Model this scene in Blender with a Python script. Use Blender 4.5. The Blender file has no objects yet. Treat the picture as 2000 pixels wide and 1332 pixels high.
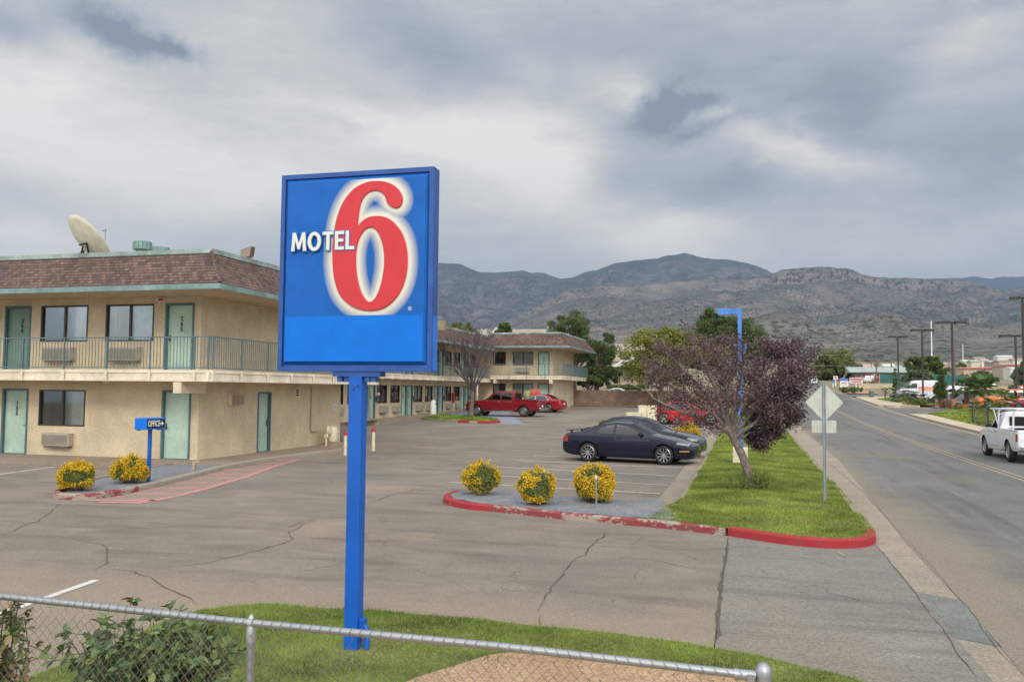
import bpy, bmesh, math, random
from mathutils import Vector, Matrix, noise
import numpy as np

# ------------------------------------------------------------------ camera
SC = bpy.context.scene
COL = SC.collection
FPX = 1700.0                       # focal length in pixels of a 2000 px wide frame
PITCH, ROLL, YAW = math.radians(3.21), math.radians(.54), math.radians(15.05)
EH = 2.44
_c, _s = math.cos(YAW), math.sin(YAW)
def _rz(p): return Vector((_c*p[0]-_s*p[1], _s*p[0]+_c*p[1], p[2]))
_u0 = Vector((0, -math.sin(PITCH), math.cos(PITCH)))
_r0 = Vector((1, 0, 0))
CR = _rz(math.cos(ROLL)*_r0+math.sin(ROLL)*_u0)
CU = _rz(-math.sin(ROLL)*_r0+math.cos(ROLL)*_u0)
CF = _rz((0, math.cos(PITCH), math.sin(PITCH)))
HD = _rz((0, 1, 0))
EYE = Vector((0, 0, EH))
cam_d = bpy.data.cameras.new('camera')
cam = bpy.data.objects.new('camera', cam_d); COL.objects.link(cam)
cam_d.sensor_width = 36; cam_d.lens = 36*FPX/2000; cam_d.clip_start = .05; cam_d.clip_end = 60000
m = Matrix.Identity(4)
for i in range(3):
    m[i][0] = CR[i]; m[i][1] = CU[i]; m[i][2] = -CF[i]; m[i][3] = EYE[i]
cam.matrix_world = m
SC.camera = cam
SC.render.resolution_x = 1024; SC.render.resolution_y = 681
SC.view_settings.view_transform = 'Standard'; SC.view_settings.look = 'None'
SC.view_settings.exposure = EXPOSURE = 0.0
SC.view_settings.gamma = 1

def gz(y):
    if y < 20: return 0.
    if y < 100: return .00023*(y-20)**2
    return 1.472+.0368*(y-100)
def ray(x, y): return CF+(x-1000)/FPX*CR-(y-666)/FPX*CU
def at(x, y, D):
    d = ray(x, y); return EYE+d*(D/d.dot(HD))
def gp(x, y, off=0.):
    d = ray(x, y); d = d/d.dot(HD)
    f = lambda D: EH+d.z*D-gz(d.y*D)-off
    D = 1.
    while D < 8000:
        if f(D*1.02) < 0:
            a, b = D, D*1.02
            for _ in range(40):
                mm = (a+b)/2
                if f(mm) < 0: b = mm
                else: a = mm
            return EYE+d*a
        D *= 1.02
    return EYE+d*8000
def depth(p): return (Vector(p)-EYE).dot(HD)
def azel(x, y):
    d = ray(x, y).normalized()
    return math.atan2(d.x, d.y), math.asin(d.z)

# ------------------------------------------------------------------ node helpers
class NT:
    def __init__(s, nt): s.nt = nt; s.n = nt.nodes; s.l = nt.links
    def node(s, t, **kw):
        n = s.n.new(t)
        for k, v in kw.items(): setattr(n, k, v)
        return n
    def set(s, sock, v):
        if isinstance(v, bpy.types.NodeSocket): s.l.new(v, sock)
        elif isinstance(v, (tuple, list)) and len(v) == 3 and sock.type == 'RGBA': sock.default_value = (*v, 1)
        else: sock.default_value = v
    def m(s, op, a, b=0., c=0., clamp=False):
        n = s.node('ShaderNodeMath', operation=op); n.use_clamp = clamp
        for i, v in enumerate((a, b, c)): s.set(n.inputs[i], v)
        return n.outputs[0]
    def mix(s, f, a, b, blend='MIX'):
        n = s.node('ShaderNodeMix', data_type='RGBA', blend_type=blend)
        s.set(n.inputs[0], f); s.set(n.inputs[6], a); s.set(n.inputs[7], b)
        return n.outputs[2]
    def ramp(s, f, lo, hi, a=0., b=1.):
        n = s.node('ShaderNodeMapRange'); n.clamp = True; n.interpolation_type = 'SMOOTHSTEP'
        s.set(n.inputs[0], f)
        for i, v in zip((1, 2, 3, 4), (lo, hi, a, b)): s.set(n.inputs[i], v)
        return n.outputs[0]
    def noise(s, vec, scale, detail=3., rough=.55, dist=0., out=0):
        n = s.node('ShaderNodeTexNoise')
        if vec is not None: s.l.new(vec, n.inputs['Vector'])
        n.inputs['Scale'].default_value = scale; n.inputs['Detail'].default_value = detail
        n.inputs['Roughness'].default_value = rough; n.inputs['Distortion'].default_value = dist
        return n.outputs[out]
    def voro(s, vec, scale, feat='F1', out=0, rnd=1.):
        n = s.node('ShaderNodeTexVoronoi', feature=feat)
        if vec is not None: s.l.new(vec, n.inputs['Vector'])
        n.inputs['Scale'].default_value = scale; n.inputs['Randomness'].default_value = rnd
        return n.outputs[out]
    def scale(s, vec, v):
        n = s.node('ShaderNodeVectorMath', operation='MULTIPLY'); s.l.new(vec, n.inputs[0]); n.inputs[1].default_value = v
        return n.outputs[0]

# ------------------------------------------------------------------ world (overcast sky) and sun
SUN_EL, SUN_AZ = math.radians(33), math.radians(158)     # azimuth measured clockwise from +Y
W = bpy.data.worlds.new('World'); SC.world = W; W.use_nodes = True
w = NT(W.node_tree); w.n.clear()
tc = w.node('ShaderNodeTexCoord')
sep = w.node('ShaderNodeSeparateXYZ'); w.l.new(tc.outputs['Generated'], sep.inputs[0])
X, Y, Z = sep.outputs
warp1 = w.noise(w.scale(tc.outputs['Generated'], (1, 1, 2.6)), 3.2, 6, .6)
warp2 = w.noise(w.scale(tc.outputs['Generated'], (1.3, 1, 2.9)), 4.7, 6, .6)
az = w.m('ADD', w.m('ARCTAN2', X, Y), w.m('MULTIPLY', w.m('SUBTRACT', warp1, .5), .18))
el = w.m('ADD', w.m('ARCSINE', Z), w.m('MULTIPLY', w.m('SUBTRACT', warp2, .5), .085))
azs = w.m('ADD', w.m('ARCTAN2', X, Y), w.m('MULTIPLY', w.m('SUBTRACT', w.noise(tc.outputs['Generated'], 34, 6, .65), .5), .050))
els = w.m('ADD', w.m('ARCSINE', Z), w.m('MULTIPLY', w.m('SUBTRACT', w.noise(w.scale(tc.outputs['Generated'], (1.1, .9, 1.2)), 36, 6, .65), .5), .034))
def blob(px, py, rx, ry, ang=0., small=False):
    """soft cloud patch fixed at a compass direction; rx, ry in degrees"""
    a0, e0 = azel(px, py)
    A, E_ = (azs, els) if small else (az, el)
    da = w.m('SUBTRACT', A, a0); de = w.m('SUBTRACT', E_, e0)
    ca, sa = math.cos(math.radians(ang)), math.sin(math.radians(ang))
    p = w.m('ADD', w.m('MULTIPLY', da, ca/math.radians(rx)), w.m('MULTIPLY', de, sa/math.radians(rx)))
    q = w.m('ADD', w.m('MULTIPLY', da, -sa/math.radians(ry)), w.m('MULTIPLY', de, ca/math.radians(ry)))
    r = w.m('ADD', w.m('POWER', w.m('ABSOLUTE', p), 2.), w.m('POWER', w.m('ABSOLUTE', q), 2.))
    return w.m('EXPONENT', w.m('MULTIPLY', r, -1.))
light = None
for b in [(350, 330, 16, 3.6, -4, 1.), (80, 160, 7, 2.5, 15, .55), (820, 270, 9, 2.2, -14, .9), (1050, 300, 5.5, 3.4, -20, 1.), (1020, 150, 4, 1.6, -10, .25),
          (1320, 180, 3.6, 1.1, -12, .8), (1500, 265, 5, 1.3, -22, .9), (1620, 300, 4, 1.0, -14, .6), (1330, 460, 7, 2.2, 6, 1.0), (1780, 215, 3.5, 1.2, 8, .45),
          (60, 470, 6, 1.6, 0, 1.1), (1900, 60, 4, 1.5, 30, .5), (1750, 470, 9, 1.4, 4, .35), (560, 40, 5, 2, 0, .3)]:
    v = w.m('MULTIPLY', blob(*b[:5]), b[5]); light = v if light is None else w.m('ADD', light, v)
dark = None
for b in [(200, 55, 2.6, 1.25, -14, 1, 1.5), (262, 80, 1.6, .9, -10, 1, 1.1), (340, 98, 1.5, .6, -8, 1, 1.7), (30, 60, 2.1, 1.2, -20, 1, .9), (1300, 215, 2.1, 1.15, 12, 1, 2.6), (1370, 205, 1.5, .6, 6, 1, 1.2), (1370, 255, 2.2, .5, 14, 1, 1.1),
          (1420, 228, 1., .35, 16, 1, .5), (1430, 360, 6.5, 2.3, 14, 0, .75), (1600, 180, 9, 3.0, -10, 0, .55), (1650, 240, 8, 2.2, -8, 0, .5), (1250, 80, 9, 2, 0, 0, .35), (700, 60, 8, 2.2, -16, 0, .45),
          (900, 110, 7, 2.0, -14, 0, .5), (1960, 5, 3.0, .9, 0, 1, .8), (1960, 300, 5, 2, 10, 0, .5), (1240, 330, 3.5, 2.2, 50, 0, .35), (680, 240, 2, .5, -10, 1, .4)]:
    v = w.m('MULTIPLY', blob(*b[:5], small=bool(b[5])), b[6]); dark = v if dark is None else w.m('ADD', dark, v)
cl1 = w.noise(w.scale(tc.outputs['Generated'], (1, 1, 4.5)), 5.5, 8, .64, .4)
cl2 = w.noise(w.scale(tc.outputs['Generated'], (1, 1, 3.2)), 15, 7, .68, .5)
lvl = w.m('ADD', w.m('SUBTRACT', w.m('ADD', .50, w.m('MULTIPLY', light, .52)), w.m('MULTIPLY', dark, .40)),
          w.m('ADD', w.m('MULTIPLY', w.m('SUBTRACT', cl1, .5), .34), w.m('MULTIPLY', w.m('SUBTRACT', cl2, .5), .36)))
cr = w.node('ShaderNodeValToRGB'); w.l.new(lvl, cr.inputs[0])
els_ = cr.color_ramp.elements
els_[0].position = 0.; els_[0].color = (.26, .30, .36, 1)
els_[1].position = 1.; els_[1].color = (.97, .95, .86, 1)
for p_, c_ in ((.20, (.37, .405, .45)), (.42, (.50, .525, .55)), (.62, (.655, .66, .64)), (.82, (.82, .81, .75))):
    e_ = els_.new(p_); e_.color = (*c_, 1)
cloud = w.mix(w.ramp(Z, .015, .20, .45, 0.), cr.outputs[0], (.56, .62, .67))
# unseen sky overhead and behind the camera brightened to light walls and ground
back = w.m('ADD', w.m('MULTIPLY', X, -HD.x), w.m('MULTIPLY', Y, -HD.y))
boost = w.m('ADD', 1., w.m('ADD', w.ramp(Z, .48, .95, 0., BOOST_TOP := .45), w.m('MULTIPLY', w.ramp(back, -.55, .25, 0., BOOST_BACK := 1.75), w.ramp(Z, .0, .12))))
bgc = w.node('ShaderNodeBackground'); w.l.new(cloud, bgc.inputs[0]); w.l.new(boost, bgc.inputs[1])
sky = w.node('ShaderNodeTexSky', sky_type='NISHITA'); sky.sun_disc = False
sky.sun_elevation = SUN_EL; sky.sun_rotation = SUN_AZ; sky.air_density = 1.; sky.dust_density = 2.
bgs = w.node('ShaderNodeBackground'); w.l.new(sky.outputs[0], bgs.inputs[0]); bgs.inputs[1].default_value = .10
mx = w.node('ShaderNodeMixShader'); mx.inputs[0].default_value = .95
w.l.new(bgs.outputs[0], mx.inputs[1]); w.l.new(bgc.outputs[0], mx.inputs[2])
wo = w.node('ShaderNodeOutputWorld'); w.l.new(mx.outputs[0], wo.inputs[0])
sun_d = bpy.data.lights.new('sun', 'SUN'); sun_d.energy = 1.25; sun_d.angle = math.radians(14); sun_d.color = (1, .95, .87)
sun = bpy.data.objects.new('sun', sun_d); COL.objects.link(sun)
sd = Vector((math.sin(SUN_AZ)*math.cos(SUN_EL), math.cos(SUN_AZ)*math.cos(SUN_EL), math.sin(SUN_EL)))
sun.rotation_euler = sd.to_track_quat('Z', 'Y').to_euler(); sun.location = (0, -20, 60)
# ------------------------------------------------------------------ materials
def lin(*c):
    return tuple((x/255/12.92 if x/255 <= .04045 else ((x/255+.055)/1.055)**2.4) for x in c)
_M = {}
def mat(name, col, rough=.6, metal=0., var=.12, vscale=3., bump=0., bscale=40., coat=0., spec=.5, island=None, alpha=None):
    if name in _M: return _M[name]
    M = bpy.data.materials.new(name); M.use_nodes = True; t = NT(M.node_tree)
    b = t.n['Principled BSDF']; g = t.node('ShaderNodeNewGeometry')
    o = t.node('ShaderNodeTexCoord').outputs['Object']
    c = (*col, 1)
    if var:
        n1 = t.noise(g.outputs['Position'], vscale, 5, .6)
        n2 = t.noise(g.outputs['Position'], vscale*9, 3, .6)
        f = t.m('ADD', t.m('MULTIPLY', n1, .7), t.m('MULTIPLY', n2, .3))
        lo = tuple(x*(1-var*1.6) for x in col); hi = tuple(min(1, x*(1+var*1.6)) for x in col)
        csock = t.mix(t.ramp(f, .3, .7), lo, hi)
    else:
        csock = None
    if island:
        rr = t.node('ShaderNodeValToRGB'); t.l.new(g.outputs['Random Per Island'], rr.inputs[0])
        E = rr.color_ramp.elements; k = len(island)
        E[0].position = 0; E[0].color = (*island[0], 1); E[1].position = 1; E[1].color = (*island[-1], 1)
        for i in range(1, k-1):
            e = E.new(i/(k-1)); e.color = (*island[i], 1)
        csock = rr.outputs[0]
        if var:
            n1 = t.noise(g.outputs['Position'], vscale, 3, .6)
            csock = t.mix(1., csock, t.mix(t.ramp(n1, .3, .7), (1-var,)*3, (1+var,)*3), 'MULTIPLY')
    if csock is not None: t.l.new(csock, b.inputs['Base Color'])
    else: b.inputs['Base Color'].default_value = c
    b.inputs['Roughness'].default_value = rough; b.inputs['Metallic'].default_value = metal
    b.inputs['Coat Weight'].default_value = coat; b.inputs['Coat Roughness'].default_value = .05
    b.inputs['Specular IOR Level'].default_value = spec
    if bump:
        n = t.noise(g.outputs['Position'], bscale, 4, .65); bp = t.node('ShaderNodeBump')
        bp.inputs['Strength'].default_value = bump; bp.inputs['Distance'].default_value = .02
        t.l.new(n, bp.inputs['Height']); t.l.new(bp.outputs[0], b.inputs['Normal'])
    _M[name] = M; return M
def newmat(name):
    M = bpy.data.materials.new(name); M.use_nodes = True; t = NT(M.node_tree); _M[name] = M
    return M, t, t.n['Principled BSDF'], t.node('ShaderNodeNewGeometry')

# ------------------------------------------------------------------ mesh builder
class MB:
    def __init__(s, M=None): s.v = []; s.f = []; s.mi = []; s.M = M; s.cur = 0
    def P(s, p): return s.M(*p) if s.M else tuple(p)
    def add(s, vs, fs):
        b = len(s.v); s.v += [tuple(s.P(p)) for p in vs]; s.f += [tuple(b+i for i in f) for f in fs]; s.mi += [s.cur]*len(fs)
    def box(s, a, b):
        x0, y0, z0 = a; x1, y1, z1 = b
        s.add([(x0, y0, z0), (x1, y0, z0), (x1, y1, z0), (x0, y1, z0), (x0, y0, z1), (x1, y0, z1), (x1, y1, z1), (x0, y1, z1)],
              [(0, 3, 2, 1), (4, 5, 6, 7), (0, 1, 5, 4), (1, 2, 6, 5), (2, 3, 7, 6), (3, 0, 4, 7)])
    def quad(s, *p): s.add(p, [tuple(range(len(p)))])
    def tube(s, pts, rad, n=8, cap=True, closed=False):
        pts = [Vector(p) for p in pts]; N = len(pts)
        if not hasattr(rad, '__len__'): rad = [rad]*N
        vs = []; ref = Vector((0, 0, 1))
        prev = None
        for i, p in enumerate(pts):
            t = (pts[min(i+1, N-1)]-pts[max(i-1, 0)])
            if t.length < 1e-9: t = Vector((0, 0, 1))
            t.normalize()
            if prev is None:
                a = t.cross(ref if abs(t.z) < .9 else Vector((1, 0, 0))).normalized()
            else:
                a = (prev-t*prev.dot(t))
                a = a.normalized() if a.length > 1e-6 else t.orthogonal().normalized()
            prev = a; b = t.cross(a)
            for k in range(n):
                q = 2*math.pi*k/n
                vs.append(p+(a*math.cos(q)+b*math.sin(q))*rad[i])
        fs = []
        for i in range(N-1):
            for k in range(n):
                fs.append((i*n+k, i*n+(k+1) % n, (i+1)*n+(k+1) % n, (i+1)*n+k))
        if cap: fs.append(tuple(range(n-1, -1, -1))); fs.append(tuple((N-1)*n+k for k in range(n)))
        s.add(vs, fs)
    def lathe(s, prof, c, axis='z', n=24):
        """prof: (r, h) list"""
        vs = []
        for r, h in prof:
            for k in range(n):
                q = 2*math.pi*k/n; a, b = r*math.cos(q), r*math.sin(q)
                vs.append({'z': (c[0]+a, c[1]+b, c[2]+h), 'y': (c[0]+a, c[1]+h, c[2]+b), 'x': (c[0]+h, c[1]+a, c[2]+b)}[axis])
        fs = []
        for i in range(len(prof)-1):
            for k in range(n): fs.append((i*n+k, i*n+(k+1) % n, (i+1)*n+(k+1) % n, (i+1)*n+k))
        s.add(vs, fs)
    def prism(s, poly, fn, h0, h1):
        """poly in 2d, fn(a, b, h) -> point"""
        n = len(poly)
        s.add([fn(a, b, h0) for a, b in poly]+[fn(a, b, h1) for a, b in poly],
              [tuple(range(n)), tuple(range(2*n-1, n-1, -1))]+[(i, (i+1) % n, n+(i+1) % n, n+i) for i in range(n)])
    def build(s, name, mats, parent=None, smooth=False, bevel=0., fix=False):
        me = bpy.data.meshes.new(name); me.from_pydata(s.v, [], s.f)
        if not isinstance(mats, (list, tuple)): mats = [mats]
        for x in mats: me.materials.append(x)
        if len(mats) > 1: me.polygons.foreach_set('material_index', s.mi)
        if fix or bevel or s.M:
            bm = bmesh.new(); bm.from_mesh(me)
            if bevel:
                bmesh.ops.remove_doubles(bm, verts=bm.verts, dist=1e-5)
                bmesh.ops.bevel(bm, geom=[e for e in bm.edges if e.is_manifold and e.calc_face_angle(0) > .5], offset=bevel, segments=2, affect='EDGES', profile=.5)
            bmesh.ops.recalc_face_normals(bm, faces=bm.faces); bm.to_mesh(me); bm.free()
        if smooth:
            me.polygons.foreach_set('use_smooth', [True]*len(me.polygons))
            if smooth != 'all':
                try: me.set_sharp_from_angle(angle=math.radians(38))
                except Exception: pass
        me.update()
        return link(me, name, parent)
def link(me, name, parent=None):
    o = bpy.data.objects.new(name, me); COL.objects.link(o)
    if parent is not None: attach(o, parent)
    return o
def root_matrix(p):
    return Matrix.LocRotScale(p.location, p.rotation_euler, p.scale)
def world_m(o):
    M = o.matrix_basis.copy() if hasattr(o, 'matrix_basis') else Matrix.Identity(4)
    if o.parent: M = world_m(o.parent) @ o.matrix_parent_inverse @ M
    return M
def attach(o, parent):
    o.parent = parent; o.matrix_parent_inverse = world_m(parent).inverted()
def tag(o, label, cat, group=None, kind=None):
    if label: o['label'] = label
    if cat: o['category'] = cat
    if group: o['group'] = group
    if kind: o['kind'] = kind
    return o
def thing(name, loc, label, cat, group=None, rz=0.):
    o = bpy.data.objects.new(name, None); COL.objects.link(o); o.empty_display_size = .3
    o.location = loc; o.rotation_euler = (0, 0, rz)
    return tag(o, label, cat, group)
def struct(o): o['kind'] = 'structure'; return o
def copy_tree(o, loc, rz=0., label=None, group=None, scale=None, cat=None):
    def rec(x, par):
        c = x.copy(); COL.objects.link(c)
        if par is not None:
            c.parent = par; c.matrix_parent_inverse = x.matrix_parent_inverse.copy()
        for ch in list(x.children): rec(ch, c)
        return c
    c = rec(o, None); c.location = loc; c.rotation_euler = (0, 0, rz)
    if scale: c.scale = scale
    if label: c['label'] = label
    if group: c['group'] = group
    if cat: c['category'] = cat
    return c
def mesh_np(name, V, F, mats, parent=None, mi=None, smooth=False):
    """fast mesh from numpy arrays, all faces with the same number of corners"""
    V = np.asarray(V, dtype=np.float32); F = np.asarray(F, dtype=np.int32); k = F.shape[1]
    me = bpy.data.meshes.new(name)
    me.vertices.add(len(V)); me.vertices.foreach_set('co', V.ravel())
    me.loops.add(F.size); me.loops.foreach_set('vertex_index', F.ravel())
    me.polygons.add(len(F)); me.polygons.foreach_set('loop_start', np.arange(0, F.size, k, dtype=np.int32))
    me.polygons.foreach_set('loop_total', np.full(len(F), k, dtype=np.int32))
    if not isinstance(mats, (list, tuple)): mats = [mats]
    for x in mats: me.materials.append(x)
    if mi is not None: me.polygons.foreach_set('material_index', np.asarray(mi, dtype=np.int32))
    if smooth: me.polygons.foreach_set('use_smooth', np.ones(len(F), dtype=bool))
    me.update(calc_edges=True); me.validate()
    return link(me, name, parent)

# draped ground sheets --------------------------------------------------------
def drape(name, poly, off, m_, zf=None, step=3., parent=None, skirt=0.):
    zf = zf or (lambda x, y: gz(y)+off)
    bm = bmesh.new(); vs = [bm.verts.new((x, y, 0)) for x, y in poly]
    f = bm.faces.new(vs); bmesh.ops.triangulate(bm, faces=[f])
    ys = [p[1] for p in poly]; y = math.floor(min(ys)/step)*step+step
    while y < max(ys):
        bmesh.ops.bisect_plane(bm, geom=bm.verts[:]+bm.edges[:]+bm.faces[:], plane_co=(0, y, 0), plane_no=(0, 1, 0))
        y += step if y < 110 else step*10
    if skirt:
        ed = [e for e in bm.edges if e.is_boundary]
        r = bmesh.ops.extrude_edge_only(bm, edges=ed); low = {v for v in r['geom'] if isinstance(v, bmesh.types.BMVert)}
    else: low = set()
    for v in bm.verts:
        v.co.z = zf(v.co.x, v.co.y)-(skirt if v in low else 0)
    bmesh.ops.recalc_face_normals(bm, faces=bm.faces)
    me = bpy.data.meshes.new(name); bm.to_mesh(me); bm.free(); me.materials.append(m_)
    for p in me.polygons:
        if p.normal.z < -.01: p.flip()
    return link(me, name, parent)
def dens(poly, step=1.2, closed=False):
    out = []; n = len(poly)
    for i in range(n if closed else n-1):
        a, b = Vector(poly[i]), Vector(poly[(i+1) % n]); k = max(1, int((b-a).length/step))
        out += [tuple(a.lerp(b, j/k)) for j in range(k)]
    if not closed: out.append(tuple(poly[-1]))
    return out
def smooth_poly(poly, it=2, closed=False):
    for _ in range(it):
        q = []; n = len(poly)
        if not closed: q.append(poly[0])
        for i in range(n if closed else n-1):
            a, b = poly[i], poly[(i+1) % n]
            q.append((a[0]*.75+b[0]*.25, a[1]*.75+b[1]*.25)); q.append((a[0]*.25+b[0]*.75, a[1]*.25+b[1]*.75))
        if not closed: q.append(poly[-1])
        poly = q
    return poly
def ribbon_pts(poly, w0, w1, closed=False):
    """offset polylines to the left by w0 and w1"""
    n = len(poly); A = []; B = []
    for i in range(n):
        p = Vector(poly[i]); a = Vector(poly[(i-1) % n]) if (closed or i > 0) else None; b = Vector(poly[(i+1) % n]) if (closed or i < n-1) else None
        d1 = (p-a).normalized() if a is not None else None; d2 = (b-p).normalized() if b is not None else None
        if d1 is None: d1 = d2
        if d2 is None: d2 = d1
        t = (d1+d2); t = t.normalized() if t.length > 1e-6 else d1
        nn = Vector((-t.y, t.x)); k = 1/max(.4, nn.dot(Vector((-d1.y, d1.x))))
        A.append(p+nn*w0*k); B.append(p+nn*w1*k)
    return A, B
def curb(name, poly, wd, h, m_, closed=False, base=.0, zf=None, parent=None):
    """kerb stone: section to the left of the polyline, rounded face"""
    poly = dens(poly, 1.0, closed)
    zf = zf or (lambda x, y: gz(y)+base)
    prof = [(0, -.08), (0, h-.03), (.03, h), (wd-.01, h), (wd, -.08)]
    rows = [ribbon_pts(poly, o, o, closed)[0] for o, _ in prof]; n = len(poly)
    mb = MB(); vs = []
    for i in range(n):
        z0 = zf(*poly[i])
        for j, (o, z) in enumerate(prof): p = rows[j][i]; vs.append((p.x, p.y, z0+z))
    k = len(prof); fs = []
    for i in range(n if closed else n-1):
        i2 = (i+1) % n
        for j in range(k-1): fs.append((i*k+j, i2*k+j, i2*k+j+1, i*k+j+1))
    if not closed: fs += [tuple(range(k)), tuple((n-1)*k+j for j in range(k-1, -1, -1))]
    mb.add(vs, fs); return mb.build(name, m_, parent, fix=True)
def strip(name, pts, w, off, m_, jitter=0., rng=None, parent=None, mb=None, seg=.25):
    """flat line painted on the ground"""
    pts = dens(pts, seg)
    A, B = ribbon_pts(pts, -w/2, w/2)
    own = mb is None; mb = mb or MB(); vs = []
    for i, (a, b) in enumerate(zip(A, B)):
        vs += [(a.x, a.y, gz(a.y)+off), (b.x, b.y, gz(b.y)+off)]
    mb.add(vs, [(2*i, 2*i+1, 2*i+3, 2*i+2) for i in range(len(A)-1)])
    if own: return mb.build(name, m_, parent)
def text_mesh(name, txt, size, m_, place, ext=.004, parent=None, offset=0., sx=1., align='CENTER', space=1., bevel=0.):
    """flat lettering turned into a mesh; place(x, y, z) maps it into the world"""
    cu = bpy.data.curves.new(name, 'FONT'); cu.body = txt; cu.size = size; cu.extrude = ext; cu.offset = offset; cu.bevel_depth = bevel; cu.bevel_resolution = 2
    cu.align_x = align; cu.align_y = 'CENTER'; cu.space_character = space; cu.resolution_u = 3
    o = bpy.data.objects.new('tmp', cu); COL.objects.link(o)
    dg = bpy.context.evaluated_depsgraph_get(); me = bpy.data.meshes.new_from_object(o.evaluated_get(dg))
    bpy.data.objects.remove(o); me.name = name
    for v in me.vertices: v.co = Vector(place(v.co.x*sx, v.co.y, v.co.z))
    me.materials.clear(); me.materials.append(m_)
    for p in me.polygons: p.material_index = 0
    bm = bmesh.new(); bm.from_mesh(me); bmesh.ops.recalc_face_normals(bm, faces=bm.faces); bm.to_mesh(me); bm.free()
    return link(me, name, parent)
# ------------------------------------------------------------------ ground materials
def ground_mat(name, c0, c1, c2, big=.35, fine=60., bump=.35, streak=None, rough=.9, stain=None, tint=None, dust=None):
    M, t, b, g = newmat(name); P = g.outputs['Position']
    n1 = t.noise(P, big, 6, .62, .3); n2 = t.noise(P, big*5, 4, .6); n3 = t.noise(P, fine, 2, .7)
    f = t.m('ADD', t.m('MULTIPLY', n1, .65), t.m('MULTIPLY', n2, .35))
    c = t.mix(t.ramp(f, .36, .66), c0, c1)
    c = t.mix(t.ramp(t.noise(P, big*.6, 5, .6), .50, .70, 0, .8), c, c2)
    if streak:
        s = t.noise(t.scale(P, streak), 1., 5, .6)
        c = t.mix(t.ramp(s, .48, .70, 0, .62), c, tuple(x*.60 for x in c0))
        s = t.noise(t.scale(P, tuple(q*1.7 for q in streak)), 1.3, 5, .6)
        c = t.mix(t.ramp(s, .56, .75, 0, .40), c, tuple(min(1, x*1.35) for x in c1))
    if stain:
        s = t.noise(P, 1.1, 6, .7, .6); c = t.mix(t.ramp(s, .60, .72, 0, .55), c, stain)
    if tint:
        s = t.noise(P, .16, 5, .6, .5); c = t.mix(t.ramp(s, .46, .66, 0, .6), c, tint)
    if streak:    # fine cracks and oil spots
        wv = t.node('ShaderNodeVectorMath', operation='ADD'); t.l.new(P, wv.inputs[0]); t.l.new(t.scale(t.noise(P, .9, 4, .6, out=1), (.9, .9, 0)), wv.inputs[1])
        e_ = t.voro(wv.outputs[0], .42, 'DISTANCE_TO_EDGE', 0); k_ = t.m('MULTIPLY', t.ramp(e_, .0045, .0015), t.ramp(t.noise(P, .25, 3), .46, .58))
        c = t.mix(t.m('MULTIPLY', k_, .55), c, tuple(x*.45 for x in c0))
        o_ = t.voro(P, .55, 'F1', 0); k_ = t.m('MULTIPLY', t.ramp(o_, .20, .06), t.ramp(t.noise(P, .33, 2), .55, .66)); c = t.mix(t.m('MULTIPLY', k_, .38), c, tuple(x*.5 for x in c0))
    if dust:      # sand blown against an edge: (axis, from, to, colour)
        sx_ = t.node('ShaderNodeSeparateXYZ'); t.l.new(P, sx_.inputs[0])
        for ax, d0, d1, dc_ in dust:
            q_ = t.m('ADD', sx_.outputs[ax], t.m('MULTIPLY', t.m('SUBTRACT', t.noise(P, .5, 5, .65), .5), abs(d1-d0)*1.6)); c = t.mix(t.ramp(q_, d0, d1, .85, 0.), c, dc_)
    # aggregate: single light and dark stones
    v = t.voro(P, fine*.9, 'F1', 1); sepn = t.node('ShaderNodeSeparateColor'); t.l.new(v, sepn.inputs[0])
    k = t.ramp(sepn.outputs[0], 0, 1, .80, 1.20)
    c = t.mix(1., c, t.mix(t.ramp(n3, .3, .7), (.82,)*3, (1.16,)*3), 'MULTIPLY')
    mm = t.node('ShaderNodeMix', data_type='RGBA', blend_type='MULTIPLY'); mm.inputs[0].default_value = .8
    cc = t.node('ShaderNodeCombineColor'); [t.l.new(k, cc.inputs[i]) for i in range(3)]
    t.l.new(c, mm.inputs[6]); t.l.new(cc.outputs[0], mm.inputs[7])
    t.l.new(mm.outputs[2], b.inputs['Base Color']); b.inputs['Roughness'].default_value = rough
    b.inputs['Specular IOR Level'].default_value = .3
    bp = t.node('ShaderNodeBump'); bp.inputs['Strength'].default_value = bump; bp.inputs['Distance'].default_value = .012
    t.l.new(n3, bp.inputs['Height']); t.l.new(bp.outputs[0], b.inputs['Normal'])
    return M
A_LOT = ground_mat('lot_asphalt', (.212, .182, .151), (.28, .238, .196), (.34, .262, .192), .30, 75., .5, (.35, 1.5, 1), .95, (.16, .14, .115), (.19, .172, .15), [(1, 8.6, 10.8, (.32, .25, .185))])
A_ROAD = ground_mat('road_asphalt', (.150, .147, .142), (.198, .192, .182), (.178, .165, .150), .22, 75., .4, (1.5, .12, 1), .95, None, (.225, .195, .16), [(0, 2.6, 4.2, (.27, .225, .17))])
CONC = ground_mat('apron_concrete', (.205, .186, .164), (.265, .238, .207), (.27, .22, .175), .30, 50., .25, (.22, 2.2, 1), .9, (.16, .145, .13), (.25, .212, .172))
CONC_L = ground_mat('gutter_concrete', (.29, .245, .195), (.37, .31, .245), (.35, .27, .20), .8, 50., .25, None, .9, (.27, .22, .18))
WALKM = ground_mat('walkway_concrete', (.27, .205, .155), (.33, .26, .20), (.36, .27, .20), .6, 45., .2, None, .9, (.2, .16, .13))
SIDEW = ground_mat('pale_sidewalk', (.52, .42, .30), (.62, .51, .38), (.56, .43, .30), .5, 45., .2, None, .9)
DIRT = ground_mat('dirt', (.38, .235, .14), (.50, .33, .20), (.42, .28, .17), .9, 35., .8, None, .95, (.30, .22, .12))
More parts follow.
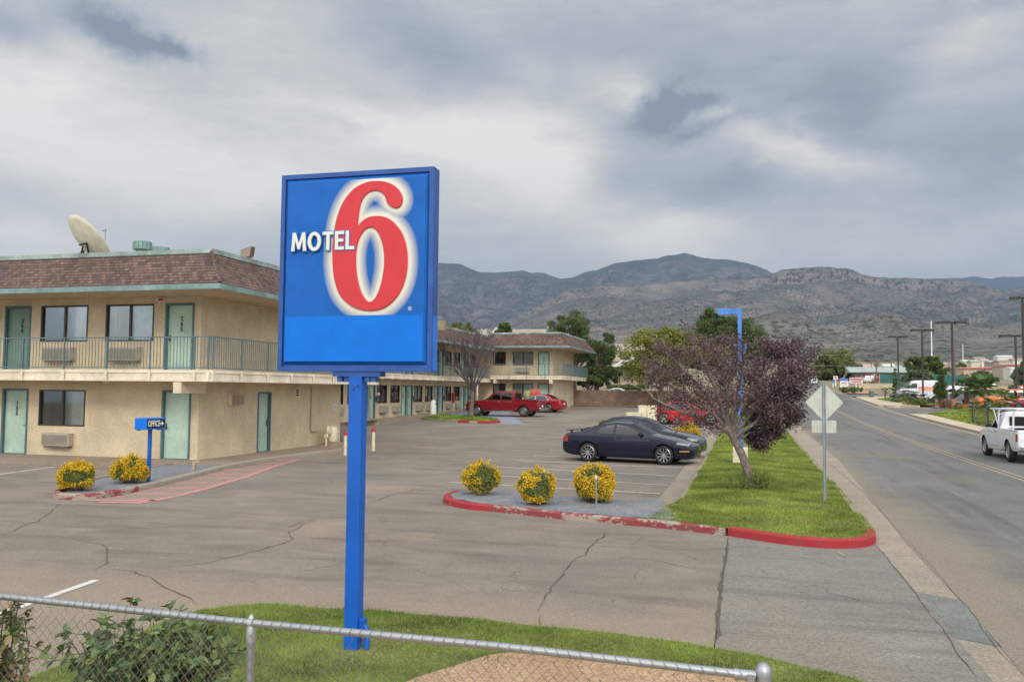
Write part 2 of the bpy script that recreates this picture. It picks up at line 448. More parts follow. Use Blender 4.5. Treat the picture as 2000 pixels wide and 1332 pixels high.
DESERT = ground_mat('desert_ground', (.23, .19, .125), (.30, .24, .16), (.15, .155, .08), .12, 6., .8, None, .95, (.12, .13, .065))
PATCH = ground_mat('grey_patch', (.16, .17, .158), (.22, .23, .213), (.19, .19, .17), .8, 50., .25)
SOIL = ground_mat('lawn_soil', (.13, .155, .04), (.19, .21, .055), (.28, .25, .10), .8, 25., .8)
FABRIC = ground_mat('landscape_fabric', (.175, .185, .20), (.24, .25, .265), (.27, .25, .22), .9, 30., .3)
def curb_mat(name, paint, amount, conc=(.36, .30, .24)):
    M, t, b, g = newmat(name); P = g.outputs['Position']
    n = t.m('ADD', t.m('MULTIPLY', t.noise(t.scale(P, (1, 1, 2.5)), 1.4, 6, .7), .75), t.m('MULTIPLY', t.noise(P, 16, 4, .7), .25))
    c = t.mix(t.ramp(n, amount-.02, amount+.02), paint, conc)
    c = t.mix(t.ramp(t.noise(P, 7, 5, .7), .50, .75, 0, .7), c, (.13, .09, .08))
    t.l.new(c, b.inputs['Base Color']); b.inputs['Roughness'].default_value = .75
    return M
RED_C = curb_mat('worn_red_curb', (.26, .045, .048), .51); RED_L = curb_mat('left_red_curb', (.36, .035, .04), .60)
RED_F = curb_mat('fresh_red_curb', (.37, .022, .03), .63)
CONC_C = curb_mat('plain_curb', (.37, .31, .24), .5)
PINK = curb_mat('faded_red_paint', (.56, .25, .23), .58, (.30, .245, .20))
WLINE = curb_mat('worn_white_paint', (.66, .63, .58), .56, (.33, .29, .25))
YLINE = curb_mat('worn_yellow_paint', (.36, .29, .18), .54, (.26, .235, .2))
BLUEP = curb_mat('blue_pavement_paint', (.24, .30, .42), .50, (.30, .285, .27))

# ------------------------------------------------------------------ ground sheets
# base: one sheet from behind the camera out to the horizon, falling and rising with the real slope
ys = [-60, -20, 0, 10, 20]+[20+4*i for i in range(1, 26)]+[130, 160, 200, 260, 350, 500, 700, 1000, 1500, 2200, 3200, 5000, 8000, 14000, 22000]
xs = [-14000, -6000, -2500, -900, -300, -120, -60, -30, 0, 15, 30, 60, 120, 300, 900, 2500, 6000, 14000]
V = [(x, y, gz(y)-.06 if y < 3000 else gz(3000)+(y-3000)*.004) for y in ys for x in xs]; nx = len(xs)
F = [(j*nx+i, j*nx+i+1, (j+1)*nx+i+1, (j+1)*nx+i) for j in range(len(ys)-1) for i in range(nx-1)]
struct(mesh_np('ground', V, F, DESERT))
XC = 12.4                       # far kerb of the street
struct(drape('parking_lot', [(-60, -6), (-.31, -6), (-.31, 15.2), (2.01, 15.2), (2.01, 16.6), (-1.3, 17.), (-1.3, 79), (2.2, 79), (2.2, 84), (-60, 84)], 0, A_LOT))
struct(drape('driveway_apron', [(-.30, -6), (2.02, -6), (2.02, 15.4), (-.30, 15.4)], .004, CONC))
GE = [(2.2, -6), (2.32, 8.6), (2.42, 10.8), (2.52, 15.6), (2.85, 23.3), (3.19, 33), (3.27, 59), (3.2, 150)]
struct(drape('street_gutter', [(2.02, -6)]+GE+[(2.02, 150)], .004, CONC_L))
struct(drape('gutter_patch', [(2.03, 9.7), (2.37, 9.5), (2.44, 11.5), (2.03, 11.8)], .008, PATCH))
struct(drape('street', [(2.2, -6), (XC-.4, -6), (XC-.4, 60), (XC-.4, 150), (15.5, 200), (19, 330), (10, 330), (5, 200), (3.2, 150)]+GE[::-1][1:-1], .008, A_ROAD))
struct(drape('street_gutter_far', [(XC-.42, -6), (XC+.02, -6), (XC+.02, 150), (XC-.42, 150)], .012, CONC_L))
struct(drape('side_driveway', [(XC, 76.3), (40, 77.5), (40, 84.5), (XC+1, 88.2), (XC, 90)], .02, A_ROAD))
struct(drape('rental_lot', [(17.2, 84.6), (60, 84.6), (60, 124), (19.2, 124), (19.2, 100), (17.2, 96)], .03, A_ROAD))
struct(drape('side_street', [(XC-.3, 113.5), (60, 117), (60, 123.2), (19, 123.2), (XC-.3, 121)], .024, A_ROAD))
struct(drape('sidewalk', [(XC+.02, -6), (XC+1.5, -6), (XC+1.55, 74.5), (XC+.02, 75.3)], .13, SIDEW, skirt=.2))
struct(drape('sidewalk_corner', [(XC+.1, 91.5), (XC+1.4, 90.5), (16.2, 91.5), (14.1, 105), (16.5, 110.5), (21, 112), (21, 113.2), (15, 113.3), (XC+.3, 111), (XC+.02, 106)], .13, SIDEW, skirt=.2))
struct(drape('planting_strip', [(16.2, 92.2), (19.2, 92.0), (19.2, 112), (16.6, 110), (14.4, 104.6)], .10, ground_mat('red_gravel', (.34, .19, .12), (.42, .26, .17), (.36, .24, .15), .8, 12., .5)))
struct(drape('vacant_lot', [(XC+.6, 123), (17, 124.2), (17, 150), (XC+3, 150)], .05, DIRT))
struct(drape('concrete_strip', [(-1.92, 19.5), (-1.40, 19.3), (-1.40, 47.5), (-1.92, 47.5)], .012, CONC_L))

# lines -------------------------------------------------------------------------
mb = MB()
for xa, ya, xb, yb in [(-7.55, 21.86, -1.98, 21.12), (-7.35, 24.0, -1.98, 23.10), (-7.6, 26.55, -1.98, 25.62), (-7.6, 29.15, -1.98, 28.2), (-7.6, 31.5, -1.98, 30.7), (-7.6, 34.2, -1.98, 33.3),
                       (-7.6, 36.9, -1.98, 36.0), (-18.05, 55.0, -13.2, 54.1), (-18.0, 58.1, -12.9, 57.2), (-17.6, 66.0, -12.8, 65.6), (-10.5, 70, -9.3, 70), (-11.2, 59.6, -10.6, 59.4)]:
    strip('', [(xa, ya), (xb, yb)], .09, .006, None, mb=mb)
for a, b in [((-7.74, 8.02), (-7.91, 9.38)), ((-7.66, 7.2), (-7.74, 8.02)), ((-19.6, 18.4), (-20.06, 21.9)), ((-23.0, 18.4), (-23.2, 21.9))]: strip('', [a, b], .11, .006, None, mb=mb)
struct(mb.build('parking_lines', WLINE))
mb = MB()
for o in (-.17, .09): strip('', [(7.72+o+(.02*(y > 60)), y) for y in (4, 60, 100, 150)]+[(9.9+o, 200)], .11, .014, None, mb=mb, seg=2.)
struct(mb.build('centre_line', YLINE))
struct(strip('yellow_paint_mark', [(1.33, 14.40), (1.42, 14.05)], .05, .010, YLINE))
mb = MB()                       # red hatching along the left island kerb
outer = [(-13.15, 15.6), (-12.3, 15.75), (-12.25, 16.6), (-12.5, 18.2), (-13.2, 21.2), (-14.2, 24.6), (-14.75, 27.2)]
strip('', outer, .20, .006, None, mb=mb)
for k in range(10):
    y = 16.2+1.15*k; xo = -12.25-max(0, y-16.5)*.235; xi = -13.70-max(0, y-16.2)*.17
    if xo-xi > .25: strip('', [(xi, y-.42), (xo, y)], .17, .006, None, mb=mb)
struct(mb.build('hatched_markings', PINK))
struct(drape('faded_kerb_zone', [(-13.6, 15.7), (-12.4, 15.8), (-12.3, 16.6), (-12.6, 18.2), (-13.3, 21.2), (-14.2, 24.4), (-14.8, 27.4), (-15.1, 27.4), (-14.9, 23.), (-14.0, 19.2), (-13.66, 17.5), (-13.5, 16.4)], .0045, curb_mat('faded_red_wash', (.42, .22, .19), .47, (.275, .225, .18))))
struct(drape('accessible_bay', [(-21.6, 58.6), (-20.6, 57.6), (-14.6, 53.6), (-13.7, 54.0), (-14.4, 56.0), (-20.4, 74.0), (-21.6, 74.0)], .007, BLUEP))
struct(drape('blue_ramp', [(-22.4, 58.3), (-20.9, 56.8), (-20.6, 66.), (-22.4, 68)], .03, mat('blue_ramp', (.17, .33, .62), .8)))
mb = MB()
strip('', [(-22.2, 49.9), (-22.2, 53.6)], .20, .06, None, mb=mb)
o = mb.build('kerb_marking', mat('yellow_kerb', (.72, .45, .16), .7)); struct(o)

# cracks in the asphalt ------------------------------------------------------------
CR_M = mat('crack_dark', (.098, .084, .070), .95)
rc = random.Random(5)
def crack(mb, px, w=.022, jit=.05, off=.0095):
    pts = [gp(x, y) for x, y in px]; pts = dens([(p.x, p.y) for p in pts], .16)
    ox = oy = 0; q = []
    for i, p in enumerate(pts):
        ox = ox*.72+rc.gauss(0, jit*.5); oy = oy*.72+rc.gauss(0, jit*.5)
        q.append((p[0]+ox, p[1]+oy))
    n = len(q); vs = []
    A, B = ribbon_pts(q, -.5, .5)
    for i in range(n):
        e = min(1, i/4, (n-1-i)/4)*w*.50*rc.uniform(.45, 1.4)
        c = Vector(q[i]); d = (B[i]-A[i]).normalized()*e*.5
        for s_ in (-1, 1): p = c+d*s_; vs.append((p.x, p.y, gz(p.y)+off))
    mb.add(vs, [(2*i, 2*i+1, 2*i+3, 2*i+2) for i in range(n-1)])
mb = MB()
for px, w_ in [([(1187, 1033), (1165, 1058), (1120, 1095), (1078, 1145), (1080, 1142), (1050, 1180), (1035, 1192), (1042, 1199)], .035), ([(1068, 1195), (1050, 1222), (1040, 1232)], .035),
               ([(1133, 1092), (1200, 1092), (1215, 1088), (1300, 1098), (1402, 1118)], .022), ([(1108, 1115), (1160, 1122), (1238, 1127), (1250, 1112), (1248, 1100)], .018),
               ([(1155, 1066), (1080, 1062), (1000, 1058)], .012), ([(1238, 1068), (1252, 1052), (1290, 1038)], .016), ([(822, 1117), (865, 1112), (882, 1097)], .024),
               ([(112, 982), (105, 1000), (80, 1015), (40, 1032), (0, 1046)], .03), ([(100, 1015), (170, 1021), (300, 1027), (390, 1036), (480, 1044)], .02),
               ([(120, 1046), (160, 1056), (205, 1063), (213, 1068), (208, 1085), (192, 1110), (190, 1120)], .035), ([(196, 1110), (262, 1116), (300, 1128), (318, 1145), (350, 1162), (370, 1180), (400, 1188)], .03),
               ([(290, 1112), (400, 1100), (480, 1080), (560, 1062), (575, 1052), (562, 1040), (600, 1020), (650, 1010)], .028), ([(712, 985), (760, 968), (830, 952), (900, 945)], .03),
               ([(0, 1015), (40, 1020), (60, 1030)], .02), ([(60, 1040), (95, 1048)], .02), ([(900, 905), (840, 918), (700, 930), (560, 940)], .02), ([(1400, 1110), (1340, 1085), (1280, 1070)], .012),
               ([(880, 1130), (960, 1160), (1050, 1170)], .010), ([(1290, 1190), (1300, 1210)], .014), ([(740, 1250), (640, 1200), (560, 1196)], .012), ([(30, 1284), (160, 1292)], .03)]:
    crack(mb, px, w_)
struct(mb.build('asphalt_cracks', CR_M))
mb = MB()
crack(mb, [(1421, 1058), (1414, 1100), (1410, 1150), (1400, 1220), (1392, 1268)], .085, .022)
crack(mb, [(1713, 1066), (1790, 1160), (1850, 1242), (1910, 1332)], .022, .015)
crack(mb, [(1767, 1050), (1840, 1130), (1900, 1200), (1960, 1280), (2000, 1318)], .022, .012)
crack(mb, [(1620, 905), (1690, 965), (1767, 1050)], .018, .01)
crack(mb, [(1428, 1142), (1560, 1150), (1700, 1176), (1806, 1192)], .012, .02)
crack(mb, [(1500, 1010+60), (1640, 1110), (1760, 1126)], .010, .02)
for a in ([(1763, 1121), (1830, 1139)], [(1770, 1104), (1805, 1102)], [(1858, 1254), (1962, 1272)], [(1890, 1290), (1985, 1295)], [(1800, 1174), (1868, 1182)]): crack(mb, a, .018, .012)
struct(mb.build('concrete_joints', CR_M))

# lawns -----------------------------------------------------------------------------
def mound(x, y): return noise.noise((x*.45, y*.45, 3))*.05+noise.noise((x*1.7, y*1.7, 8))*.018
LAWN = [(-1.36, 79), (-1.36, 19.4), (-1.62, 17.5), (-1.75, 16.2), (-.9, 15.68), (-.32, 15.42), (.33, 14.95), (.75, 14.76), (1.15, 14.67), (1.57, 14.76), (1.88, 15.04), (2.04, 15.5), (2.09, 16.2), (2.2, 23), (2.22, 79)]
def inside(p, poly):
    x, y = p; c = False; n = len(poly)
    for i in range(n):
        a, b = poly[i], poly[(i+1) % n]
        if (a[1] > y) != (b[1] > y) and x < (b[0]-a[0])*(y-a[1])/(b[1]-a[1])+a[0]: c = not c
    return c
def lawn_z(x, y): return gz(y)+.115+min(.14, .05*max(0, min(x+1.4, 2.25-x, (y-15.0)*.6)))+mound(x, y)*.7
def lawn_sheet(name, poly, zf, cell=.35):
    x0, x1 = min(p[0] for p in poly), max(p[0] for p in poly)
    bm = bmesh.new(); f = bm.faces.new([bm.verts.new((x, y, 0)) for x, y in poly]); bmesh.ops.triangulate(bm, faces=[f])
    ys = [p[1] for p in poly]
    for ax, lo, hi in ((0, x0, x1), (1, min(ys), max(ys))):
        q = lo+cell; c2 = cell
        while q < hi:
            co = (q, 0, 0) if ax == 0 else (0, q, 0); no = (1, 0, 0) if ax == 0 else (0, 1, 0)
            bmesh.ops.bisect_plane(bm, geom=bm.verts[:]+bm.edges[:]+bm.faces[:], plane_co=co, plane_no=no)
            q += c2 if (ax == 0 or q < 30) else c2*4
    for v in bm.verts: v.co.z = zf(v.co.x, v.co.y)
    me = bpy.data.meshes.new(name); bm.to_mesh(me); bm.free(); me.materials.append(SOIL)
    return struct(link(me, name))
lawn_sheet('lawn_soil', LAWN, lawn_z)
FG = [(-5.9, 4.5), (-5.62, 6.8), (-5.75, 8.1), (-5.30, 8.72), (-4.64, 8.78), (-4.06, 8.84), (-2.9, 8.86), (-2.32, 8.78), (-1.53, 8.78), (-.76, 8.65), (-.04, 8.5), (.44, 8.26), (1.0, 7.95), (1.5, 7.3), (1.6, 6.), (1.6, -4), (-5.9, -4)]
FG = smooth_poly(FG, 1, True)
def fg_z(x, y): return .05+mound(x, y)*.8
o = lawn_sheet('front_soil', FG, fg_z, .5); o.data.materials.clear(); o.data.materials.append(SOIL)
DP = smooth_poly([(-2.2, 7.75), (-1.7, 7.98), (-.9, 7.93), (-.1, 7.72), (.45, 7.35), (.85, 6.9), (1.0, 5.5), (1.0, 1.0), (-3.0, 1.0), (-3.1, 5.0), (-2.75, 6.6), (-2.4, 7.4)], 2, True)
o = lawn_sheet('bare_dirt', DP, lambda x, y: fg_z(x, y)+.012, .5); o.data.materials.clear(); o.data.materials.append(DIRT)
TI = smooth_poly([(-23.6, 60.2), (-22.9, 61.8), (-17.6, 59.4), (-15.5, 55.2), (-16.0, 54.0), (-17.9, 54.0), (-21.0, 56.2)], 2, True)
lawn_sheet('island_soil', TI, lambda x, y: gz(y)+.14)
rs = [(13.95, 10), (25, 10), (25, 84), (17.2, 84), (16.8, 76.4), (13.95, 75.4)]
lawn_sheet('far_lawn_soil', rs, lambda x, y: gz(y)+.13+.05*min(4, max(0, x-13.9)), 1.5)
r2 = [(14.1, 104.2), (16.4, 92.6), (18.2, 92.4), (18.6, 104.0), (17.2, 108.5)]
lawn_sheet('corner_lawn_soil', r2, lambda x, y: gz(y)+.16, 1.5)

GRASS = mat('grass_blades', (.1, .15, .03), .85, var=.5, vscale=1.1, spec=.15, island=[(.075, .14, .02), (.12, .20, .03), (.18, .26, .045), (.29, .31, .08), (.15, .23, .035)])
GRASS2 = mat('grass_blades_dry', (.1, .15, .03), .85, var=.42, vscale=.9, spec=.15, island=[(.085, .15, .02), (.14, .22, .03), (.215, .285, .045), (.36, .34, .09), (.175, .25, .04)])
def grass(name, poly, zf, n, h, wd, label, m_, seed=1, dens_fn=None, lean=.55):
    rng = np.random.default_rng(seed); poly_a = np.array(poly)
    x0, y0 = poly_a.min(0); x1, y1 = poly_a.max(0); pts = []
    while len(pts) < n:
        q = rng.uniform((x0, y0), (x1, y1), (n, 2))
        for p in q:
            if inside(p, poly) and (dens_fn is None or rng.random() < dens_fn(p[0], p[1])): pts.append(p)
            if len(pts) >= n: break
    P = np.array(pts); N = len(P); z = np.array([zf(a, b) for a, b in P])
    sc = 1+np.clip((P[:, 1]-12)/26, 0, 4)
    a = rng.uniform(0, 2*np.pi, N); hh = h*rng.uniform(.5, 1.3, N)*(1+.35*(sc-1)*.25); ww = wd*rng.uniform(.7, 1.3, N)*sc
    b = rng.uniform(0, 2*np.pi, N); ln = hh*lean*rng.uniform(.1, 1.3, N)
    base = np.stack([P[:, 0], P[:, 1], z-.012], 1)
    dx = np.stack([np.cos(a)*ww, np.sin(a)*ww, 0*a], 1); tip = base+np.stack([np.cos(b)*ln, np.sin(b)*ln, hh], 1)
    V = np.stack([base-dx, base+dx, tip], 1).reshape(-1, 3); F = np.arange(N*3).reshape(-1, 3)
    o = mesh_np(name, V, F, m_); tag(o, label, 'grass', kind='stuff'); return o
def dens_near(x, y):
    if (x-.75)**2/.9+(y-18.6)**2/1.2 < 1 and noise.noise((x*3, y*3, 2)) > -.25: return .30
    return min(1, (16./max(14, y))**1.6)*(1 if noise.noise((x*.9, y*.9, 1)) > -.42 or y > 30 else .45)
grass('grass', LAWN, lawn_z, 170000, .046, .0055, 'green mown grass strip between the parking spaces and the street', GRASS2, 1, dens_near)
def fgd(x, y):
    n_ = noise.noise((x*1.3, y*1.3, 5))
    if inside((x, y), DP):
        e = min((Vector((x, y))-Vector(p)).length for p in DP[::3])+.22*noise.noise((x*2.6, y*2.6, 7))
        return .55*max(0, 1-e/.55)+(.03 if n_ < .25 else .12)
    return 1. if n_ > -.35 else .6
FGv = [p for p in FG if p[1] > 4]
grass('grass', [(max(-5.9, x), max(4.2, y)) for x, y in FG], fg_z, 120000, .042, .0035, 'bright green grass around the foot of the blue sign pole', GRASS, 2, fgd)
grass('grass', TI, lambda x, y: gz(y)+.14, 6000, .09, .012, 'small grass island around the bare tree by the red pickup', GRASS, 3)
grass('grass', rs, lambda x, y: gz(y)+.13+.05*min(4, max(0, x-13.9)), 26000, .10, .02, 'lawn behind the pale sidewalk across the street', GRASS2, 4, lambda x, y: min(1, max(0, (y-35)/20)))
grass('grass', r2, lambda x, y: gz(y)+.16, 7000, .10, .02, 'small corner lawn beside the side driveway', GRASS2, 5)

# kerbs ------------------------------------------------------------------------------
front = smooth_poly([(-6.25, 19.55), (-6.52, 19.0), (-6.45, 18.2), (-6.1, 17.5), (-5.4, 17.02)], 2)
c1 = front+[(-4.9, 16.9)]
struct(curb('kerb_end_red', c1, .16, .13, RED_F))
struct(curb('kerb_worn_red', [(-4.9, 16.9), (-4.48, 16.77), (-3.35, 16.3), (-2.35, 16.08), (-1.4, 15.83), (-.36, 15.42)], .16, .13, RED_C))
struct(curb('kerb_fresh_red', [(-.31, 15.40)]+smooth_poly([(-.2, 15.3), (.33, 14.93), (.75, 14.72), (1.15, 14.63), (1.57, 14.72), (1.88, 15.0), (2.05, 15.45), (2.1, 16.0)], 2), .16, .15, RED_F))
struct(curb('kerb', [(-1.62, 19.3), (-2.5, 18.75), (-3.85, 18.9), (-5.3, 19.35), (-6.2, 19.62)], .1, .10, CONC_C))
struct(curb('kerb', [(2.1, 16.0), (2.24, 23), (2.24, 79)], .14, .13, CONC_C))
struct(curb('kerb', [(-1.42, 79), (-1.42, 47.5), (-1.42, 19.4)], .12, .13, CONC_C))
isl_l = smooth_poly([(-15.0, 16.5), (-14.75, 15.95), (-14.25, 15.68), (-13.75, 15.72), (-13.55, 16.1)], 2)
struct(curb('kerb_end_red', [(-15.2, 17.2)]+isl_l+[(-13.55, 16.9), (-13.68, 17.5)], .15, .13, RED_C))
struct(curb('kerb', [(-13.68, 17.5), (-14.0, 19.1), (-14.55, 21.4), (-14.95, 23.0), (-15.2, 25.5), (-15.15, 27.6), (-14.9, 29.2), (-14.75, 30.3)], .15, .13, CONC_C))
struct(curb('kerb', [(-16.9, 22.6), (-16.35, 20.2), (-15.8, 18.2), (-15.2, 17.2)], .12, .13, CONC_C))
struct(drape('island_bed', [(-14.95, 17.1), (-14.5, 16.1), (-14.05, 15.85), (-13.7, 16.3), (-13.8, 17.5), (-14.15, 19.1), (-14.7, 21.4), (-15.1, 23.0), (-16.7, 23.0), (-16.75, 22.4), (-16.2, 20.2), (-15.65, 18.2)], .10, FABRIC))
# wrinkled landscape fabric on the centre island
fb = [(-6.3, 19.4), (-6.3, 18.3), (-5.95, 17.6), (-5.3, 17.18), (-4.45, 16.95), (-3.3, 16.48), (-2.3, 16.26), (-1.45, 16.02), (-1.2, 16.35), (-1.35, 17.1), (-1.65, 18.3), (-1.75, 19.2), (-2.5, 18.68), (-3.85, 18.83), (-5.3, 19.28)]
o = lawn_sheet('island_fabric', fb, lambda x, y: gz(y)+.115+.05*abs(noise.noise((x*1.1+y*.5, y*1.9, 2)))+.02*noise.noise((x*4, y*4, 1)), .16)
o.data.materials.clear(); o.data.materials.append(FABRIC)
for p in o.data.polygons: p.use_smooth = True
struct(curb('kerb', [(XC+.14, -4), (XC+.14, 74.6), (XC+.7, 75.6), (XC+3, 76.3)], .14, .15, CONC_C, zf=lambda x, y: gz(y)))
struct(curb('kerb', [(XC+3.5, 90.9), (XC+.8, 90.8), (XC+.14, 92.5), (XC+.14, 106), (XC+.8, 110.5), (XC+4, 113.2)], .14, .15, CONC_C))
struct(curb('kerb_red', [(17.3, 84.4), (40, 84.6)], .2, .18, mat('red_kerb', (.42, .09, .06), .8)))
mb = MB(); mb.box((17.6, 91.8, gz(92)-.1), (23, 92.1, gz(92)+.28)); struct(mb.build('red_kerb_wall', mat('red_kerb', (.42, .09, .06), .8)))
struct(curb('kerb', TI, .12, .15, CONC_C, closed=True))
struct(curb('kerb_end_red', [(-18.1, 53.95), (-16.0, 53.85), (-15.45, 54.8)], .14, .17, RED_F))

# walkways round the motel ---------------------------------------------------------------
def wk(x, y): return .13 if y < 40 else .50+.0112*(y-50)
struct(drape('walkway', [(-60, 24.5), (-60, 22.25), (-19, 22.2), (-17.2, 22.45), (-16.8, 23.0), (-15.1, 23.0), (-15.33, 25.5), (-15.28, 27.6), (-15.0, 29.2), (-14.85, 30.4), (-14.5, 32.6), (-16.9, 34.5), (-16.9, 24.3)], .0, WALKM, zf=lambda x, y: .13, skirt=.25))
struct(drape('walkway', [(-23.2, 44), (-22.3, 44), (-22.3, 49.5), (-21.9, 50), (-21.9, 74.2), (-23.2, 74.2)], 0, WALKM, zf=wk, skirt=.35))
struct(drape('walkway', [(-23.2, 74.1), (-23.2, 73.0), (-15.2, 73.0), (-15.2, 84.6), (-16.5, 84.6), (-16.5, 75)], 0, WALKM, zf=lambda x, y: .88, skirt=.4))
# ------------------------------------------------------------------ motel materials
def stucco(name, c):
    M, t, b, g = newmat(name); P = g.outputs['Position']
    n = t.noise(P, 1.1, 5, .6); n2 = t.noise(P, 14, 4, .65); n3 = t.noise(P, 60, 2, .7)
    cc = t.mix(t.ramp(n, .3, .7), tuple(x*.86 for x in c), tuple(x*1.08 for x in c))
    cc = t.mix(1., cc, t.mix(t.ramp(n2, .32, .68), (.90, .89, .88), (1.08, 1.08, 1.07)), 'MULTIPLY')
    dr = t.noise(t.scale(P, (2.2, 2.2, .25)), 2., 4, .6)          # rain streaks
    cc = t.mix(t.ramp(dr, .56, .74, 0, .35), cc, tuple(x*.66 for x in c))
    t.l.new(cc, b.inputs['Base Color']); b.inputs['Roughness'].default_value = .92; b.inputs['Specular IOR Level'].default_value = .2
    bp = t.node('ShaderNodeBump'); bp.inputs['Strength'].default_value = .5; bp.inputs['Distance'].default_value = .02
    t.l.new(t.m('ADD', n2, t.m('MULTIPLY', n3, .5)), bp.inputs['Height']); t.l.new(bp.outputs[0], b.inputs['Normal'])
    return M
STUCCO = stucco('tan_stucco', (.64, .53, .365)); STUCCO_L = stucco('cream_stucco', (.74, .64, .47))
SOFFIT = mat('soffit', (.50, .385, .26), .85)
SLABM = mat('slab_fascia', (.76, .66, .51), .75, var=.14, vscale=1.5)
TEAL = mat('teal_trim', (.17, .33, .33), .5, var=.12, vscale=4); TEAL_D = mat('door_frame_teal', (.075, .15, .165), .5)
FASC = mat('eave_fascia', (.185, .285, .275), .55, var=.22, vscale=1.3)
TRIMG = mat('roof_edge_metal', (.28, .345, .31), .5, var=.3, vscale=1.2)
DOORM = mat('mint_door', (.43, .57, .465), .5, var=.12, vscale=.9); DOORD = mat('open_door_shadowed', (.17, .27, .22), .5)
WFRAME = mat('bronze_window_frame', (.045, .033, .03), .4); MULL = mat('aluminium', (.30, .29, .30), .4, .6)
CURT = mat('grey_curtain', (.50, .48, .41), .9); CURTW = mat('white_blind', (.80, .83, .86), .8)
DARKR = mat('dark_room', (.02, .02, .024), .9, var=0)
ACM = mat('beige_ac_case', (.42, .375, .30), .5, var=.1, vscale=5); ACD = mat('ac_grille', (.17, .145, .12), .6)
RAIL = mat('blue_grey_rail', (.115, .175, .19), .45)
BLACK = mat('black_paint', (.012, .012, .014), .4, var=0); WHITE = mat('white_paint', (.76, .75, .72), .5, var=.04)
METAL = mat('galvanised', (.36, .37, .39), .42, .75, var=.12, vscale=14); BRASS = mat('door_hardware', (.14, .12, .09), .35, .8)
REDP = mat('red_paint', (.46, .028, .04), .45); CREAMP = mat('cream_paint', (.70, .62, .44), .55, var=.1, vscale=6)
def glass_mat(name, tint=(.72, .8, .84), refl=.10, rough=.03, k=.9):
    M = bpy.data.materials.new(name); M.use_nodes = True; t = NT(M.node_tree); t.n.clear()
    tr = t.node('ShaderNodeBsdfTransparent'); t.set(tr.inputs[0], tint)
    gl = t.node('ShaderNodeBsdfGlossy'); gl.inputs['Roughness'].default_value = rough; t.set(gl.inputs[0], (.95, .97, 1))
    fr = t.node('ShaderNodeFresnel'); fr.inputs[0].default_value = 1.5
    f = t.m('ADD', t.m('MULTIPLY', fr.outputs[0], k), refl, clamp=True)
    mx = t.node('ShaderNodeMixShader'); t.l.new(f, mx.inputs[0]); t.l.new(tr.outputs[0], mx.inputs[1]); t.l.new(gl.outputs[0], mx.inputs[2])
    o = t.node('ShaderNodeOutputMaterial'); t.l.new(mx.outputs[0], o.inputs[0]); _M[name] = M; return M
GLASS = glass_mat('window_glass', (.88, .92, .93), refl=.03)
CGLASS = glass_mat('car_glass', (.10, .12, .13), .06, rough=.04, k=.55)
def shingle_mat():
    M, t, b, g = newmat('roof_shingles'); P = g.outputs['Position']
    sp_ = t.node('ShaderNodeSeparateXYZ'); t.l.new(P, sp_.inputs[0]); nn = t.node('ShaderNodeSeparateXYZ'); t.l.new(g.outputs['Normal'], nn.inputs[0])
    side = t.m('GREATER_THAN', t.m('ABSOLUTE', nn.outputs[0]), t.m('ABSOLUTE', nn.outputs[1]))
    run = t.m('ADD', t.m('MULTIPLY', sp_.outputs[1], side), t.m('MULTIPLY', sp_.outputs[0], t.m('SUBTRACT', 1., side)))
    cv = t.node('ShaderNodeCombineXYZ'); t.l.new(run, cv.inputs[0]); t.l.new(sp_.outputs[2], cv.inputs[1])
    br = t.node('ShaderNodeTexBrick'); t.l.new(cv.outputs[0], br.inputs[0]); br.offset = .37; br.inputs['Scale'].default_value = 1.
    br.inputs['Brick Width'].default_value = .17; br.inputs['Row Height'].default_value = .10; br.inputs['Mortar Size'].default_value = .0085
    t.set(br.inputs['Color1'], (0, 0, 0)); t.set(br.inputs['Color2'], (1, 1, 1)); t.set(br.inputs['Mortar'], (0, 0, 0)); br.inputs['Bias'].default_value = 0.
    rr = t.node('ShaderNodeValToRGB'); t.l.new(br.outputs[0], rr.inputs[0]); E = rr.color_ramp.elements
    E[0].color = (.100, .066, .058, 1); E[1].position = 1.; E[1].color = (.195, .138, .118, 1)
    for p, c in ((.3, (.13, .087, .077)), (.55, (.155, .115, .108)), (.8, (.175, .105, .08))): e = E.new(p); e.color = (*c, 1)
    n = t.noise(P, 26, 3, .7); n2 = t.noise(P, .7, 4, .6)
    c = t.mix(1., rr.outputs[0], t.mix(t.ramp(n, .3, .7), (.75,)*3, (1.25,)*3), 'MULTIPLY')
    c = t.mix(1., c, t.mix(t.ramp(n2, .35, .65), (.86, .86, .86), (1.12, 1.1, 1.08)), 'MULTIPLY')
    c = t.mix(t.m('MULTIPLY', br.outputs[1], .75), c, (.05, .033, .03))
    t.l.new(c, b.inputs['Base Color']); b.inputs['Roughness'].default_value = .95; b.inputs['Specular IOR Level'].default_value = .15
    fr = t.m('FRACT', t.m('DIVIDE', sp_.outputs[2], .10))
    bp = t.node('ShaderNodeBump'); bp.inputs['Strength'].default_value = .9; bp.inputs['Distance'].default_value = .035; bp.invert = True
    t.l.new(fr, bp.inputs['Height']); t.l.new(bp.outputs[0], b.inputs['Normal'])
    return M
SHING = shingle_mat()

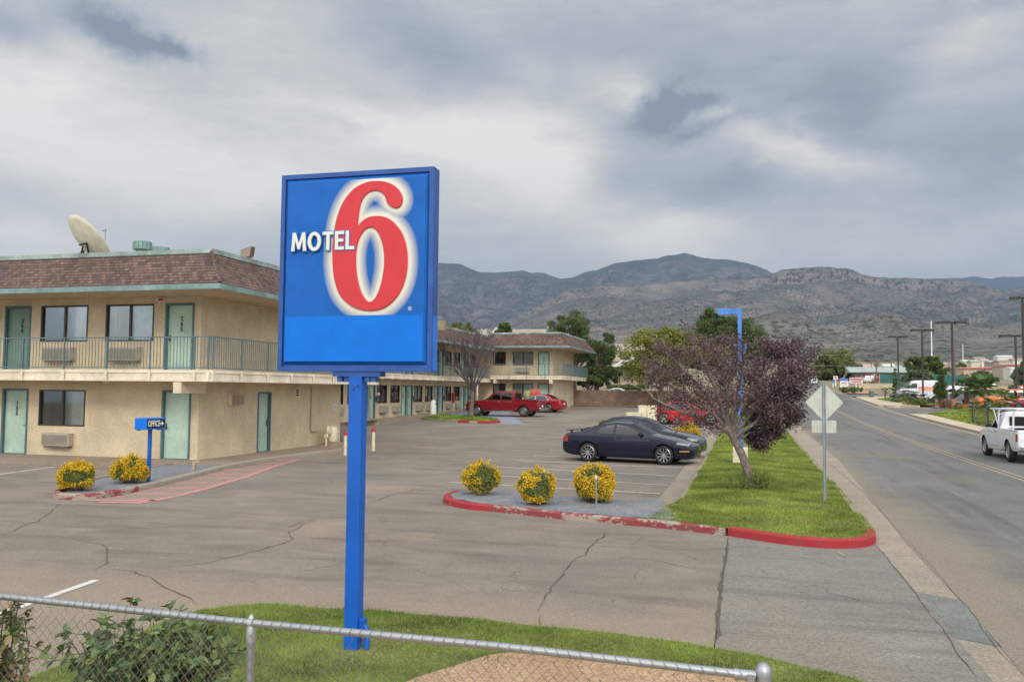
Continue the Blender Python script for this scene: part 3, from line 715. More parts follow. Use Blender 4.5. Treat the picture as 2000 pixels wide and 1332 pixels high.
# ------------------------------------------------------------------ facade parts. M maps (along, outward, z) to the world
def wall(name, M, parent, a0, a1, z0, z1, holes, m_, th=.16):
    mb = MB(M); As = sorted({a0, a1}|{h[0] for h in holes}|{h[1] for h in holes}); Zs = sorted({z0, z1}|{h[2] for h in holes}|{h[3] for h in holes})
    As = [a for a in As if a0 <= a <= a1]; Zs = [z for z in Zs if z0 <= z <= z1]
    for i in range(len(As)-1):
        for j in range(len(Zs)-1):
            a, z = (As[i]+As[i+1])/2, (Zs[j]+Zs[j+1])/2
            if any(h[0] < a < h[1] and h[2] < z < h[3] for h in holes): continue
            mb.quad((As[i], 0, Zs[j]), (As[i+1], 0, Zs[j]), (As[i+1], 0, Zs[j+1]), (As[i], 0, Zs[j+1]))
    for h0, h1, q0, q1 in holes:
        for p, q in (((h0, q0), (h0, q1)), ((h0, q1), (h1, q1)), ((h1, q1), (h1, q0)), ((h1, q0), (h0, q0))):
            mb.quad((p[0], 0, p[1]), (q[0], 0, q[1]), (q[0], -th, q[1]), (p[0], -th, p[1]))
    return mb.build(name, m_, parent)
def door(M, parent, a0, a1, z0, z1, hinge=0, num=None, opened=False, handle=True, small=False, numdx=0., seed=0):
    """frame as a child of the door leaf, with handle and numerals"""
    lm = MB(M)
    if opened:
        # leaf swung inwards, seen across the opening
        lm.add([(a0+.07, -.14, z0+.02), (a0+.16, -.17, z0+.02), (a1-.08, -.95, z0+.02), (a1-.10, -1.0, z0+.02), (a0+.07, -.14, z1-.05), (a0+.16, -.17, z1-.05), (a1-.08, -.95, z1-.05), (a1-.10, -1.0, z1-.05)],
               [(0, 1, 5, 4), (1, 2, 6, 5), (2, 3, 7, 6), (3, 0, 4, 7), (4, 5, 6, 7), (0, 3, 2, 1)])
        lm.box((a0+.07, -.13, z0+.02), (a1-.07, -.10, z1-.07))
    else: lm.box((a0+.07, -.13, z0+.02), (a1-.07, -.09, z1-.07))
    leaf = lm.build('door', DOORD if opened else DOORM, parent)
    fm = MB(M)
    fm.box((a0-.0, -.14, z0), (a0+.068, .022, z1)); fm.box((a1-.068, -.14, z0), (a1, .022, z1)); fm.box((a0+.068, -.14, z1-.068), (a1-.068, .022, z1))
    fm.box((a0+.068, -.14, z0), (a1-.068, .01, z0+.018))
    fm.build('frame', TEAL_D, leaf)
    if small: 
        nm = MB(M)
        nm.box(((a0+a1)/2-.03, -.089, z1-.94), ((a0+a1)/2+.03, -.084, z1-.52))
        nm.build('room_number', BLACK, leaf); return leaf
    hm = MB(M); ha = a1-.13 if hinge == 0 else a0+.13
    hm.box((ha-.025, -.092, z0+.93), (ha+.025, -.08, z0+1.13)); hm.tube([(ha, -.09, z0+.98), (ha, -.03, z0+.98), (ha+(.10 if hinge else -.10), -.03, z0+.98)], .012, 6)
    if not small: hm.lathe([(0, .012), (.022, .012), (.026, 0)], (ha, -.08, z0+1.09), 'y', 10)
    hm.build('handle', BRASS, leaf)
    if num:
        mid = (a0+a1)/2+numdx
        for k, ch in enumerate(num):
            # letters run against the a axis on the front facade
            sgn = SGN(M)
            text_mesh('room_number', ch, .20, BLACK, lambda x, y, z, kk=k: M(mid+sgn*x, -.082+z, z1-.50-.175*kk+y), ext=.003, parent=leaf, offset=.006)
    return leaf
def SGN(M):
    a = Vector(M(0, 0, 0)); e = Vector(M(1, 0, 0))-a; o = Vector(M(0, 1, 0))-a
    return 1 if Vector((0, 0, 1)).cross(o).dot(e) > 0 else -1
def window(M, parent, a0, a1, z0, z1, left='grey', right='grey', seed=0, simple=False):
    """sliding window; left / right name what hangs behind each sash (in the order of the a axis)"""
    rng = random.Random(seed); f = .045
    fm = MB(M)
    for q in ((a0, z0, a1, z0+f), (a0, z1-f, a1, z1), (a0, z0+f, a0+f, z1-f), (a1-f, z0+f, a1, z1-f)): fm.box((q[0], -.10, q[1]), (q[2], .015, q[3]))
    fr = fm.build('window', WFRAME, parent)
    mm = MB(M); c = (a0+a1)/2; mm.box((c-.035, -.085, z0+f), (c+.035, -.02, z1-f)); mm.build('mullion', WFRAME, fr)
    g = MB(M); g.box((a0+f, -.062, z0+f), (a1-f, -.055, z1-f)); g.build('pane', GLASS, fr)
    for side, (x0, x1) in ((left, (a0, c)), (right, (c, a1))):
        if side == 'dark': continue
        cm = MB(M); n = 14 if simple else 44; vs = []; ph = rng.uniform(0, 6)
        for i in range(n+1):
            a = x0+f*.5+(x1-x0-f)*i/n; d = -.16+.022*math.sin(i*1.55+ph)+.012*math.sin(i*.7+ph*2)
            vs += [(a, d, z0), (a, d, z1)]
        cm.add(vs, [(2*i, 2*i+2, 2*i+3, 2*i+1) for i in range(n)])
        cm.build('curtain', {'grey': CURT, 'white': CURTW, 'blind': mat('slate_blind', (.42, .50, .60), .8)}[side], fr, smooth='all')
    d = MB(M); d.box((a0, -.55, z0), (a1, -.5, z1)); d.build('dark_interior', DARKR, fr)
    return fr
def ac(M, parent, a0, a1, z0, z1, simple=False):
    b = MB(M); b.box((a0, .002, z0), (a1, .24, z1)); o = b.build('ac_unit', ACM, parent, bevel=0 if simple else .012)
    g = MB(M); n = 5 if simple else 11
    for k in range(n):
        z = z0+.05+(z1-z0-.1)*k/(n-1)*.92; g.box((a0+.05, .241, z), (a1-.05, .249, z+.012))
    g.box((a0+.08, .03, z0-.05), (a1-.08, .20, z0-.001))
    g.build('grille', ACD, o); return o
def railing(M, parent, a0, a1, z, h=1.03, step=.118, posts=None, d=0.):
    b = MB(M)
    b.box((a0, d-.02, z+h-.035), (a1, d+.02, z+h)); b.box((a0, d-.012, z+.06), (a1, d+.012, z+.09))
    n = max(1, int(abs(a1-a0)/step)); r = .0075
    for i in range(n+1):
        a = a0+(a1-a0)*i/n; b.box((a-r, d-r, z+.09), (a+r, d+r, z+h-.035))
    for p in posts or []: b.box((p-.02, d+.012, z-.28), (p+.02, d+.05, z+h-.01))
    return b.build('railing', RAIL, parent)
def gutter_details(): pass

# ------------------------------------------------------------------ near block
NX, NY, NL = -16.80, 24.21, 10.04
MF = lambda a, d, z: (NX-a, NY-d, z)          # front: a runs to the left
MS = lambda a, d, z: (NX+d, NY+a, z)          # side facing the drive
mot = thing('motel_building', (NX-6, NY+5, .13), 'tan two storey motel block nearest the camera, with rooms 264 and 265 upstairs', 'motel')
AL = 26.
H_low = [(.28, 1.36, .13, 2.33), (4.30, 6.15, 1.10, 2.30), (6.59, 7.67, .13, 2.33), (8.0, 9.07, .13, 2.33), (9.5, 11.35, 1.1, 2.3)]
H_up = [(.25, 1.33, 2.97, 5.13), (1.76, 3.61, 3.91, 5.12), (4.31, 6.20, 3.91, 5.12), (6.61, 7.70, 2.97, 5.13), (8.3, 9.38, 2.97, 5.13)]
wall('wall', MF, mot, 0, AL, .0, 2.62, H_low, STUCCO); wall('wall', MF, mot, 0, AL, 2.62, 5.36, H_up, STUCCO)
wall('wall', MS, mot, 0, NL, .0, 2.62, [(3.46, 4.36, .13, 2.28)], STUCCO); wall('wall', MS, mot, 0, NL, 2.62, 5.36, [], STUCCO)
b = MB(); b.box((NX-AL, NY+NL-.2, 0), (NX-.01, NY+NL, 5.36)); b.build('wall', STUCCO, mot)
door(MF, mot, .28, 1.36, .13, 2.33, hinge=0); door(MF, mot, 6.59, 7.67, .13, 2.33, hinge=1, num='155', numdx=.0); door(MF, mot, 8.0, 9.07, .13, 2.33, num='153')
door(MF, mot, .25, 1.33, 2.97, 5.13, hinge=0, num='265', numdx=-.02); door(MF, mot, 6.61, 7.70, 2.97, 5.13, num='264', opened=True, numdx=-.1)
window(MF, mot, 4.30, 6.15, 1.10, 2.30, 'grey', 'dark', 1); window(MF, mot, 9.5, 11.35, 1.1, 2.3, seed=4)
window(MF, mot, 1.76, 3.61, 3.91, 5.12, 'white', 'grey', 2); window(MF, mot, 4.31, 6.20, 3.91, 5.12, 'grey', 'blind', 3)
door(MS, mot, 3.46, 4.36, .13, 2.28, hinge=0)
ac(MF, mot, 4.70, 5.80, .45, .87); ac(MF, mot, 4.75, 5.92, 3.27, 3.71); ac(MF, mot, 2.15, 3.38, 3.27, 3.71)
# balcony slab round the corner, with its facing boards
b = MB(); b.box((NX-AL, NY-1.28, 2.63), (NX+1.28, NY-.01, 2.93)); b.box((NX+.01, NY-.01, 2.63), (NX+1.28, NY+10.95, 2.93)); b.build('balcony_slab', SLABM, mot)
b = MB()
b.box((NX-AL, NY-1.31, 2.86), (NX+1.31, NY-1.28, 2.95)); b.box((NX+1.28, NY-1.28, 2.86), (NX+1.31, NY+10.98, 2.95))
b.box((NX-AL, NY-1.30, 2.60), (NX+1.30, NY-1.28, 2.66)); b.box((NX+1.28, NY-1.28, 2.60), (NX+1.30, NY+10.98, 2.66))
pf = [-1.19, -.71, .86, 2.44, 4.03, 5.63, 7.2, 8.8, 10.4, 12]; ps = [-1.25, .3, 1.9, 3.5, 5.1, 6.7, 8.3, 9.9, 10.9]
for p in pf: b.box((NX-p-.05, NY-1.345, 2.60), (NX-p+.05, NY-1.31, 2.955))
for p in ps: b.box((NX+1.31, NY+p-.05, 2.60), (NX+1.345, NY+p+.05, 2.955))
b.build('slab_trim', SLABM, mot)
MFo = lambda a, d, z: MF(a, 1.27+d, z); MSo = lambda a, d, z: MS(a, 1.27+d, z)
railing(MFo, mot, -1.25, 14, 2.94, posts=pf); railing(MSo, mot, -1.22, 10.95, 2.94, posts=ps)
railing(lambda a, d, z: (NX+a, NY+10.93+d, z), mot, .1, 1.2, 2.94)
b = MB(); b.box((NX-.03, NY-1.27, 2.24), (NX+.25, NY+.0, 2.62)); b.build('beam', STUCCO_L, mot)
b = MB(); b.lathe([(.0, 2.55), (.09, 2.55), (.12, 2.625)], (NX-3, NY-.6, 0), 'z', 12); b.build('ceiling_light', WHITE, mot)
# mansard roof
def mansard(parent, x0, x1, y0, y1, zf, zt, oh_b, oh_t, wx1, wy0, far_y=None, both=False):
    """x1/y0 corner toward the camera; roof skirts on the front (y0) and right (x1)"""
    A = (wx1+oh_b, wy0-oh_b); B = (wx1+oh_t, wy0-oh_t)
    r = MB()
    r.quad((x0, A[1], zf), (A[0], A[1], zf), (B[0], B[1], zt), (x0, B[1], zt))
    r.quad((A[0], A[1], zf), (A[0], y1+oh_b, zf), (B[0], y1+oh_t, zt), (B[0], B[1], zt))
    r.quad((A[0], y1+oh_b, zf), (x0, y1+oh_b, zf), (x0, y1+oh_t, zt), (B[0], y1+oh_t, zt))
    ro = r.build('roof', SHING, parent)
    h = MB(); h.tube([(A[0]+.01, A[1]-.01, zf+.03), (B[0]+.01, B[1]-.01, zt+.02)], .07, 6); h.build('hip_ridge', SHING, ro)
    f = MB()
    f.box((x0, A[1]-.03, zf-.15), (A[0]+.03, A[1]+.02, zf+.005)); f.box((A[0]-.02, A[1]+.02, zf-.15), (A[0]+.03, y1+oh_b, zf+.005))
    f.build('fascia', FASC, parent)
    g = MB(); g.box((x0, B[1]-.04, zt-.02), (B[0]+.04, B[1]+.06, zt+.13)); g.box((B[0]-.06, B[1]+.06, zt-.02), (B[0]+.04, y1+oh_t, zt+.13)); g.box((x0, y1+oh_t, zt-.02), (B[0]+.04, y1+oh_t+.08, zt+.13))
    g.box((x0, B[1]-.052, zt-.005), (B[0]+.052, B[1]-.041, zt+.03)); g.build('roof_edge', TRIMG, parent)
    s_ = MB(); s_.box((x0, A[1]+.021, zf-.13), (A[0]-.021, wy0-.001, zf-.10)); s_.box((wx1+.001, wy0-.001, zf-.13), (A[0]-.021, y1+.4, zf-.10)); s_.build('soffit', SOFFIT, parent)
    t = MB(); t.box((x0, B[1]+.06, zt-.06), (B[0]-.06, y1+oh_t, zt-.02)); t.build('flat_roof', mat('roof_gravel', (.30, .28, .26), .9), ro)
mansard(mot, NX-AL, NX, NY, NY+NL, 5.47, 6.55, 1.92, 1.0, NX, NY)
# side wall fixtures
b = MB(MS); b.box((1.54, .0, 1.82), (2.10, .10, 2.20)); o = b.build('wall_cabinet', STUCCO, mot)
b = MB(MS); b.box((1.72, .101, 1.86), (2.32, .18, 2.17)); b.build('cover', mat('tan_metal', (.33, .255, .19), .6), o)
b = MB(MS); b.box((5.98, .0, 2.08), (6.38, .06, 2.42)); o = b.build('vent_panel', SLABM, mot)
b = MB(MS)
for k in range(3): b.box((6.07, .061, 2.13+.09*k), (6.29, .068, 2.19+.09*k))
b.build('louvre', BLACK, o)
b = MB(MS); b.tube([(7.35, .05, 2.5), (7.35, .05, .78), (7.42, .05, .70), (7.9, .06, .70)], .022, 8); b.build('gas_pipe', mat('tan_pipe', (.42, .33, .23), .6), mot)
b = MB(MS); b.box((9.35, .0, 1.56), (9.62, .01, 1.78)); o = b.build('notice', WHITE, mot)
b = MB(MS); [b.box((9.38, .011, 1.60+.05*k), (9.58, .013, 1.62+.05*k)) for k in range(3)]; b.build('printed_lines', mat('notice_blue', (.1, .15, .4), .6), o)
b = MB(MF); b.box((1.62-.30, .005, 5.06+.12), (1.62+.02, .08, 5.30)); o = b.build('exit_sign', WHITE, mot)
b = MB(MF); b.box((1.36, .081, 5.20), (1.56, .086, 5.28)); b.build('red_letters', REDP, o)
b = MB(MF); b.box((8.0-.15, 0, 4.65), (8.0, .10, 4.95)); b.build('wall_lamp', CREAMP, mot)

# gas meter: regulator assembly on the slab
gm = thing('gas_meter', (NX+.55, NY+8.2, .13), 'cream gas meter and regulator piping against the side wall of the near block', 'gas meter')
b = MB(); cx, cy = NX+.5, NY+8.35
b.lathe([(0, .12), (.16, .12), (.20, .20), (.20, .62), (.16, .72), (0, .74)], (cx, cy, .13), 'z', 18); b.build('tank', CREAMP, gm, smooth=True)
b = MB(); b.lathe([(0, -.07), (.13, -.06), (.17, 0), (.13, .06), (0, .07)], (cx+.02, cy-.38, .13+.62), 'x', 16); b.lathe([(0, -.06), (.08, -.05), (.1, 0), (.08, .05), (0, .06)], (cx, cy-.55, .13+.38), 'y', 12); b.build('regulator', CREAMP, gm, smooth=True)
b = MB()
b.tube([(cx, cy-.55, .10), (cx, cy-.55, .5), (cx, cy-.38, .62), (cx, cy-.2, .66), (cx, cy, .74)], .035, 8); b.tube([(cx, cy, .86), (cx, cy+.2, .86), (cx, cy+.42, .78), (cx, cy+.42, .45)], .03, 8)
b.tube([(cx-.05, cy-.3, .85), (cx, cy+.4, .85)], .022, 8); b.tube([(cx, cy+.3, .62), (cx, cy+.55, .62)], .045, 8); b.tube([(cx, cy+.42, .40), (cx, cy+.42, .5)], .05, 8)
b.tube([(cx, cy-.05, .86), (cx, cy-.05, .98)], .015, 6); b.build('pipework', CREAMP, gm, smooth=True)
b = MB(); b.box((cx-.3, cy-.45, .13), (cx+.35, cy+.4, .23)); b.build('concrete_pad', mat('brick_pad', (.34, .24, .17), .9), gm)

# rooftop things: each could be lifted off
dish = thing('satellite_dish', (NX-5.6, NY+3.4, 6.53), 'large cream satellite dish tilted on the near motel roof', 'satellite dish')
dc = at(176, 468, 33.2); rad = 1.02
n_ = Vector((.33, .67, .63)).normalized(); e1 = n_.cross(Vector((0, 0, 1))).normalized(); e2 = n_.cross(e1)
b = MB(); vs = []; fs = []; K = 36; R_ = 8
for layer in (0, 1):
    for i in range(R_+1):
        r = rad*i/R_
        for k in range(K):
            q = 2*math.pi*k/K; vs.append(dc+e1*r*math.cos(q)+e2*r*math.sin(q)*1.08+n_*(.30*(r/rad)**2-.30-.02*layer))
o_ = (R_+1)*K
for i in range(R_):
    for k in range(K):
        k2 = (k+1) % K; fs += [(i*K+k, (i+1)*K+k, (i+1)*K+k2, i*K+k2), (o_+i*K+k, o_+i*K+k2, o_+(i+1)*K+k2, o_+(i+1)*K+k)]
for k in range(K): k2 = (k+1) % K; fs.append((R_*K+k, o_+R_*K+k, o_+R_*K+k2, R_*K+k2))
b.add(vs, fs); b.build('reflector', mat('dish_cream', (.60, .56, .42), .6, var=.08), dish, smooth='all')
b = MB(); base = Vector((dc.x-.35, dc.y+.1, 6.54))
b.tube([base, dc-n_*.32+Vector((0, 0, -.25))], .05, 8)
b.tube([base+Vector((-.35, 0, 0)), dc-n_*.34+Vector((0, 0, -.1))], .035, 6); b.tube([base+Vector((.25, -.5, 0)), dc-n_*.33-e1*.2+Vector((0, 0, -.3))], .035, 6); b.tube([base+Vector((.1, .5, 0)), dc-n_*.33+e1*.3], .035, 6)
b.tube([dc-n_*.33+e1*.3, dc-n_*.33-e1*.3], .04, 6); b.build('mount', BLACK, dish)
b = MB(); fp = dc+n_*.75
b.tube([dc+e2*.9-n_*.02, fp], .015, 5); b.tube([fp, fp-n_*.12], .04, 8); b.build('feed_arm', METAL, dish)
def roof_fan(px, py, D, label, r=.37, h=.38):
    c = at(px, py, D); t_ = thing('roof_fan', (c.x, c.y, 6.52), label, 'roof fan', 'roof fans')
    g_ = mat('fan_green', (.20, .31, .28), .5)
    b = MB(); b.lathe([(r*.62, 6.50-c.z), (r*.62, -.02)], c, 'z', 20); b.build('base', g_, t_, smooth=True)
    b = MB(); b.lathe([(r*.72, -.02), (r, .02), (r, h-.03), (r*.9, h), (0, h+.02)], c, 'z', 28)
    b.cur = 1
    for k in range(14):
        q = 2*math.pi*k/14; p = Vector((c.x+math.cos(q)*(r+.004), c.y+math.sin(q)*(r+.004), c.z)); b.tube([p+Vector((0, 0, .03)), p+Vector((0, 0, h-.04))], .012, 4)
    b.build('hood', [g_, mat('fan_dark', (.09, .15, .14), .5)], t_)
roof_fan(278, 489, 35.5, 'taller green roof fan, left of the pair behind the roof edge', h=.36); roof_fan(314, 495, 38.5, 'shorter green roof fan, right of the pair behind the roof edge', .36, .28)
fl = thing('floodlight', at(478, 508, 29.4), 'tan box floodlight on the side edge of the near motel roof', 'floodlight')
c = at(481, 496, 29.4)
b = MB(lambda x, y, z: tuple(c+Vector((x, y, z)))); k_ = .2
b.add([(-.20, -.12, -.20), (.20, -.12, -.10), (.20, .14, -.10), (-.20, .14, -.20), (-.13, -.12, .14), (.26, -.12, .24), (.26, .14, .24), (-.13, .14, .14)], [(0, 3, 2, 1), (4, 5, 6, 7), (0, 1, 5, 4), (1, 2, 6, 5), (2, 3, 7, 6), (3, 0, 4, 7)])
b.build('housing', mat('bronze_tan', (.27, .21, .14), .45), fl, bevel=.01)
b = MB(lambda x, y, z: tuple(c+Vector((x, y, z)))); b.tube([(.0, 0, -.18), (.0, 0, -.45)], .04, 8); b.box((-.09, -.07, -.30), (.12, .07, -.22)); b.build('bracket', mat('bronze_tan', (.27, .21, .14), .45), fl)
b = MB(lambda x, y, z: tuple(c+Vector((x, y, z)))); b.add([(.215, -.10, -.085), (.215, .12, -.085), (.27, .12, .21), (.27, -.10, .21)], [(0, 1, 2, 3)]); b.build('lens', GLASS, fl)
b = MB(); a_ = at(490, 510, 29.4); z_ = at(519, 514, 29.); b.tube([a_, z_], .008, 4); o = b.build('antenna_wire', METAL); tag(o, 'thin wire sticking out from the roof edge beside the floodlight', 'wire')

# ------------------------------------------------------------------ L shaped rear block
BX, B0 = -22.95, 51.40
MB2 = lambda a, d, z: (BX+d, B0+a, z)
LX, LY = -16.36, 74.6
rear = thing('motel_building', (BX-3, 62, .55), 'long L shaped tan motel wing behind the blue sign, rooms in two rows', 'motel')
cs = [-13.75, -7.25, -.75, 5.75, 12.25, 18.75]; HL = []; HU = []
for c_ in cs:
    for (p, q) in ((-1.05, -.08), (.08, 1.05)): HL.append((c_+p, c_+q, .55, 2.70)); HU.append((c_+p, c_+q, 3.40, 5.50))
    for (p, q) in ((1.33, 2.95), (3.52, 5.12)):
        if c_+q < 22.5: HL.append((c_+p, c_+q, 1.49, 2.68)); HU.append((c_+p, c_+q, 4.30, 5.46))
HL.append((22.1, 23.1, .75, 2.85))
wall('wall', MB2, rear, -18, LY-B0, 0.1, 3.05, HL, STUCCO); wall('wall', MB2, rear, -18, LY-B0, 3.05, 5.95, HU, STUCCO)
k = 0
for c_ in cs:
    for (p, q) in ((-1.05, -.08), (.08, 1.05)): door(MB2, rear, c_+p, c_+q, .55, 2.70, small=True); door(MB2, rear, c_+p, c_+q, 3.40, 5.50, small=True)
    for (p, q) in ((1.33, 2.95), (3.52, 5.12)):
        if c_+q < 22.5:
            k += 1; window(MB2, rear, c_+p, c_+q, 1.49, 2.68, 'dark' if k % 3 == 0 else 'grey', 'grey' if k % 4 else 'dark', k, True); window(MB2, rear, c_+p, c_+q, 4.30, 5.46, 'white' if k % 4 == 1 else 'grey', 'dark' if k % 3 == 1 else 'grey', k+50, True)
            ac(MB2, rear, c_+p+.35, c_+q-.25, .88+.04*(c_ > 10), 1.30, True)
    b = MB(MB2); b.box((c_-.02+1.12, 0.01, 1.6), (c_+.10+1.12, .14, 1.95)); b.build('letter_box', mat('slate_box', (.12, .15, .2), .5), rear)
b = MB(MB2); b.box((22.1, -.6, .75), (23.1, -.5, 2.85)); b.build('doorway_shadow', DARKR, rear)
for aa, lab in ((18.25-13.0-6.9, 0), (15.45, 1)):
    b = MB(MB2); b.box((aa-.12, .01, 1.35), (aa+.12, .2, 2.15)); b.build('extinguisher_box', REDP, rear)
b = MB(); b.box((BX+.01, 38.0, 3.08), (BX+1.28, LY-.01, 3.38)); b.build('balcony_slab', SLABM, rear)
b = MB()
for i in range(24): y = 38.6+1.6*i; (y < 73) and b.box((BX+1.28, y-.05, 3.04), (BX+1.33, y+.05, 3.40))
b.box((BX+1.28, 38.0, 3.32), (BX+1.31, 73.2, 3.40)); b.build('slab_trim', SLABM, rear)
railing(lambda a, d, z: (BX+1.27+d, 38+a, z), rear, 0, 35.2, 3.39, step=.13, posts=[.6+1.6*i for i in range(22)])
# front of the far wing
ML = lambda a, d, z: (LX-a, LY-d, z); ME = lambda a, d, z: (LX+d, LY+a, z)
dl = .78        # measured door offset from the corner
HL = [(.28, 1.30, .88, 3.02), (1.75, 3.60, 1.80, 3.02), (4.25, 5.4, 1.8, 3.02)]
HU = [(.28, 1.32, 3.70, 5.80), (1.75, 3.60, 4.62, 5.80), (4.25, 5.4, 4.62, 5.8)]
wall('wall', ML, rear, 0, LX-BX, .5, 3.33, HL, STUCCO); wall('wall', ML, rear, 0, LX-BX, 3.33, 6.15, HU, STUCCO)
wall('wall', ME, rear, 0, 9.74, .5, 3.33, [], STUCCO_L); wall('wall', ME, rear, 0, 9.74, 3.33, 6.15, [], STUCCO)
door(ML, rear, .28, 1.30, .88, 3.02); door(ML, rear, .28, 1.32, 3.70, 5.80, num='214')
window(ML, rear, 1.75, 3.60, 1.80, 3.02, 'white', 'grey', 80, True); window(ML, rear, 4.25, 5.4, 1.8, 3.02, 'dark', 'grey', 81, True)
window(ML, rear, 1.75, 3.60, 4.62, 5.80, 'grey', 'grey', 82, True); window(ML, rear, 4.25, 5.4, 4.62, 5.8, 'dark', 'dark', 83, True)
ac(ML, rear, 2.05, 3.3, 3.98, 4.40, True)
b = MB(); b.box((BX+1.3, LY-1.28, 3.36), (LX+1.28, LY-.01, 3.66)); b.box((LX+.01, LY-.01, 3.36), (LX+1.28, LY+10.5, 3.66))
b.box((BX+1.3, LY-1.31, 3.58), (LX+1.31, LY-1.28, 3.68)); b.box((LX+1.28, LY-1.28, 3.58), (LX+1.31, LY+10.5, 3.68)); b.build('balcony_slab', SLABM, rear)
railing(lambda a, d, z: ML(a, 1.27+d, z), rear, -1.25, 5.2, 3.67, step=.13, posts=[-1.2, .4, 2.0, 3.6]); railing(lambda a, d, z: ME(a, 1.27+d, z), rear, -1.22, 10.5, 3.67, step=.118, posts=[0, 1.6, 3.2, 4.8, 6.4, 8, 9.6])
for aa in (-.02, 5.0): b = MB(); b.box((LX-aa-.03, LY-1.27, 3.0), (LX-aa+.25, LY, 3.35)); b.build('beam', STUCCO_L, rear)
# roofs of the two arms
r = MB(); oh, ot = 1.92, 1.0; zf, zt = 5.95, 7.05
r.quad((BX+oh, 33, zf), (BX+oh, LY-oh+.1, zf), (BX+ot, LY-ot+.1, zt), (BX+ot, 33, zt)); r.build('roof', SHING, rear)
f = MB(); f.box((BX+oh-.03, 33, zf-.15), (BX+oh+.02, LY-oh, zf+.005)); f.build('fascia', FASC, rear)
f = MB(); f.box((BX+ot-.1, 33, zt-.02), (BX+ot+.04, LY-ot, zt+.14)); f.build('roof_edge', TRIMG, rear)
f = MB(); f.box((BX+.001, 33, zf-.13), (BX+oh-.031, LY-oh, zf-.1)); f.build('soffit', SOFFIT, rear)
f = MB(); f.box((BX-12, 33, zt-.06), (BX+ot-.1, LY+4, zt-.03)); f.build('flat_roof', mat('roof_gravel', (.30, .28, .26), .9), rear)
mansard(rear, BX+ot, LX, LY, LY+9.74, 6.23, 7.33, 1.92, 1.0, LX, LY)
fl2 = copy_tree(fl, (0, 0, 0), 0, 'pale floodlight on the roof end of the far motel wing'); fl2.location = Vector(fl.location)+(at(1106, 655, 84)-c)
b = MB(); q = at(862, 632, 60); b.box((q.x-.2, q.y-.2, q.z-.5), (q.x+.3, q.y+.2, q.z+.2)); o = b.build('roof_hatch', mat('bronze_tan', (.27, .21, .14), .45), bevel=.02); tag(o, 'small tan box on the long wing roof just right of the blue sign', 'roof box')
# hidden stair wing linking the blocks
# ------------------------------------------------------------------ main sign
BLUE = mat('sign_blue', (.004, .115, .46), .45, var=.07, vscale=4, spec=.3)
BLUE_L = mat('repainted_blue', (.003, .165, .68), .5, var=.05, vscale=5, spec=.25)
BLUE_F = mat('frame_blue', (.02, .085, .33), .45, var=.12, vscale=5)
BLUE_P = mat('pole_blue', (.002, .10, .48), .45, var=.08, vscale=3)
HALO = mat('sign_white', (.74, .74, .66), .4, var=.03); SIXR = mat('sign_red', (.62, .045, .055), .45, var=.04, vscale=3, spec=.3)
SY = 7.44
def sp(px, py):
    d = ray(px, py); t = SY/d.y; return (d.x*t, EH+d.z*t)
sg = thing('motel_sign', (-3.505, 7.5, .03), 'big blue square roadside sign with a red 6 on a blue pole', 'sign')
x0, x1, z0, z1 = -4.31, -2.753, 2.597, 4.48; yb = SY+.14
b = MB()
b.box((x0, SY+.012, z0), (x1, yb, z1)); cab = b.build('cabinet', BLUE_F, sg, bevel=.004)
b = MB(); r_ = .043
b.box((x0, SY-.012, z0), (x0+r_, SY+.0115, z1)); b.box((x1-r_, SY-.012, z0), (x1, SY+.0115, z1)); b.box((x0+r_, SY-.012, z0), (x1-r_, SY+.0115, z0+r_)); b.box((x0+r_, SY-.012, z1-r_), (x1-r_, SY+.0115, z1))
b.build('retaining_frame', BLUE_F, cab)
# pan face, raised with a sloped edge
b = MB(); px0, px1, pz0, pz1 = x0+.05, x1-.05, z0+.062, z1-.052; q = .03; yf = SY-.028
b.add([(px0, SY+.008, pz0), (px1, SY+.008, pz0), (px1, SY+.008, pz1), (px0, SY+.008, pz1), (px0+q, yf, pz0+q), (px1-q, yf, pz0+q), (px1-q, yf, pz1-q), (px0+q, yf, pz1-q)],
      [(0, 1, 5, 4), (1, 2, 6, 5), (2, 3, 7, 6), (3, 0, 4, 7), (4, 5, 6, 7), (3, 2, 1, 0)])
face = b.build('sign_face', BLUE, sg, bevel=.006)
zl = 3.112
b = MB(); b.box((px0+q+.001, yf-.0035, pz0+q+.001), (px1-q-.001, yf-.0005, zl)); b.build('painted_out_panel', BLUE_L, sg)
b = MB(); b.box((x1+.0005, SY+.01, z0+.01), (x1+.004, yb-.01, zl)); b.build('side_paint', mat('side_repaint', (.02, .16, .60), .45), sg)
def Z6(l): return [sp(640+a/4.295, 330+c_/4.295) for a, c_ in l]
six = Z6([(545, 322), (575, 336), (610, 332), (632, 308), (643, 270), (638, 235), (615, 190), (580, 155), (530, 128), (480, 115), (420, 112), (360, 118), (300, 140), (245, 172), (195, 220), (150, 285), (115, 360), (90, 440), (73, 530), (62, 620), (58, 720), (60, 820),
          (70, 910), (90, 990), (120, 1060), (165, 1115), (220, 1155), (280, 1180), (340, 1191), (400, 1192), (460, 1180), (520, 1150), (575, 1100), (620, 1040), (655, 960), (675, 880), (683, 790), (680, 700), (665, 620), (640, 550), (600, 490), (550, 440), (490, 411), (430, 403),
          (370, 411), (320, 436), (285, 470), (268, 502), (270, 440), (278, 370), (290, 310), (310, 260), (340, 220), (380, 196), (420, 190), (460, 200), (490, 225), (505, 255), (515, 290), (528, 310)])
hole = Z6([(375, 495), (330, 515), (295, 560), (270, 620), (255, 700), (252, 790), (258, 880), (275, 970), (300, 1045), (335, 1100), (365, 1120), (400, 1105), (435, 1050), (460, 980), (480, 890), (490, 800), (488, 710), (475, 630), (450, 560), (415, 510)])
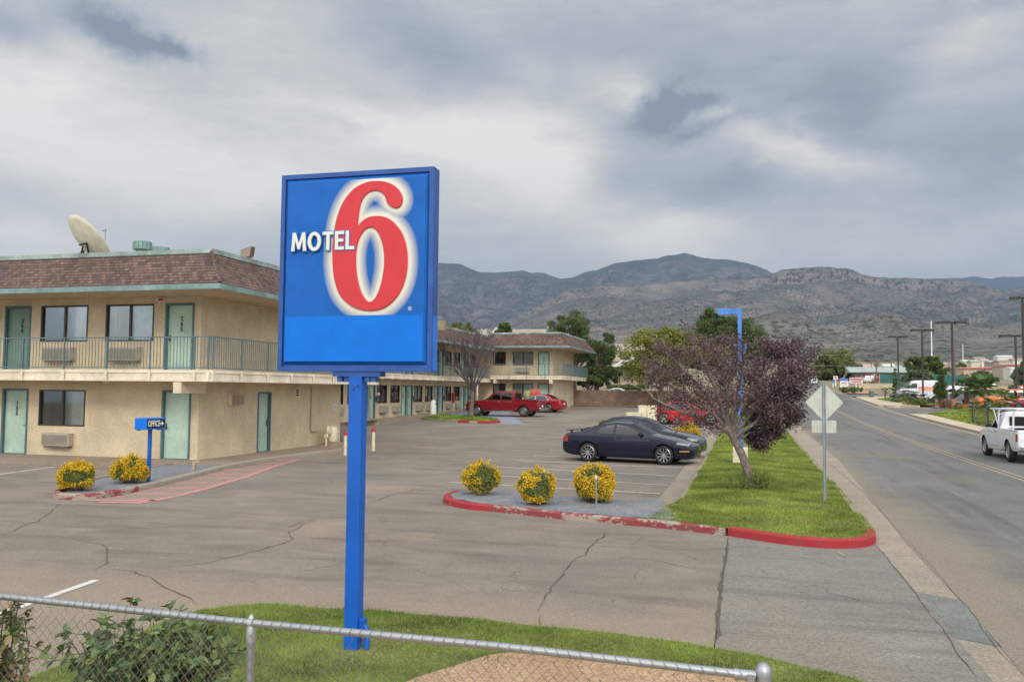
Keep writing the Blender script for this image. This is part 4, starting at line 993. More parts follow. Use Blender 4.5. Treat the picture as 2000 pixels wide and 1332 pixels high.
def spl(P, n=3):
    out = []; k = len(P)
    for i in range(k):
        p0, p1, p2, p3 = P[i-1], P[i], P[(i+1) % k], P[(i+2) % k]
        sharp = (Vector(p1)-Vector(p0)).angle(Vector(p2)-Vector(p1), 0) > 1.2
        sh2 = (Vector(p2)-Vector(p1)).angle(Vector(p3)-Vector(p2), 0) > 1.2
        if sharp: p0 = (2*p1[0]-p2[0], 2*p1[1]-p2[1])
        if sh2: p3 = (2*p2[0]-p1[0], 2*p2[1]-p1[1])
        for j in range(n):
            t = j/n
            out.append(tuple(.5*(2*p1[d]+(p2[d]-p0[d])*t+(2*p0[d]-5*p1[d]+4*p2[d]-p3[d])*t*t+(3*p1[d]-p0[d]-3*p2[d]+p3[d])*t**3) for d in (0, 1)))
    return out
six, hole = spl(six), spl(hole)
cu = bpy.data.curves.new('digit', 'CURVE'); cu.dimensions = '2D'; cu.fill_mode = 'BOTH'; cu.extrude = .005; cu.bevel_depth = .006; cu.bevel_resolution = 2; cu.offset = -.005
for P_ in (six, hole):
    s_ = cu.splines.new('POLY'); s_.points.add(len(P_)-1); s_.use_cyclic_u = True
    for i, p in enumerate(P_): s_.points[i].co = (p[0], p[1], 0, 1)
o = bpy.data.objects.new('tmp', cu); COL.objects.link(o); me = bpy.data.meshes.new_from_object(o.evaluated_get(bpy.context.evaluated_depsgraph_get())); bpy.data.objects.remove(o)
for v in me.vertices: v.co = Vector((v.co.x, yf-.012-v.co.z, v.co.y))
me.materials.clear(); me.materials.append(SIXR); me.flip_normals(); me.name = 'red_digit'; link(me, 'red_digit', sg)
# halftone halo: a lattice of white diamonds that shrink with distance from the digit
SA = np.array(six+[six[0]]); SH = np.array(hole+[hole[0]])
def segd(P, L):
    a = L[:-1][None]; d = (L[1:]-L[:-1])[None]; t = np.clip(((P[:, None]-a)*d).sum(2)/((d*d).sum(2)+1e-12), 0, 1); return np.sqrt((((a+t[..., None]*d)-P[:, None])**2).sum(2)).min(1)
sc = .0185; g = []
for i in range(-60, 61):
    for j in range(-80, 81): g.append((-3.2+(i+j)*sc*.5, 3.75+(i-j)*sc*.5))
g = np.array(g); g = g[(g[:, 0] > px0+q+.02) & (g[:, 0] < px1-q-.012) & (g[:, 1] > zl+.002) & (g[:, 1] < pz1-q-.004)]
dd = np.concatenate([np.minimum(segd(g[k:k+500], SA), segd(g[k:k+500], SH)) for k in range(0, len(g), 500)])
ins = np.array([inside(p, six) and not inside(p, hole) for p in g])
sl, tl = [], []
b = MB(); y_ = yf-.003
for p, d, i_ in zip(g, dd, ins):
    if i_ and d > .02: continue
    d = 0 if i_ else d
    k = 1 if d < .026 else max(0, 1-(d-.026)/.088)
    if k < .10: continue
    if k >= .95: s_ = sc*.5*1.0; b.add([(p[0]-s_, y_, p[1]), (p[0], y_, p[1]-s_), (p[0]+s_, y_, p[1]), (p[0], y_, p[1]+s_)], [(0, 1, 2, 3)])
    else:
        s_ = sc*.5*math.sqrt(k)*.98
        b.add([(p[0]-s_, y_, p[1]), (p[0], y_, p[1]-s_), (p[0]+s_, y_, p[1]), (p[0], y_, p[1]+s_)], [(0, 1, 2, 3)])
b.build('halftone_halo', HALO, sg)
(ax, az_), (bx, _z) = sp(575, 475), sp(698, 475)
W_ = bx-ax; cxm = (ax+bx)/2; hz = sp(640, 457)[1]-sp(640, 493)[1]
OUTB = mat('letter_outline_blue', (.03, .15, .48), .4)
# bold capitals drawn as outlines in a unit-height box: (width, outer outline, optional hole)
GL = {'M': (.96, [(0, 0), (.07, 1), (.27, 1), (.48, .40), (.69, 1), (.89, 1), (.96, 0), (.765, 0), (.725, .63), (.545, .10), (.415, .10), (.235, .63), (.195, 0)]),
      'O': (.86, [(.43+.43*math.cos(q*math.pi/16), .5+.515*math.sin(q*math.pi/16)) for q in range(32)], [(.43+.215*math.cos(q*math.pi/16), .5+.335*math.sin(q*math.pi/16)) for q in range(32)]),
      'T': (.70, [(0, .83), (.25, .83), (.25, 0), (.45, 0), (.45, .83), (.70, .83), (.70, 1), (0, 1)]),
      'E': (.58, [(0, 0), (.58, 0), (.58, .17), (.20, .17), (.20, .43), (.53, .43), (.53, .59), (.20, .59), (.20, .83), (.57, .83), (.57, 1), (0, 1)]),
      'L': (.55, [(0, 0), (.55, 0), (.55, .17), (.20, .17), (.20, 1), (0, 1)])}
def ccw(P): return P if sum(P[i-1][0]*P[i][1]-P[i][0]*P[i-1][1] for i in range(len(P))) > 0 else P[::-1]
def letters(word, x0_, zc_, h, width, y0_, y1_, grow_, m_, name):
    gap = .10; tot = sum(GL[c_][0] for c_ in word)+gap*(len(word)-1); sx = width/tot; x = x0_; b = MB()
    for c_ in word:
        g_ = GL[c_]; out = ccw([(x+px_*sx, zc_-h/2+pz_*h) for px_, pz_ in g_[1]])
        if grow_: out = [(p.x, p.y) for p in ribbon_pts(out, -grow_, -grow_, True)[0]]
        if len(g_) > 2:
            inn = ccw([(x+px_*sx, zc_-h/2+pz_*h) for px_, pz_ in g_[2]])
            if grow_: inn = [(p.x, p.y) for p in ribbon_pts(inn, grow_, grow_, True)[0]]
            k = len(out)
            for i_ in range(k):
                j_ = (i_+1) % k; a, c2, d, e = out[i_], out[j_], inn[j_], inn[i_]
                b.add([(q[0], yy, q[1]) for yy in (y0_, y1_) for q in (a, c2, d, e)], [(0, 1, 2, 3), (7, 6, 5, 4), (0, 4, 5, 1), (2, 6, 7, 3)])
        else: b.prism(out, lambda a, c2, hh_: (a, hh_, c2), y0_, y1_)
        x += (g_[0]+gap)*sx
    return b.build(name, m_, sg, fix=True)
letters('MOTEL', ax+.002, az_-.002, hz, W_-.006, yf-.0325, yf-.0275, 0, HALO, 'lettering')
letters('MOTEL', ax+.002, az_-.002, hz, W_-.006, yf-.0273, yf-.0125, .0075, OUTB, 'lettering_outline')
rx, rz_ = sp(803, 604); text_mesh('registered_mark', '\u00ae', .050, HALO, lambda x, y, z: (rx+x, yf-.004-z, rz_+y), .001, sg)
b = MB(); b.box((-3.572, SY+.0, .0), (-3.44, SY+.135, 2.555)); b.build('pole', BLUE_P, sg, bevel=.008)
b = MB(); b.box((-3.74, SY-.0, 2.55), (-3.26, SY+.13, 2.596)); [b.box((xx, SY+.02, 2.50), (xx+.05, SY+.11, 2.549)) for xx in (-3.70, -3.63, -3.42, -3.36)]
b.tube([(-3.53, SY-.012, 2.44), (-3.53, SY-.0, 2.44)], .018, 8); b.tube([(-3.48, SY-.012, 2.47), (-3.48, SY, 2.47)], .014, 8); b.build('bracket', BLUE_F, sg)
b = MB(); b.tube([(-3.505, SY+.07, .27), (-3.40, SY+.07, .27), (-3.375, SY+.07, .24), (-3.375, SY+.07, .0)], .028, 10); b.build('conduit', BLUE_P, sg, smooth=True)
b = MB(); b.box((-3.438, SY+.03, .17), (-3.39, SY+.11, .33)); b.build('junction_box', BLUE_P, sg, bevel=.005)

# ------------------------------------------------------------------ office sign
p = gp(290, 941, .1); ox, oy, oz = p.x, p.y, gz(p.y)+.1
os_ = thing('office_sign', (ox, oy, oz), 'small blue box sign reading OFFICE with an arrow, on a post beside a yellow shrub', 'sign')
b = MB(); b.box((ox-.035, oy-.035, oz-.05), (ox+.035, oy+.035, oz+1.32)); b.build('post', BLUE_P, os_)
zc = at(291, 827, depth((ox, oy, 0))).z; h2 = .14
bl = MB(); bl.box((ox-.17, oy-.36, zc-h2), (ox+.17, oy+.36, zc+h2)); bx_ = bl.build('box', BLUE_L, os_, bevel=.012)
b = MB(); b.box((ox-.15, oy-.3, zc-h2-.02), (ox-.1, oy-.2, zc-h2-.001)); b.box((ox+.1, oy+.1, zc-h2-.02), (ox+.15, oy+.2, zc-h2-.001)); b.build('bolt', BLUE_F, bx_)
b = MB(); b.box((ox+.171, oy-.345, zc-.105), (ox+.176, oy+.325, zc+.105)); pn = b.build('panel', mat('sign_black', (.018, .018, .022), .35), os_)
text_mesh('lettering', 'OFFICE', .20, HALO, lambda x, y, z: (ox+.178+z, oy-.09+x, zc+y), .002, pn, offset=.004, sx=.70)
b = MB(); ya = oy+.20
b.prism([(-.055, -.018), (.0, -.018), (.0, -.06), (.075, 0), (.0, .06), (.0, .018), (-.055, .018)], lambda a, c_, h: (ox+h, ya+a, zc+c_), .1765, .181); b.build('arrow', HALO, pn, fix=True)

# ------------------------------------------------------------------ bollards
def bollard(px, py, label):
    p = gp(px, py, .13 if px > 700 else .05); z = p.z
    t_ = thing('bollard', (p.x, p.y, z), label, 'bollard', 'cream bollards with red caps by the drive corner')
    b = MB(); b.lathe([(.062, -.05), (.062, .66)], (p.x, p.y, z), 'z', 16); b.build('post', CREAMP, t_, smooth=True)
    b = MB(); b.lathe([(.066, .66), (.066, .78), (.055, .815), (0, .825)], (p.x, p.y, z), 'z', 16); b.build('cap', REDP, t_, smooth=True)
bollard(674, 886, 'cream bollard half hidden behind the blue sign pole'); bollard(729, 878, 'cream bollard with red cap just right of the blue sign pole')

# ------------------------------------------------------------------ chain link fence
fc = thing('chain_link_fence', (-2.28, 3.74, 0), 'galvanised chain link fence across the foreground', 'fence')
FYy = 3.74
rail = [(-8.5, FYy, 1.365), (-3.76, FYy, 1.348), (-2.28, FYy, 1.325), (-1.0, FYy, 1.318), (.0, FYy, 1.292)]
def rail_z(x):
    for a, c_ in zip(rail, rail[1:]):
        if a[0] <= x <= c_[0]: return a[2]+(c_[2]-a[2])*(x-a[0])/(c_[0]-a[0])
    return rail[-1][2]
GALV = mat('galvanised_tube', (.40, .41, .43), .42, .75, var=.06, vscale=6)
b = MB(); b.tube([(x, FYy, rail_z(x)) for x in np.linspace(-8.5, .03, 40)], .0175, 14); b.build('top_rail', GALV, fc, smooth=True)
for x in (-6.95, -4.62, -2.275):
    b = MB(); b.tube([(x, FYy+.0, 0), (x-.0, FYy, rail_z(x)-.055)], .0195, 14); po = b.build('post', GALV, fc, smooth=True)
    b = MB(); z = rail_z(x); b.lathe([(.0215, -.09), (.0235, -.07), (.0235, -.035), (.019, -.02), (.012, .018), (.014, .022), (.008, .035), (.0, .042)], (x, FYy, z), 'z', 14); b.lathe([(.019, -.012), (.0215, -.010), (.0215, .010), (.019, .012)], (x, FYy, z), 'x', 14); b.build('loop_cap', mat('cast_aluminium', (.42, .43, .44), .5, .5), po, smooth=True)
b = MB(); xe = .062; b.lathe([(.031, -1.32), (.031, .0)], (xe, FYy, rail_z(-.01)+.008), 'z', 18); po = b.build('end_post', GALV, fc, smooth=True)
b = MB(); b.lathe([(.031, -.012), (.0335, -.010), (.0335, .010), (.031, .018), (.026, .030), (.014, .041), (0, .044)], (xe, FYy, rail_z(-.01)+.012), 'z', 18); b.build('dome_cap', GALV, po, smooth=True)
b = MB(); z = rail_z(0); b.tube([(-.05, FYy, z), (.032, FYy, z)], .0215, 12); b.tube([(-.052, FYy-.0, z), (-.035, FYy, z)], .024, 12); b.box((.0, FYy-.03, z-.06), (.028, FYy-.02, z+.01)); b.build('brace_band', GALV, po, smooth=True)
wires_V = []; wires_F = []; pitch = .0252; hh = .027; rw = .0014
nx_ = int(8.4/pitch)
for k in range(nx_):
    xk = -8.4+k*pitch; j = 0; z = .03; pts = []; top = rail_z(xk)+.012
    while z < top: pts.append((xk+(pitch*.5 if (j+k) % 2 else -pitch*.5), FYy-.021+(.0022 if j % 2 else -.0022)*(1 if k % 2 else -1), z)); z += hh; j += 1
    if k % 2 == 0: pts.append((xk+(pitch*.25 if (j+k) % 2 else -pitch*.25), FYy-.021, top+.018))
    else: pts = pts[:-2]
    if pts[0][0] > .0: continue
    b0 = len(wires_V)
    for p in pts:
        for q_ in range(3): a_ = q_*2.094; wires_V.append((p[0]+math.cos(a_)*rw*1.2, p[1]+math.sin(a_)*rw, p[2]))
    for i in range(len(pts)-1):
        for q_ in range(3): wires_F.append((b0+i*3+q_, b0+i*3+(q_+1) % 3, b0+(i+1)*3+(q_+1) % 3, b0+(i+1)*3+q_))
mesh_np('wire_mesh', wires_V, wires_F, mat('galvanised_wire', (.27, .27, .26), .45, .55, var=.25, vscale=3), fc)

# ------------------------------------------------------------------ road sign seen from behind
p = gp(1611, 976, .15); sx_, sy_ = p.x, p.y; zb = lawn_z(sx_, sy_)
D_ = depth((sx_, sy_, zb)); ppm = FPX/D_
rs_ = thing('road_sign', (sx_, sy_, zb), 'back of a diamond road sign with a small plate below, on a thin grey post', 'road sign')
Mr = lambda a, d, z: (sx_+a*_c, sy_+a*_s-d*_c, z)
Mr = lambda a, d, z: tuple(Vector((sx_, sy_, 0))+Vector((_c, _s, 0))*a+Vector((_s, -_c, 0))*d+Vector((0, 0, z)))
ztop = at(1608.5, 747, D_).z; zdi = at(1609, 786, D_).z; zpl = at(1610, 833, D_).z
b = MB(Mr); b.box((-.030, 0, zb-.1), (-.022, .03, ztop)); b.box((.022, 0, zb-.1), (.030, .03, ztop)); b.box((-.022, .0, zb-.1), (.022, .006, ztop)); b.build('post', mat('post_steel', (.30, .34, .36), .5, .3), rs_)
ALU = mat('sign_back_aluminium', (.50, .52, .45), .55, .15, var=.12, vscale=2.5)
hw = 37.5/ppm; rr_ = .05
def rpoly(pts, r, n=4):
    out = []
    for i in range(len(pts)):
        a, p_, c_ = Vector(pts[i-1]), Vector(pts[i]), Vector(pts[(i+1) % len(pts)]); u_, v_ = (a-p_).normalized(), (c_-p_).normalized()
        for k in range(n+1): t = k/n; q_ = (p_+u_*r*(1-t)).lerp(p_+v_*r*t, t); out.append((q_.x, q_.y))
    return out
b = MB(Mr); b.prism(rpoly([(-hw, zdi), (0, zdi-hw), (hw, zdi), (0, zdi+hw)], .04), lambda a, c_, h: (a+.01, h, c_), -.006, -.001); b.build('diamond_plate', ALU, rs_)
w2, h2_ = 24/ppm, 12/ppm
b = MB(Mr); b.prism(rpoly([(-w2, zpl-h2_), (w2, zpl-h2_), (w2, zpl+h2_), (-w2, zpl+h2_)], .03), lambda a, c_, h: (a, h, c_), -.006, -.001); b.build('plate', ALU, rs_)
b = MB(Mr); [b.box((-.008, .0305, z), (.008, .036, z+.016)) for z in (zdi+.2, zdi-.2, zpl+.04, zpl-.06)]; b.build('bolt', METAL, rs_)

# ------------------------------------------------------------------ blue parking lot lamp
p = gp(1446, 905, .15); lx, ly = p.x, p.y; zb = lawn_z(lx, ly); D_ = depth((lx, ly, zb)); ppm = FPX/D_
LB = mat('lamp_blue', (.07, .23, .66), .45, var=.1, vscale=2)
lp = thing('parking_lot_lamp', (lx, ly, zb), 'blue parking lot lamp post on a cream block, rising through the purple tree', 'lamp')
ztop = at(1444, 603, D_).z; zba = at(1448, 873, D_).z
b = MB(); hb = 14/ppm; b.box((lx-hb, ly-hb, zb-.1), (lx+hb, ly+hb, zba)); b.build('base_block', CREAMP, lp, bevel=.02)
b = MB(); r_ = 3.6/ppm; b.box((lx-r_, ly-r_, zba), (lx+r_, ly+r_, ztop)); b.box((lx-2*r_, ly-2*r_, zba), (lx+2*r_, ly+2*r_, zba+.07)); b.build('pole', LB, lp)
b = MB(); hz1, hz0 = at(1420, 603, D_).z, at(1420, 615, D_).z; b.box((lx-.68, ly-.16, hz0), (lx-.29, ly+.16, hz1)); hd = b.build('lamp_head', LB, lp, bevel=.01)
b = MB(); b.box((lx-.29, ly-.05, hz0+.03), (lx-r_, ly+.05, hz1-.01)); b.build('arm', LB, lp)
b = MB(); b.box((lx-.64, ly-.12, hz0-.012), (lx-.33, ly+.12, hz0-.001)); b.build('lens', HALO, hd)
zs = at(1440, 673, D_).z
b = MB(); b.box((lx-.21, ly-.06, zs-.05), (lx-r_-.001, ly+.06, zs+.04)); b.tube([(lx+r_, ly, zs+.02), (lx+.15, ly, zs+.02), (lx+.19, ly, zs-.1), (lx+.15, ly, zs-.28), (lx+r_, ly, zs-.33)], .03, 8)
b.tube([(lx+.10, ly-.02, zba+1.6), (lx+.10, ly-.02, zba+2.6)], .02, 6); b.build('flood_bracket', LB, lp)
b = MB(); b.box((lx+.12, ly-.05, zba+.02), (lx+.22, ly+.03, zba+.16)); b.build('fixture', mat('bronze_tan', (.27, .21, .14), .45), lp)

# small steel stake in the flower island
p = gp(1165, 992, .1)
st = thing('stake', (p.x, p.y, p.z), 'thin pale sprinkler stake standing in front of the rightmost yellow shrub', 'stake')
b = MB(); b.tube([(p.x, p.y, p.z-.05), (p.x-.01, p.y, p.z+.60)], .019, 8); b.build('tube', METAL, st, smooth=True)
b = MB(); b.lathe([(0.022, .57), (.026, .59), (.022, .63), (.0, .66)], (p.x-.01, p.y, p.z), 'z', 8); b.build('head', mat('pale_plastic', (.6, .6, .55), .5), st, smooth=True)
p = gp(377, 917, .1)
lg = thing('twig_stump', (p.x, p.y, p.z), 'small bare branching stump in the dark bed below the corner door', 'stump')
b = MB(); b.tube([(p.x, p.y, p.z-.03), (p.x+.02, p.y, p.z+.10), (p.x+.0, p.y, p.z+.25)], [.06, .045, .03], 6); b.tube([(p.x+.02, p.y, p.z+.08), (p.x+.08, p.y, p.z+.2), (p.x+.2, p.y, p.z+.24)], [.04, .035, .02], 6); b.build('wood', mat('bleached_wood', (.45, .33, .22), .9), lg)

# white urn-like ash bin on the rear walkway, vending panel
q = Vector((BX+.9, B0+8.6, .62))
an = thing('ash_bin', q, 'white round litter bin on the walkway in front of the long wing', 'bin')
b = MB(); b.lathe([(0, 0), (.22, 0), (.22, .78), (.18, .92), (.10, 1.02), (0, 1.04)], q, 'z', 18); b.build('body', WHITE, an, smooth=True)
b = MB(); b.box((q.x+.13, q.y-.09, q.z+.7), (q.x+.222, q.y+.09, q.z+.80)); b.build('opening', BLACK, an)

# cream transformer cabinets at the end of the parking strip
def cabinet(px, py, wpx, hpx, label, dz=0, D2=.9):
    p = gp(px, py, .1); ppm = FPX/depth(p); wm, hm = wpx/ppm, hpx/ppm
    t_ = thing('utility_cabinet', (p.x, p.y, p.z), label, 'utility cabinet')
    b = MB(); b.box((p.x-wm/2, p.y, p.z-.1), (p.x+wm/2, p.y+D2, p.z+hm)); b.build('body', mat('cabinet_cream', (.72, .66, .46), .5, var=.05), t_, bevel=.03)
    b = MB(); b.box((p.x-wm/2-.03, p.y-.03, p.z+hm), (p.x+wm/2+.03, p.y+D2+.03, p.z+hm+.05)); b.build('lid', mat('cabinet_cream', (.72, .66, .46), .5, var=.05), t_, bevel=.015)
    b = MB(); b.box((p.x-.006, p.y-.006, p.z+.05), (p.x+.006, p.y-.001, p.z+hm-.05)); b.tube([(p.x+.05, p.y-.02, p.z+hm*.5), (p.x+.05, p.y-.02, p.z+hm*.62)], .012, 5); b.build('door_seam', BRASS, t_)
cabinet(1263, 834, 33, 40, 'tall cream utility cabinet behind the two black cars'); cabinet(1237, 836, 28, 28, 'low cream utility cabinet left of the taller one'); cabinet(1217, 838, 20, 16, 'lowest cream box just left of the cream cabinets', D2=.5)
# ------------------------------------------------------------------ vehicles
TYRE = mat('tyre_rubber', (.022, .021, .020), .8, var=.2, vscale=20); ALLOY = mat('alloy', (.42, .42, .43), .32, .85, var=.1, vscale=20)
PLAST = mat('black_trim', (.018, .018, .02), .55); CHROME = mat('chrome', (.65, .66, .68), .15, 1.)
HLAMP = mat('headlamp', (.26, .26, .24), .12, coat=1.); TLAMP = mat('tail_lamp', (.32, .012, .015), .2, coat=1.); AMB = mat('amber_lens', (.70, .25, .04), .25)
UNDER = mat('underbody', (.012, .012, .012), .9)
def paint(name, c, rough=.28, coat=.9, dust=.25):
    M, t, b, g = newmat(name); P = t.node('ShaderNodeTexCoord').outputs['Object']
    n = t.noise(P, 2.2, 5, .65); s_ = t.node('ShaderNodeSeparateXYZ'); t.l.new(P, s_.inputs[0])
    low = t.ramp(s_.outputs[2], .15, .75, 1., .12)
    f = t.m('MULTIPLY', t.m('MULTIPLY', t.ramp(n, .3, .75), low), dust)
    t.l.new(t.mix(f, c, (.30, .25, .19)), b.inputs['Base Color']); t.l.new(t.m('ADD', rough, t.m('MULTIPLY', f, .9)), b.inputs['Roughness'])
    t.l.new(t.m('SUBTRACT', coat, t.m('MULTIPLY', f, 2.), clamp=True), b.inputs['Coat Weight']); b.inputs['Coat Roughness'].default_value = .04; b.inputs['Specular IOR Level'].default_value = .3 if max(c) < .1 else .45
    return M
def catmull(keys, x):
    n = len(keys)
    if x <= keys[0][0]: return list(keys[0][1:])
    for i in range(n-1):
        a, c_ = keys[i], keys[i+1]
        if a[0] <= x <= c_[0]:
            h = c_[0]-a[0]; t = (x-a[0])/h if h > 1e-9 else 0
            out = []
            for d in range(1, len(a)):
                m0 = 0; m1 = 0
                def sl(j):      # monotone tangent
                    if j <= 0: return (keys[1][d]-keys[0][d])/max(1e-6, keys[1][0]-keys[0][0])
                    if j >= n-1: return (keys[-1][d]-keys[-2][d])/max(1e-6, keys[-1][0]-keys[-2][0])
                    s0 = (keys[j][d]-keys[j-1][d])/max(1e-6, keys[j][0]-keys[j-1][0]); s1 = (keys[j+1][d]-keys[j][d])/max(1e-6, keys[j+1][0]-keys[j][0])
                    return 0 if s0*s1 <= 0 else 2*s0*s1/(s0+s1)
                m0, m1 = sl(i), sl(i+1)
                out.append((2*t**3-3*t*t+1)*a[d]+(t**3-2*t*t+t)*h*m0+(-2*t**3+3*t*t)*c_[d]+(t**3-t*t)*h*m1)
            return out
    return list(keys[-1][1:])
def ring(K, x):
    zt, w_, zb_, wt, zo = catmull(K, x)
    zb_ = min(zb_, zt-.01); h = zb_-zo
    return [(0, zo), (w_*.80, zo), (w_*.93, zo+.03), (w_*.985, zo+.22*h), (w_*1.0, zo+.50*h), (w_*.995, zo+.72*h), (w_*.985, zb_-.040*min(1, h*3)), (w_*.918, zb_),
            (w_*.925*.66+wt*.34+.01, zb_+(zt-zb_)*.36), (w_*.925*.32+wt*.68+.012, zb_+(zt-zb_)*.70), (wt, zt-(zt-zb_)*.08-.012), (wt*.86, zt-.004), (wt*.5, zt+.012), (0, zt+.018)]
def side_y(K, x, z):
    R_ = ring(K, x)[1:12]
    for (y0, z0), (y1, z1) in zip(R_, R_[1:]):
        if min(z0, z1)-1e-6 <= z <= max(z0, z1)+1e-6: return y0+(y1-y0)*((z-z0)/(z1-z0) if abs(z1-z0) > 1e-6 else 0)
    return R_[-1][0]
def top_z(K, x, y):
    R_ = ring(K, x)[7:]
    for (y0, z0), (y1, z1) in zip(R_, R_[1:]):
        if y1-1e-6 <= abs(y) <= y0+1e-6: return z0+(z1-z0)*((abs(y)-y0)/(y1-y0) if abs(y1-y0) > 1e-6 else 0)
    return R_[0][1] if abs(y) > R_[0][0] else R_[-1][1]
def lerp_poly(P, x):
    if x <= P[0][0]: return P[0][1]
    for a, c_ in zip(P, P[1:]):
        if a[0] <= x <= c_[0]: return a[1]+(c_[1]-a[1])*((x-a[0])/(c_[0]-a[0]) if c_[0] > a[0] else 0)
    return P[-1][1]
def side_patch(K, lo, hi, off, sgn, nx=16, nz=5, th=.0):
    b = MB(); x0, x1 = lo[0][0], lo[-1][0]; vs = []
    for i in range(nx+1):
        x = x0+(x1-x0)*i/nx; a, c_ = lerp_poly(lo, x), lerp_poly(hi, x)
        for j in range(nz+1):
            z = a+(c_-a)*j/nz; vs.append((x, sgn*(side_y(K, x, z)+off), z))
    b.add(vs, [(i*(nz+1)+j, (i+1)*(nz+1)+j, (i+1)*(nz+1)+j+1, i*(nz+1)+j+1) for i in range(nx) for j in range(nz)])
    return b
def top_patch(K, x0, x1, f0, f1, off, nx=10, ny=14):
    b = MB(); vs = []
    for i in range(nx+1):
        x = x0+(x1-x0)*i/nx; hw_ = ring(K, x)[10][0]*(f0+(f1-f0)*i/nx)
        for j in range(ny+1):
            y = hw_*(2*j/ny-1); vs.append((x, y, top_z(K, x, y)+off))
    b.add(vs, [(i*(ny+1)+j, (i+1)*(ny+1)+j, (i+1)*(ny+1)+j+1, i*(ny+1)+j+1) for i in range(nx) for j in range(ny)])
    return b
def wheel(root, x, y, r, wd, spokes, sgn, rim_m=None, rf=.70):
    rim_m = rim_m or ALLOY
    t_ = bpy.data.objects.new('wheel', None); COL.objects.link(t_); t_.location = (x, y, r); attach(t_, root)
    S = lambda prof: [(a, h*sgn) for a, h in prof]
    b = MB(); b.lathe(S([(r*rf, -wd*.5), (r*.90, -wd*.5), (r*.985, -wd*.36), (r, 0), (r*.985, wd*.36), (r*.93, wd*.47), (r*.80, wd*.53), (r*rf, wd*.44)]), (x, y, r), 'y', 36); b.build('tyre', TYRE, t_, smooth=True, fix=True)
    b = MB(); b.lathe(S([(r*rf, wd*.45), (r*(rf-.035), wd*.48), (r*(rf-.07), wd*.40), (r*(rf-.08), -wd*.3), (0, -wd*.3)]), (x, y, r), 'y', 36)
    b.lathe(S([(0, wd*.38), (r*.12, wd*.37), (r*.14, wd*.28), (r*.14, 0)]), (x, y, r), 'y', 16)
    for k in range(spokes):
        q = 2*math.pi*k/spokes+.3; wv = (.26 if spokes <= 6 else .10)*r*1.0
        ca, sa = math.cos(q), math.sin(q); tx, tz = -sa, ca
        R0, R1 = r*.10, r*(rf-.03); w0, w1 = wv*.38, wv*.52
        P = []
        for rad_, ww, hh_ in ((R0, w0, wd*.36), (R1, w1, wd*.43), (R0, w0, wd*.20), (R1, w1, wd*.28)):
            for s_ in (-1, 1): P.append((x+ca*rad_+tx*ww*s_, y+sgn*hh_, r+sa*rad_+tz*ww*s_))
        b.add(P, [(0, 2, 3, 1), (4, 5, 7, 6), (0, 4, 6, 2), (1, 3, 7, 5)])
    b.build('rim', rim_m, t_, smooth=True, fix=True)
    b = MB(); b.lathe(S([(r*(rf-.09), -wd*.1), (0, -wd*.1)]), (x, y, r), 'y', 24); b.build('brake_shadow', UNDER, t_)
    return t_
def cutter(parts):
    b = MB()
    for x, y0, y1, r, zc_ in parts: b.lathe([(0, 0), (r, 0), (r, y1-y0), (0, y1-y0)], (x, y0, zc_), 'y', 40)
    return b
